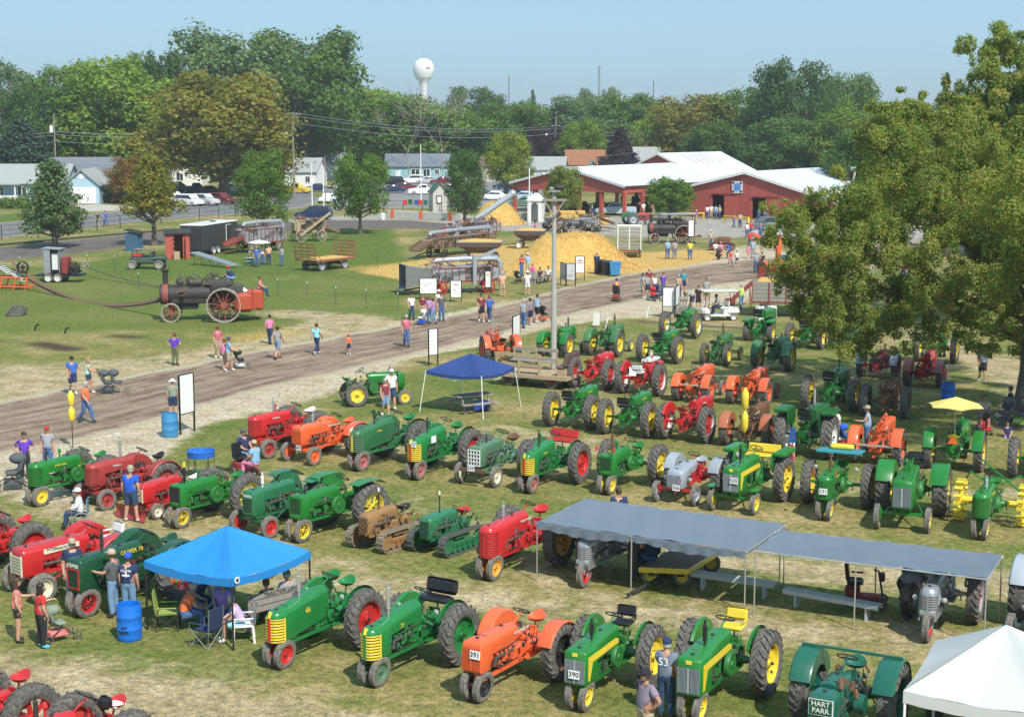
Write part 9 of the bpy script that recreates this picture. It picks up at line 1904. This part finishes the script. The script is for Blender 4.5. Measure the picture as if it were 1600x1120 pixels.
for i,a in enumerate((('man in grey tee and tan shorts at the left of the track side group',(1004,466),10,'lblue','tan','stand','tee','shorts',None,1.8,False),('woman in grey top and dark shorts next in the track side group',(1011,464),-80,'grey','navy','stand','tee','shorts',None,1.66,True),('man in dark red shirt behind the stroller group by the pallet board',(1014,457),-70,'maroon','khaki','stand','tee','shorts',None,1.8,False),('woman in white with a stroller full of blue bags',(1022,464),-60,'white','navy','stand','tank','shorts',None,1.66,True),('woman in purple tee behind the white board',(1036,462),-90,'purple','jean','stand','tee','trousers',None,1.7,True),('woman in teal tee and dark capri standing right of the board',(1068,458),-90,'gteal','navy','stand','tee','shorts',None,1.72,True),('person with brown hair just behind the board corner',(1060,465),-90,'khaki','navy','stand','tee','trousers',None,1.66,True),('man in white shirt bending by the pallet',(1080,484),200,'grey','navy','bend','tee','shorts',None,1.74,False),('boy in black tee and black shorts near the cart',(1091,484),-90,'black','black','stand','tee','shorts',None,1.66,False),('man in grey shirt behind the golf cart',(1103,474),-90,'grey','olive','stand','tee','shorts',None,1.78,False),('man in neon yellow tee leaning on the red elevator',(1158,484),150,'neon','ljean','reach','tee','trousers',None,1.76,False),('person in blue shorts right of the grain wagon',(1259,475),-90,'sky','royal','stand','tee','shorts',None,1.7,False),('child in red tee and dark shorts below the maple',(1267,494),-60,'red','navy','stand','tee','shorts',None,1.35,False),('person in lavender tee seen between the maple boughs',(1369,409),-90,'lav','blue','stand','tee','trousers',None,1.74,True),('person in red behind the maple boughs',(1412,440),-90,'red','jean','stand','tee','trousers',None,1.7,False),('man in orange shirt behind the hanging boughs at right',(1560,500),-90,'orange','navy','stand','tee','shorts',None,1.76,False))):
 lb,at,an,tp,bt,po,sy,lg,cp,hh,fm=a
 Pn(lb,at,an,tp,bt,po,sty=sy,legs=lg,cap=cp,h=hh,fem=fm,hair='short_hair:'+('brown','dark','grey','auburn')[i%4])
gc=bpy.data.objects['golf_cart'];p=on(gc,(.0,.15,.4));Pn('man in pale grey shirt driving the golf cart',(0,0),186,'grey','navy','sitlean',hair='short_hair:brown',loc=p,z=p.z,h=1.8)
Pn('man in white sleeveless shirt and cap beside the small green tractor',(612,640),-70,'white','djean','walk2',sty='tank',legs='shorts',cap='white',h=1.82)
Pn('woman in maroon top and pale blue shorts beside the man in white',(602,650),-60,'maroon','ljean','walk2',legs='shorts',hair='short_hair:grey',fem=True,h=1.66,sty='tank')
Pn('woman in purple tee at the left edge with a grey stroller',(40,748),-60,'purple','black','hips',hair='short_hair:dark',fem=True,h=1.72,glasses=True,legs='trousers')
Pn('man in plaid shirt and red cap behind the first green tractor',(76,737),-80,'plaid','jean','stand',cap='red',h=1.7,fat=1.1)
Pn('man in royal blue polo and denim shorts standing by the dozer blade',(206,815),75,'royal','djean','feet',legs='shorts',cap='khaki',hair='short_hair:grey',h=1.84)
Pn('man in navy shirt and jeans leaning on the long red tractor',(116,946),-60,'navy','ljean','stand',cap='khaki',h=1.84,fat=1.15,hair='short_hair:grey')
Pn('man in charcoal tee and jeans touching the OLIVER tractor',(179,963),165,'dgrey','ljean','reach',cap='tan',h=1.8)
def backprint(t,m):ob('shirt_print',text_mesh('OLIVER',.09,.002),[PLATE],t,(-.152,0,1.34),(math.pi/2,0,-math.pi/2));ob('shirt_print',text_mesh('+',.42,.002),[PLATE],t,(-.152,0,1.2),(math.pi/2,0,-math.pi/2))
Pn('man in dark tee with white print and blue cap beside the blue drum',(203,967),80,'navy','ljean','stand',cap='royal',h=1.76,extra=backprint)
Pn('woman in coral tank top and black shorts at the left edge',(29,1003),20,'coral','black','reach',sty='tank',legs='hotpants',hair=FH+'brown',fem=True,h=1.64,shoes=SHOED)
def backnum(t,m):ob('shirt_print',text_mesh('1031',.12,.002),[INK],t,(-.142,0,1.24),(math.pi/2,0,-math.pi/2))
Pn('woman in red tee, black leggings and cyan shoes with a stroller',(66,1012),40,'red','black','reach',hair=FH+'dark',fem=True,h=1.64,shoes=SHOEB,extra=backnum)
def back53(t,m):ob('shirt_print',text_mesh('53',.24,.002),[PLATE],t,(-.168,0,1.30),(math.pi/2,0,-math.pi/2))
Pn('man in slate blue tee with white number 53, jeans and navy cap',(1040,1122),62,'slate','djean','reach',cap='navy',hair='short_hair:grey',h=1.8,extra=back53)
Pn('heavy man in mauve-grey tee and sunglasses at the bottom edge',(1008,1178),-150,'mauve','khaki','hips',cap='black',h=1.82,fat=1.22,glasses=True,legs='shorts',tan=True)
Pn('woman in white tee looking at the big green tractor',(1305,702),200,'white','ljean','stand',hair='short_hair:auburn',fem=True,h=1.7)
Pn('man in pale sleeveless shirt and cap leaning over the orange tractor',(1354,704),170,'lblue','jean','reach',sty='tank',cap='khaki',h=1.78)
Pn('man in pale blue shirt and dark shorts walking in the tree shade',(1534,597),-90,'lblue','black','walk2',legs='shorts',hair='short_hair:dark',h=1.8,fat=1.1)
Pn('man in dark striped shirt bending at the silver tractor under the tarpaulin',(1415,966),-30,'slate','black','bend',hair='short_hair:grey',h=1.9)
Pn('man in navy jeans standing behind the silver three-wheeler, upper half behind the canopy',(966,852),90,'navy','djean','stand',h=1.8)
def chairfolk(lb,at,z,an,tp,bt,**k):Pn(lb,at,an,tp,bt,k.pop('pose','sit'),z=z,loc=(G(*at).x,G(*at).y,z),**k)
def deckchair(label,at,ang,col,metal=STEEL,kind='camp'):
 g=G(*at);t=thing('folding_chair' if kind!='plastic' else 'plastic_chair',label,'chair',(g.x,g.y,0),R(ang),1,'chairs around the blue canopy')
 if kind=='camp':
  ob('seat',MB().loft([[(-.25,-.26,.42),(-.25,0,.38),(-.25,.26,.42)],[(.25,-.26,.45),(.25,0,.41),(.25,.26,.45)]],closed=False,caps=False,smooth=False).loft([[(-.25,-.26,.43),(-.25,0,.39),(-.25,.26,.43)],[(.25,-.26,.46),(.25,0,.42),(.25,.26,.46)]],closed=False,caps=False),[col],t)
  ob('backrest',MB().bbox((-.31,0,.74),(.03,.52,.6),.01,rotm(0,-.15,0)),[col],t);f=MB()
  for q in(-1,1):
   f.tube([(-.28,q*.26,0),(.28,q*.26,.44)],.012,5);f.tube([(.28,q*.26,0),(-.28,q*.26,.44)],.012,5);f.tube([(-.28,q*.26,0),(-.36,q*.27,1.04)],.012,5);f.tube([(.28,q*.26,0),(.28,q*.28,.62)],.012,5)
  for x in(-.28,.28):f.tube([(x,-.26,0),(x,.26,.42)],.012,5);f.tube([(x,.26,0),(x,-.26,.42)],.012,5)
  ob('frame',f,[metal],t)
  for q in(-1,1):ob('armrest',MB().bbox((0,q*.29,.63),(.5,.07,.02),.01),[col],t)
 else:
  ob('seat',MB().bbox((0,0,.42),(.5,.5,.05),.02),[col],t);b=MB();pr=[(.27*math.sin(a),.27*math.cos(a))for a in(-1.2,-.7,-.2,.3,.8,1.2)]
  b.loft([[(-.30-.06*k+.04*abs(y)/.27,y,.42+.5*k)for y in(-.26,-.13,0,.13,.26)]for k in(0,.5,1.0)],closed=False,caps=False);b.loft([[(-.27-.06*k+.04*abs(y)/.27,y,.42+.5*k)for y in(.26,.13,0,-.13,-.26)]for k in(0,.5,1.0)],closed=False,caps=False);ob('backrest',b,[col],t)
  for x in(-.24,.24):
   for q in(-1,1):ob('leg',MB().tube([(x*1.1,q*.28,0),(x*.95,q*.24,.42)],[.035,.025],6),[col],t)
  for q in(-1,1):ob('armrest',MB().bbox((0,q*.28,.64),(.5,.06,.03),.012).tube([(.22,q*.28,.42),(.22,q*.28,.63)],.02,5),[col],t)
 return t
LIMEC=cc_('neon');
deckchair('lime green folding chair at the left of the blue canopy group',(263,982),5,mat('lime_canvas',(0.28,0.36,0.08),rough=.8),IRON);deckchair('navy and orange folding chair in front of the canopy pole',(322,1008),150,cc_('navy'));deckchair('white moulded plastic chair at the end of the wooden bench',(381,1000),190,WPL,kind='plastic');deckchair('metal frame chair under the woman in lavender',(347,982),-95,cc_('grey'))
Pn('man in bright orange tee sitting in the canopy group',(288,985),20,'orange','jean','sitlean',cap='tan',h=1.78,hair='short_hair:grey')
Pn('man in dark blue denim shirt sitting in the canopy shade',(306,962),-40,'djean','djean','sitlean',cap='dgrey',h=1.84)
Pn('woman in lavender tee sitting in the canopy shade',(350,978),-95,'lav','jean','sit',hair='short_hair:dark',fem=True,h=1.66,glasses=True)
Pn('woman in pink and white tie-dye shirt seated in the white plastic chair',(378,1000),190,'tie','cyan','sitlean',hair='short_hair:grey',fem=True,legs='shorts',h=1.66)
a,rz,L=frame2((388,990),(440,968));t=thing('lettered_bench','grey wooden bench with black lettering on its backrest beside the canopy','bench',(a.x,a.y,0),math.atan2(.7,.72),1);L=2.1
for i in range(3):ob('slat',MB().box((L/2,.12+i*.15,.45),(L,.12,.03)),[WOODG],t);
for i in range(3):ob('back_slat',MB().box((L/2,-.02,.58+i*.17),(L,.03,.14)),[WOODG],t)
ob('lettering',text_mesh('TRACTOR LAND',.15,.003),[INK],t,(L/2,-.042,.92),(math.pi/2,0,0))
for x in(.1,L-.1):ob('leg',MB().box((x,.2,.22),(.06,.5,.44)).box((x,-.01,.6),(.06,.05,.8)),[WOODG],t)
C.view_layer.update();p=t.matrix_world@Vector((.7,.15,0));p2=t.matrix_world@Vector((1.35,.15,0))
Pn('woman in brown top sitting on the lettered bench',(0,0),135,'brown','navy','sit',hair='short_hair:auburn',fem=True,loc=(p.x,p.y,0),h=1.7);Pn('man in grey shirt and green cap sitting on the lettered bench',(0,0),135,'grey','jean','sit',cap='green',hair='short_hair:grey',loc=(p2.x,p2.y,0),h=1.82)
chairfolk('man in striped navy shirt sitting on the mobility scooter by the green tractors',(381,735),.22,-40,'navy','ljean',cap='dgrey',h=1.8);chairfolk('man in light plaid shirt with a pink bag sitting beside the striped shirt',(399,748),.1,150,'sky','pink',cap='tan',h=1.76)
chairfolk('person in wheelchair, white cap and pale jacket, seen from behind',(125,826),.08,190,'white','djean',cap='white',sty='long',h=1.66)
chairfolk('man in dark tee sitting on the flat wagon with his back to the viewer',(1016,905),.17,100,'navy','jean',h=1.84,fat=1.15);chairfolk('second person in dark clothes on the flat wagon',(1046,882),.17,150,'black','maroon',h=1.7);chairfolk('person in denim and khaki at the right of the flat wagon',(1074,880),.17,170,'djean','khaki',h=1.75)
chairfolk('man in khaki shirt and denim shorts sitting on a red mower in the shade',(1536,672),.15,-100,'khaki','ljean',legs='shorts',h=1.8,tan=True);chairfolk('man in black shirt sitting among strollers at the right edge',(1578,655),.1,170,'black','navy',legs='shorts',h=1.8);chairfolk('child in blue shorts sitting on the grass at the right edge',(1573,682),-.35,-100,'navy','royal',legs='shorts',h=1.3)
chairfolk('rider with yellow backpack on a mobility scooter on the track',(963,468),.25,80,'hotpink','black',h=1.7)
def wheelring(r,w=.03,m=0):return MB().lathe([(r*.86,-w),(r,-w),(r,w),(r*.86,w),(r*.86,-w)],20).cyl((0,-w,0),(0,w,0),r*.18,n=8)
def stroller(label,at,ang,col,sc=1.0,double=False,load=None):
 g=G(*at);t=thing('stroller',label,'stroller',(g.x,g.y,0),R(ang),sc,'strollers')
 f=MB();
 for q in(-.24,.24):f.tube([(-.4,q,1.0),(-.25,q,.62),(.45,q,.12)],.014,5);f.tube([(.05,q,.42),(-.35,q,.12)],.014,5)
 f.tube([(-.4,-.24,1.0),(-.44,0,1.02),(-.4,.24,1.0)],.016,5);ob('frame',f,[IRON],t)
 for k in range(2 if double else 1):
  x=.38*k
  ob('seat',MB().bbox((x+.02,0,.48),(.36,.4,.12),.04).bbox((x-.2,0,.68),(.1,.4,.4),.04,rotm(0,-.3,0)),[col],t);ob('hood',MB().ball((x-.14,0,.86),.25,10,sc=(.95,.9,.62)),[col],t)
 ob('basket',MB().bbox((0,0,.22),(.5,.38,.16),.03),[load or col],t)
 for x in(-.36,.45 if not double else.75):
  for q in(-.25,.25):ob('wheel',cached('strw',lambda:wheelring(.12)),[RUB],t,(x,q,.12))
 return t
SG=cc_('dgrey')
stroller('dark grey double stroller pushed by the woman in mint',(169,615),10,SG,1.15,True);stroller('black stroller with white bundle pushed by the man in khaki shorts',(376,576),10,cc_('black'),load=cc_('white'));stroller('white and black stroller with blue load in the middle of the group',(659,508),170,cc_('white'),load=cc_('royal'))
stroller('stroller with orange bag pushed by the man in slate blue',(850,502),50,cc_('black'),load=cc_('orange'));stroller('big grey jogging stroller at the left edge beside the woman in purple',(22,765),200,SG,1.3);stroller('stroller with a child, pale hood, beside the woman in red',(90,1000),40,cc_('sage'),.95,load=cc_('coral'))
stroller('red and black stroller by the track side group',(1022,470),-60,cc_('red'),load=cc_('navy'));stroller('black stroller with blue bags among the track side group',(1028,466),-60,cc_('navy'));stroller('grey stroller in the shade at the right edge',(1570,665),200,SG,1.2);stroller('second stroller in the shade at the right edge with green bag',(1596,668),200,SG,1.2,load=cc_('neon'));stroller('black wagon-like stroller by the lamp pole bench',(810,443),30,cc_('black'))
stroller('small stroller with red and blue bags beside the orange tractor',(1320,700),20,cc_('royal'),load=cc_('red'))
def wheelchair():
 g=G(127,827);t=thing('wheelchair','silver wheelchair with blue backrest in front of the red tractors','wheelchair',(g.x,g.y,0),R(190))
 for q in(-.3,.3):ob('large_wheel',MB().lathe([(.28,-.02),(.31,-.02),(.31,.02),(.28,.02),(.28,-.02)],24).tube([(-.28,0,0),(.28,0,0)],.006,4).tube([(0,0,-.28),(0,0,.28)],.006,4).tube([(-.2,0,-.2),(.2,0,.2)],.006,4).tube([(-.2,0,.2),(.2,0,-.2)],.006,4),[CHROME],t,(-.05,q,.31));ob('caster',cached('cst',lambda:wheelring(.09)),[RUB],t,(.38,q*.85,.09))
 ob('backrest',MB().bbox((-.22,0,.78),(.04,.44,.5),.015),[cloth('teal_blue',(0.03,0.25,0.42))],t);ob('seat',MB().bbox((.03,0,.5),(.44,.44,.06),.02),[cc_('black')],t);f=MB()
 for q in(-.25,.25):f.tube([(-.3,q,1.0),(-.22,q,.95),(-.2,q,.3),(.25,q,.5),(.4,q,.15)],.014,5);f.tube([(-.2,q,.7),(.25,q,.7),(.25,q,.48)],.014,5)
 ob('frame',f,[CHROME],t)
wheelchair()
def scooter(label,at,ang,col=REDT,seat_=True):
 g=G(*at);t=thing('mobility_scooter',label,'mobility scooter',(g.x,g.y,0),R(ang),1,'mobility scooters');ob('base',MB().bbox((0,0,.22),(1.05,.5,.12),.05).bbox((-.35,0,.38),(.4,.48,.25),.06),[col],t);ob('tiller',MB().tube([(.45,0,.25),(.32,0,.95),(.2,0,.98)],.03,6).tube([(.24,-.22,.98),(.24,.22,.98)],.018,5).bbox((.42,0,.8),(.14,.3,.22),.03),[IRON],t)
 ob('seat',MB().bbox((-.28,0,.62),(.44,.46,.1),.04).bbox((-.5,0,.9),(.1,.44,.5),.05,rotm(0,-.12,0)),[BLS],t)
 for q in(-1,1):ob('armrest',MB().bbox((-.25,q*.28,.8),(.34,.06,.05),.02),[BLS],t)
 for x in(-.4,.45):
  for q in(-.24,.24):ob('wheel',cached('scw',lambda:MB().lathe([(.02,-.05),(.12,-.06),(.14,0),(.12,.06),(.02,.05)],14)),[RUB],t,(x,q,.14))
 return t
scooter('empty mobility scooter with dark seat behind the right plank bench',(1352,944),-15,REDT);scooter('mobility scooter ridden by the man in striped navy shirt',(384,742),-40);scooter('red scooter on the track with a yellow bag',(963,470),80);tag(ob('backpack',MB().bbox((0,0,0),(.2,.36,.42),.08),[cc_('yellow')],None,(G(963,468).x,G(963,468).y-.32,1.05)),'yellow backpack worn by the rider on the dirt track','backpack');scooter('red mower-like scooter under the man in khaki',(1538,676),-100,RED)
for(px,py,hb_,ht_,lb)in((114,700,1.35,2.9,'yellow twin-lobed marker standing up behind the first green tractor'),(1162,735,1.6,3.9,'tall yellow folded marker beside the tractor numbered 535')):
 g=G(px,py);t=thing('yellow_marker',lb,'marker',(g.x,g.y,0));ob('post',MB().tube([(0,0,0),(0,0,ht_*.5)],.02,6),[IRON],t);m_=(ht_*.46+ht_)/2
 ob('vane',MB().lathe([(.02,ht_*.46),(.13,ht_*.52),(.13,ht_*.66),(.03,ht_*.72),(.13,ht_*.78),(.14,ht_*.93),(.02,ht_)],12,axis='z'),[JDY],t);t.scale=(1,1,.8)
g=G(406,414);t=thing('umbrella','small white umbrella over the men by the conveyor','umbrella',(g.x,g.y,0));ob('canopy',MB().lathe([(1.0,1.95),(.6,2.1),(.02,2.2)],14,axis='z').lathe([(.02,2.18),(.6,2.08),(1.0,1.93)],14,axis='z'),[WHT],t);ob('pole',MB().tube([(0,0,0),(0,0,2.2)],.02,5),[STEEL],t)
g=G(395,416);t=thing('folding_table','small white folding table beside the seated men','table',(g.x,g.y,0));ob('top',MB().bbox((0,0,.74),(1.2,.6,.04),.02),[WHT],t)
for x in(-.5,.5):ob('leg',MB().tube([(x,-.25,0),(x,-.25,.73)],.02,5).tube([(x,.25,0),(x,.25,.73)],.02,5),[STEEL],t)
def flagpole():
 g=G(1236,775);t=thing('flag','striped flag hanging from a green post beside the tractor numbered 535','flag',(g.x,g.y,0));ob('post',MB().tube([(0,0,0),(0,0,2.6)],.02,6),[JDG],t);b=MB()
 for i in range(7):b.box((.02*math.sin(i*1.7),0,1.25+i*.09),(.2,.03,.045),rotm(0,.5,0))
 ob('stripes',b,[REDF],t);ob('white_cloth',MB().box((0,.02,1.55),(.18,.02,.75)),[PLATE],t);ob('canton',MB().box((0,0,2.15),(.2,.03,.5)),[BLUEF],t)
flagpole()
g=G(315,745);t=thing('wire_basket','round blue trampoline-like basket on legs behind the green tractor','basket',(g.x,g.y,0));ob('net',MB().lathe([(.48,.75),(.5,.95),(.52,.97),(.5,.99),(.44,.8),(.02,.74)],22,axis='z'),[cloth('net_blue',(.02,.14,.5))],t)
for i in range(6):a=i*1.047;ob('leg',MB().tube([(.46*math.cos(a),.46*math.sin(a),0),(.48*math.cos(a+.3),.48*math.sin(a+.3),.97)],.014,5),[IRON],t)
# ------------------------------------------------------------------ faint summer haze
hm=bpy.data.materials.new('summer_haze');hm.use_nodes=True;nt=hm.node_tree;nt.nodes.clear()
pv=N(nt,'ShaderNodeVolumePrincipled');pv.inputs['Color'].default_value=(.88,.91,.94,1);pv.inputs['Density'].default_value=.00030;pv.inputs['Anisotropy'].default_value=.2
oo=N(nt,'ShaderNodeOutputMaterial');nt.links.new(pv.outputs[0],oo.inputs['Volume'])
tag(ob('haze',MB().box((0,1280,32),(9400,3500,66)),[hm]),kind='stuff')
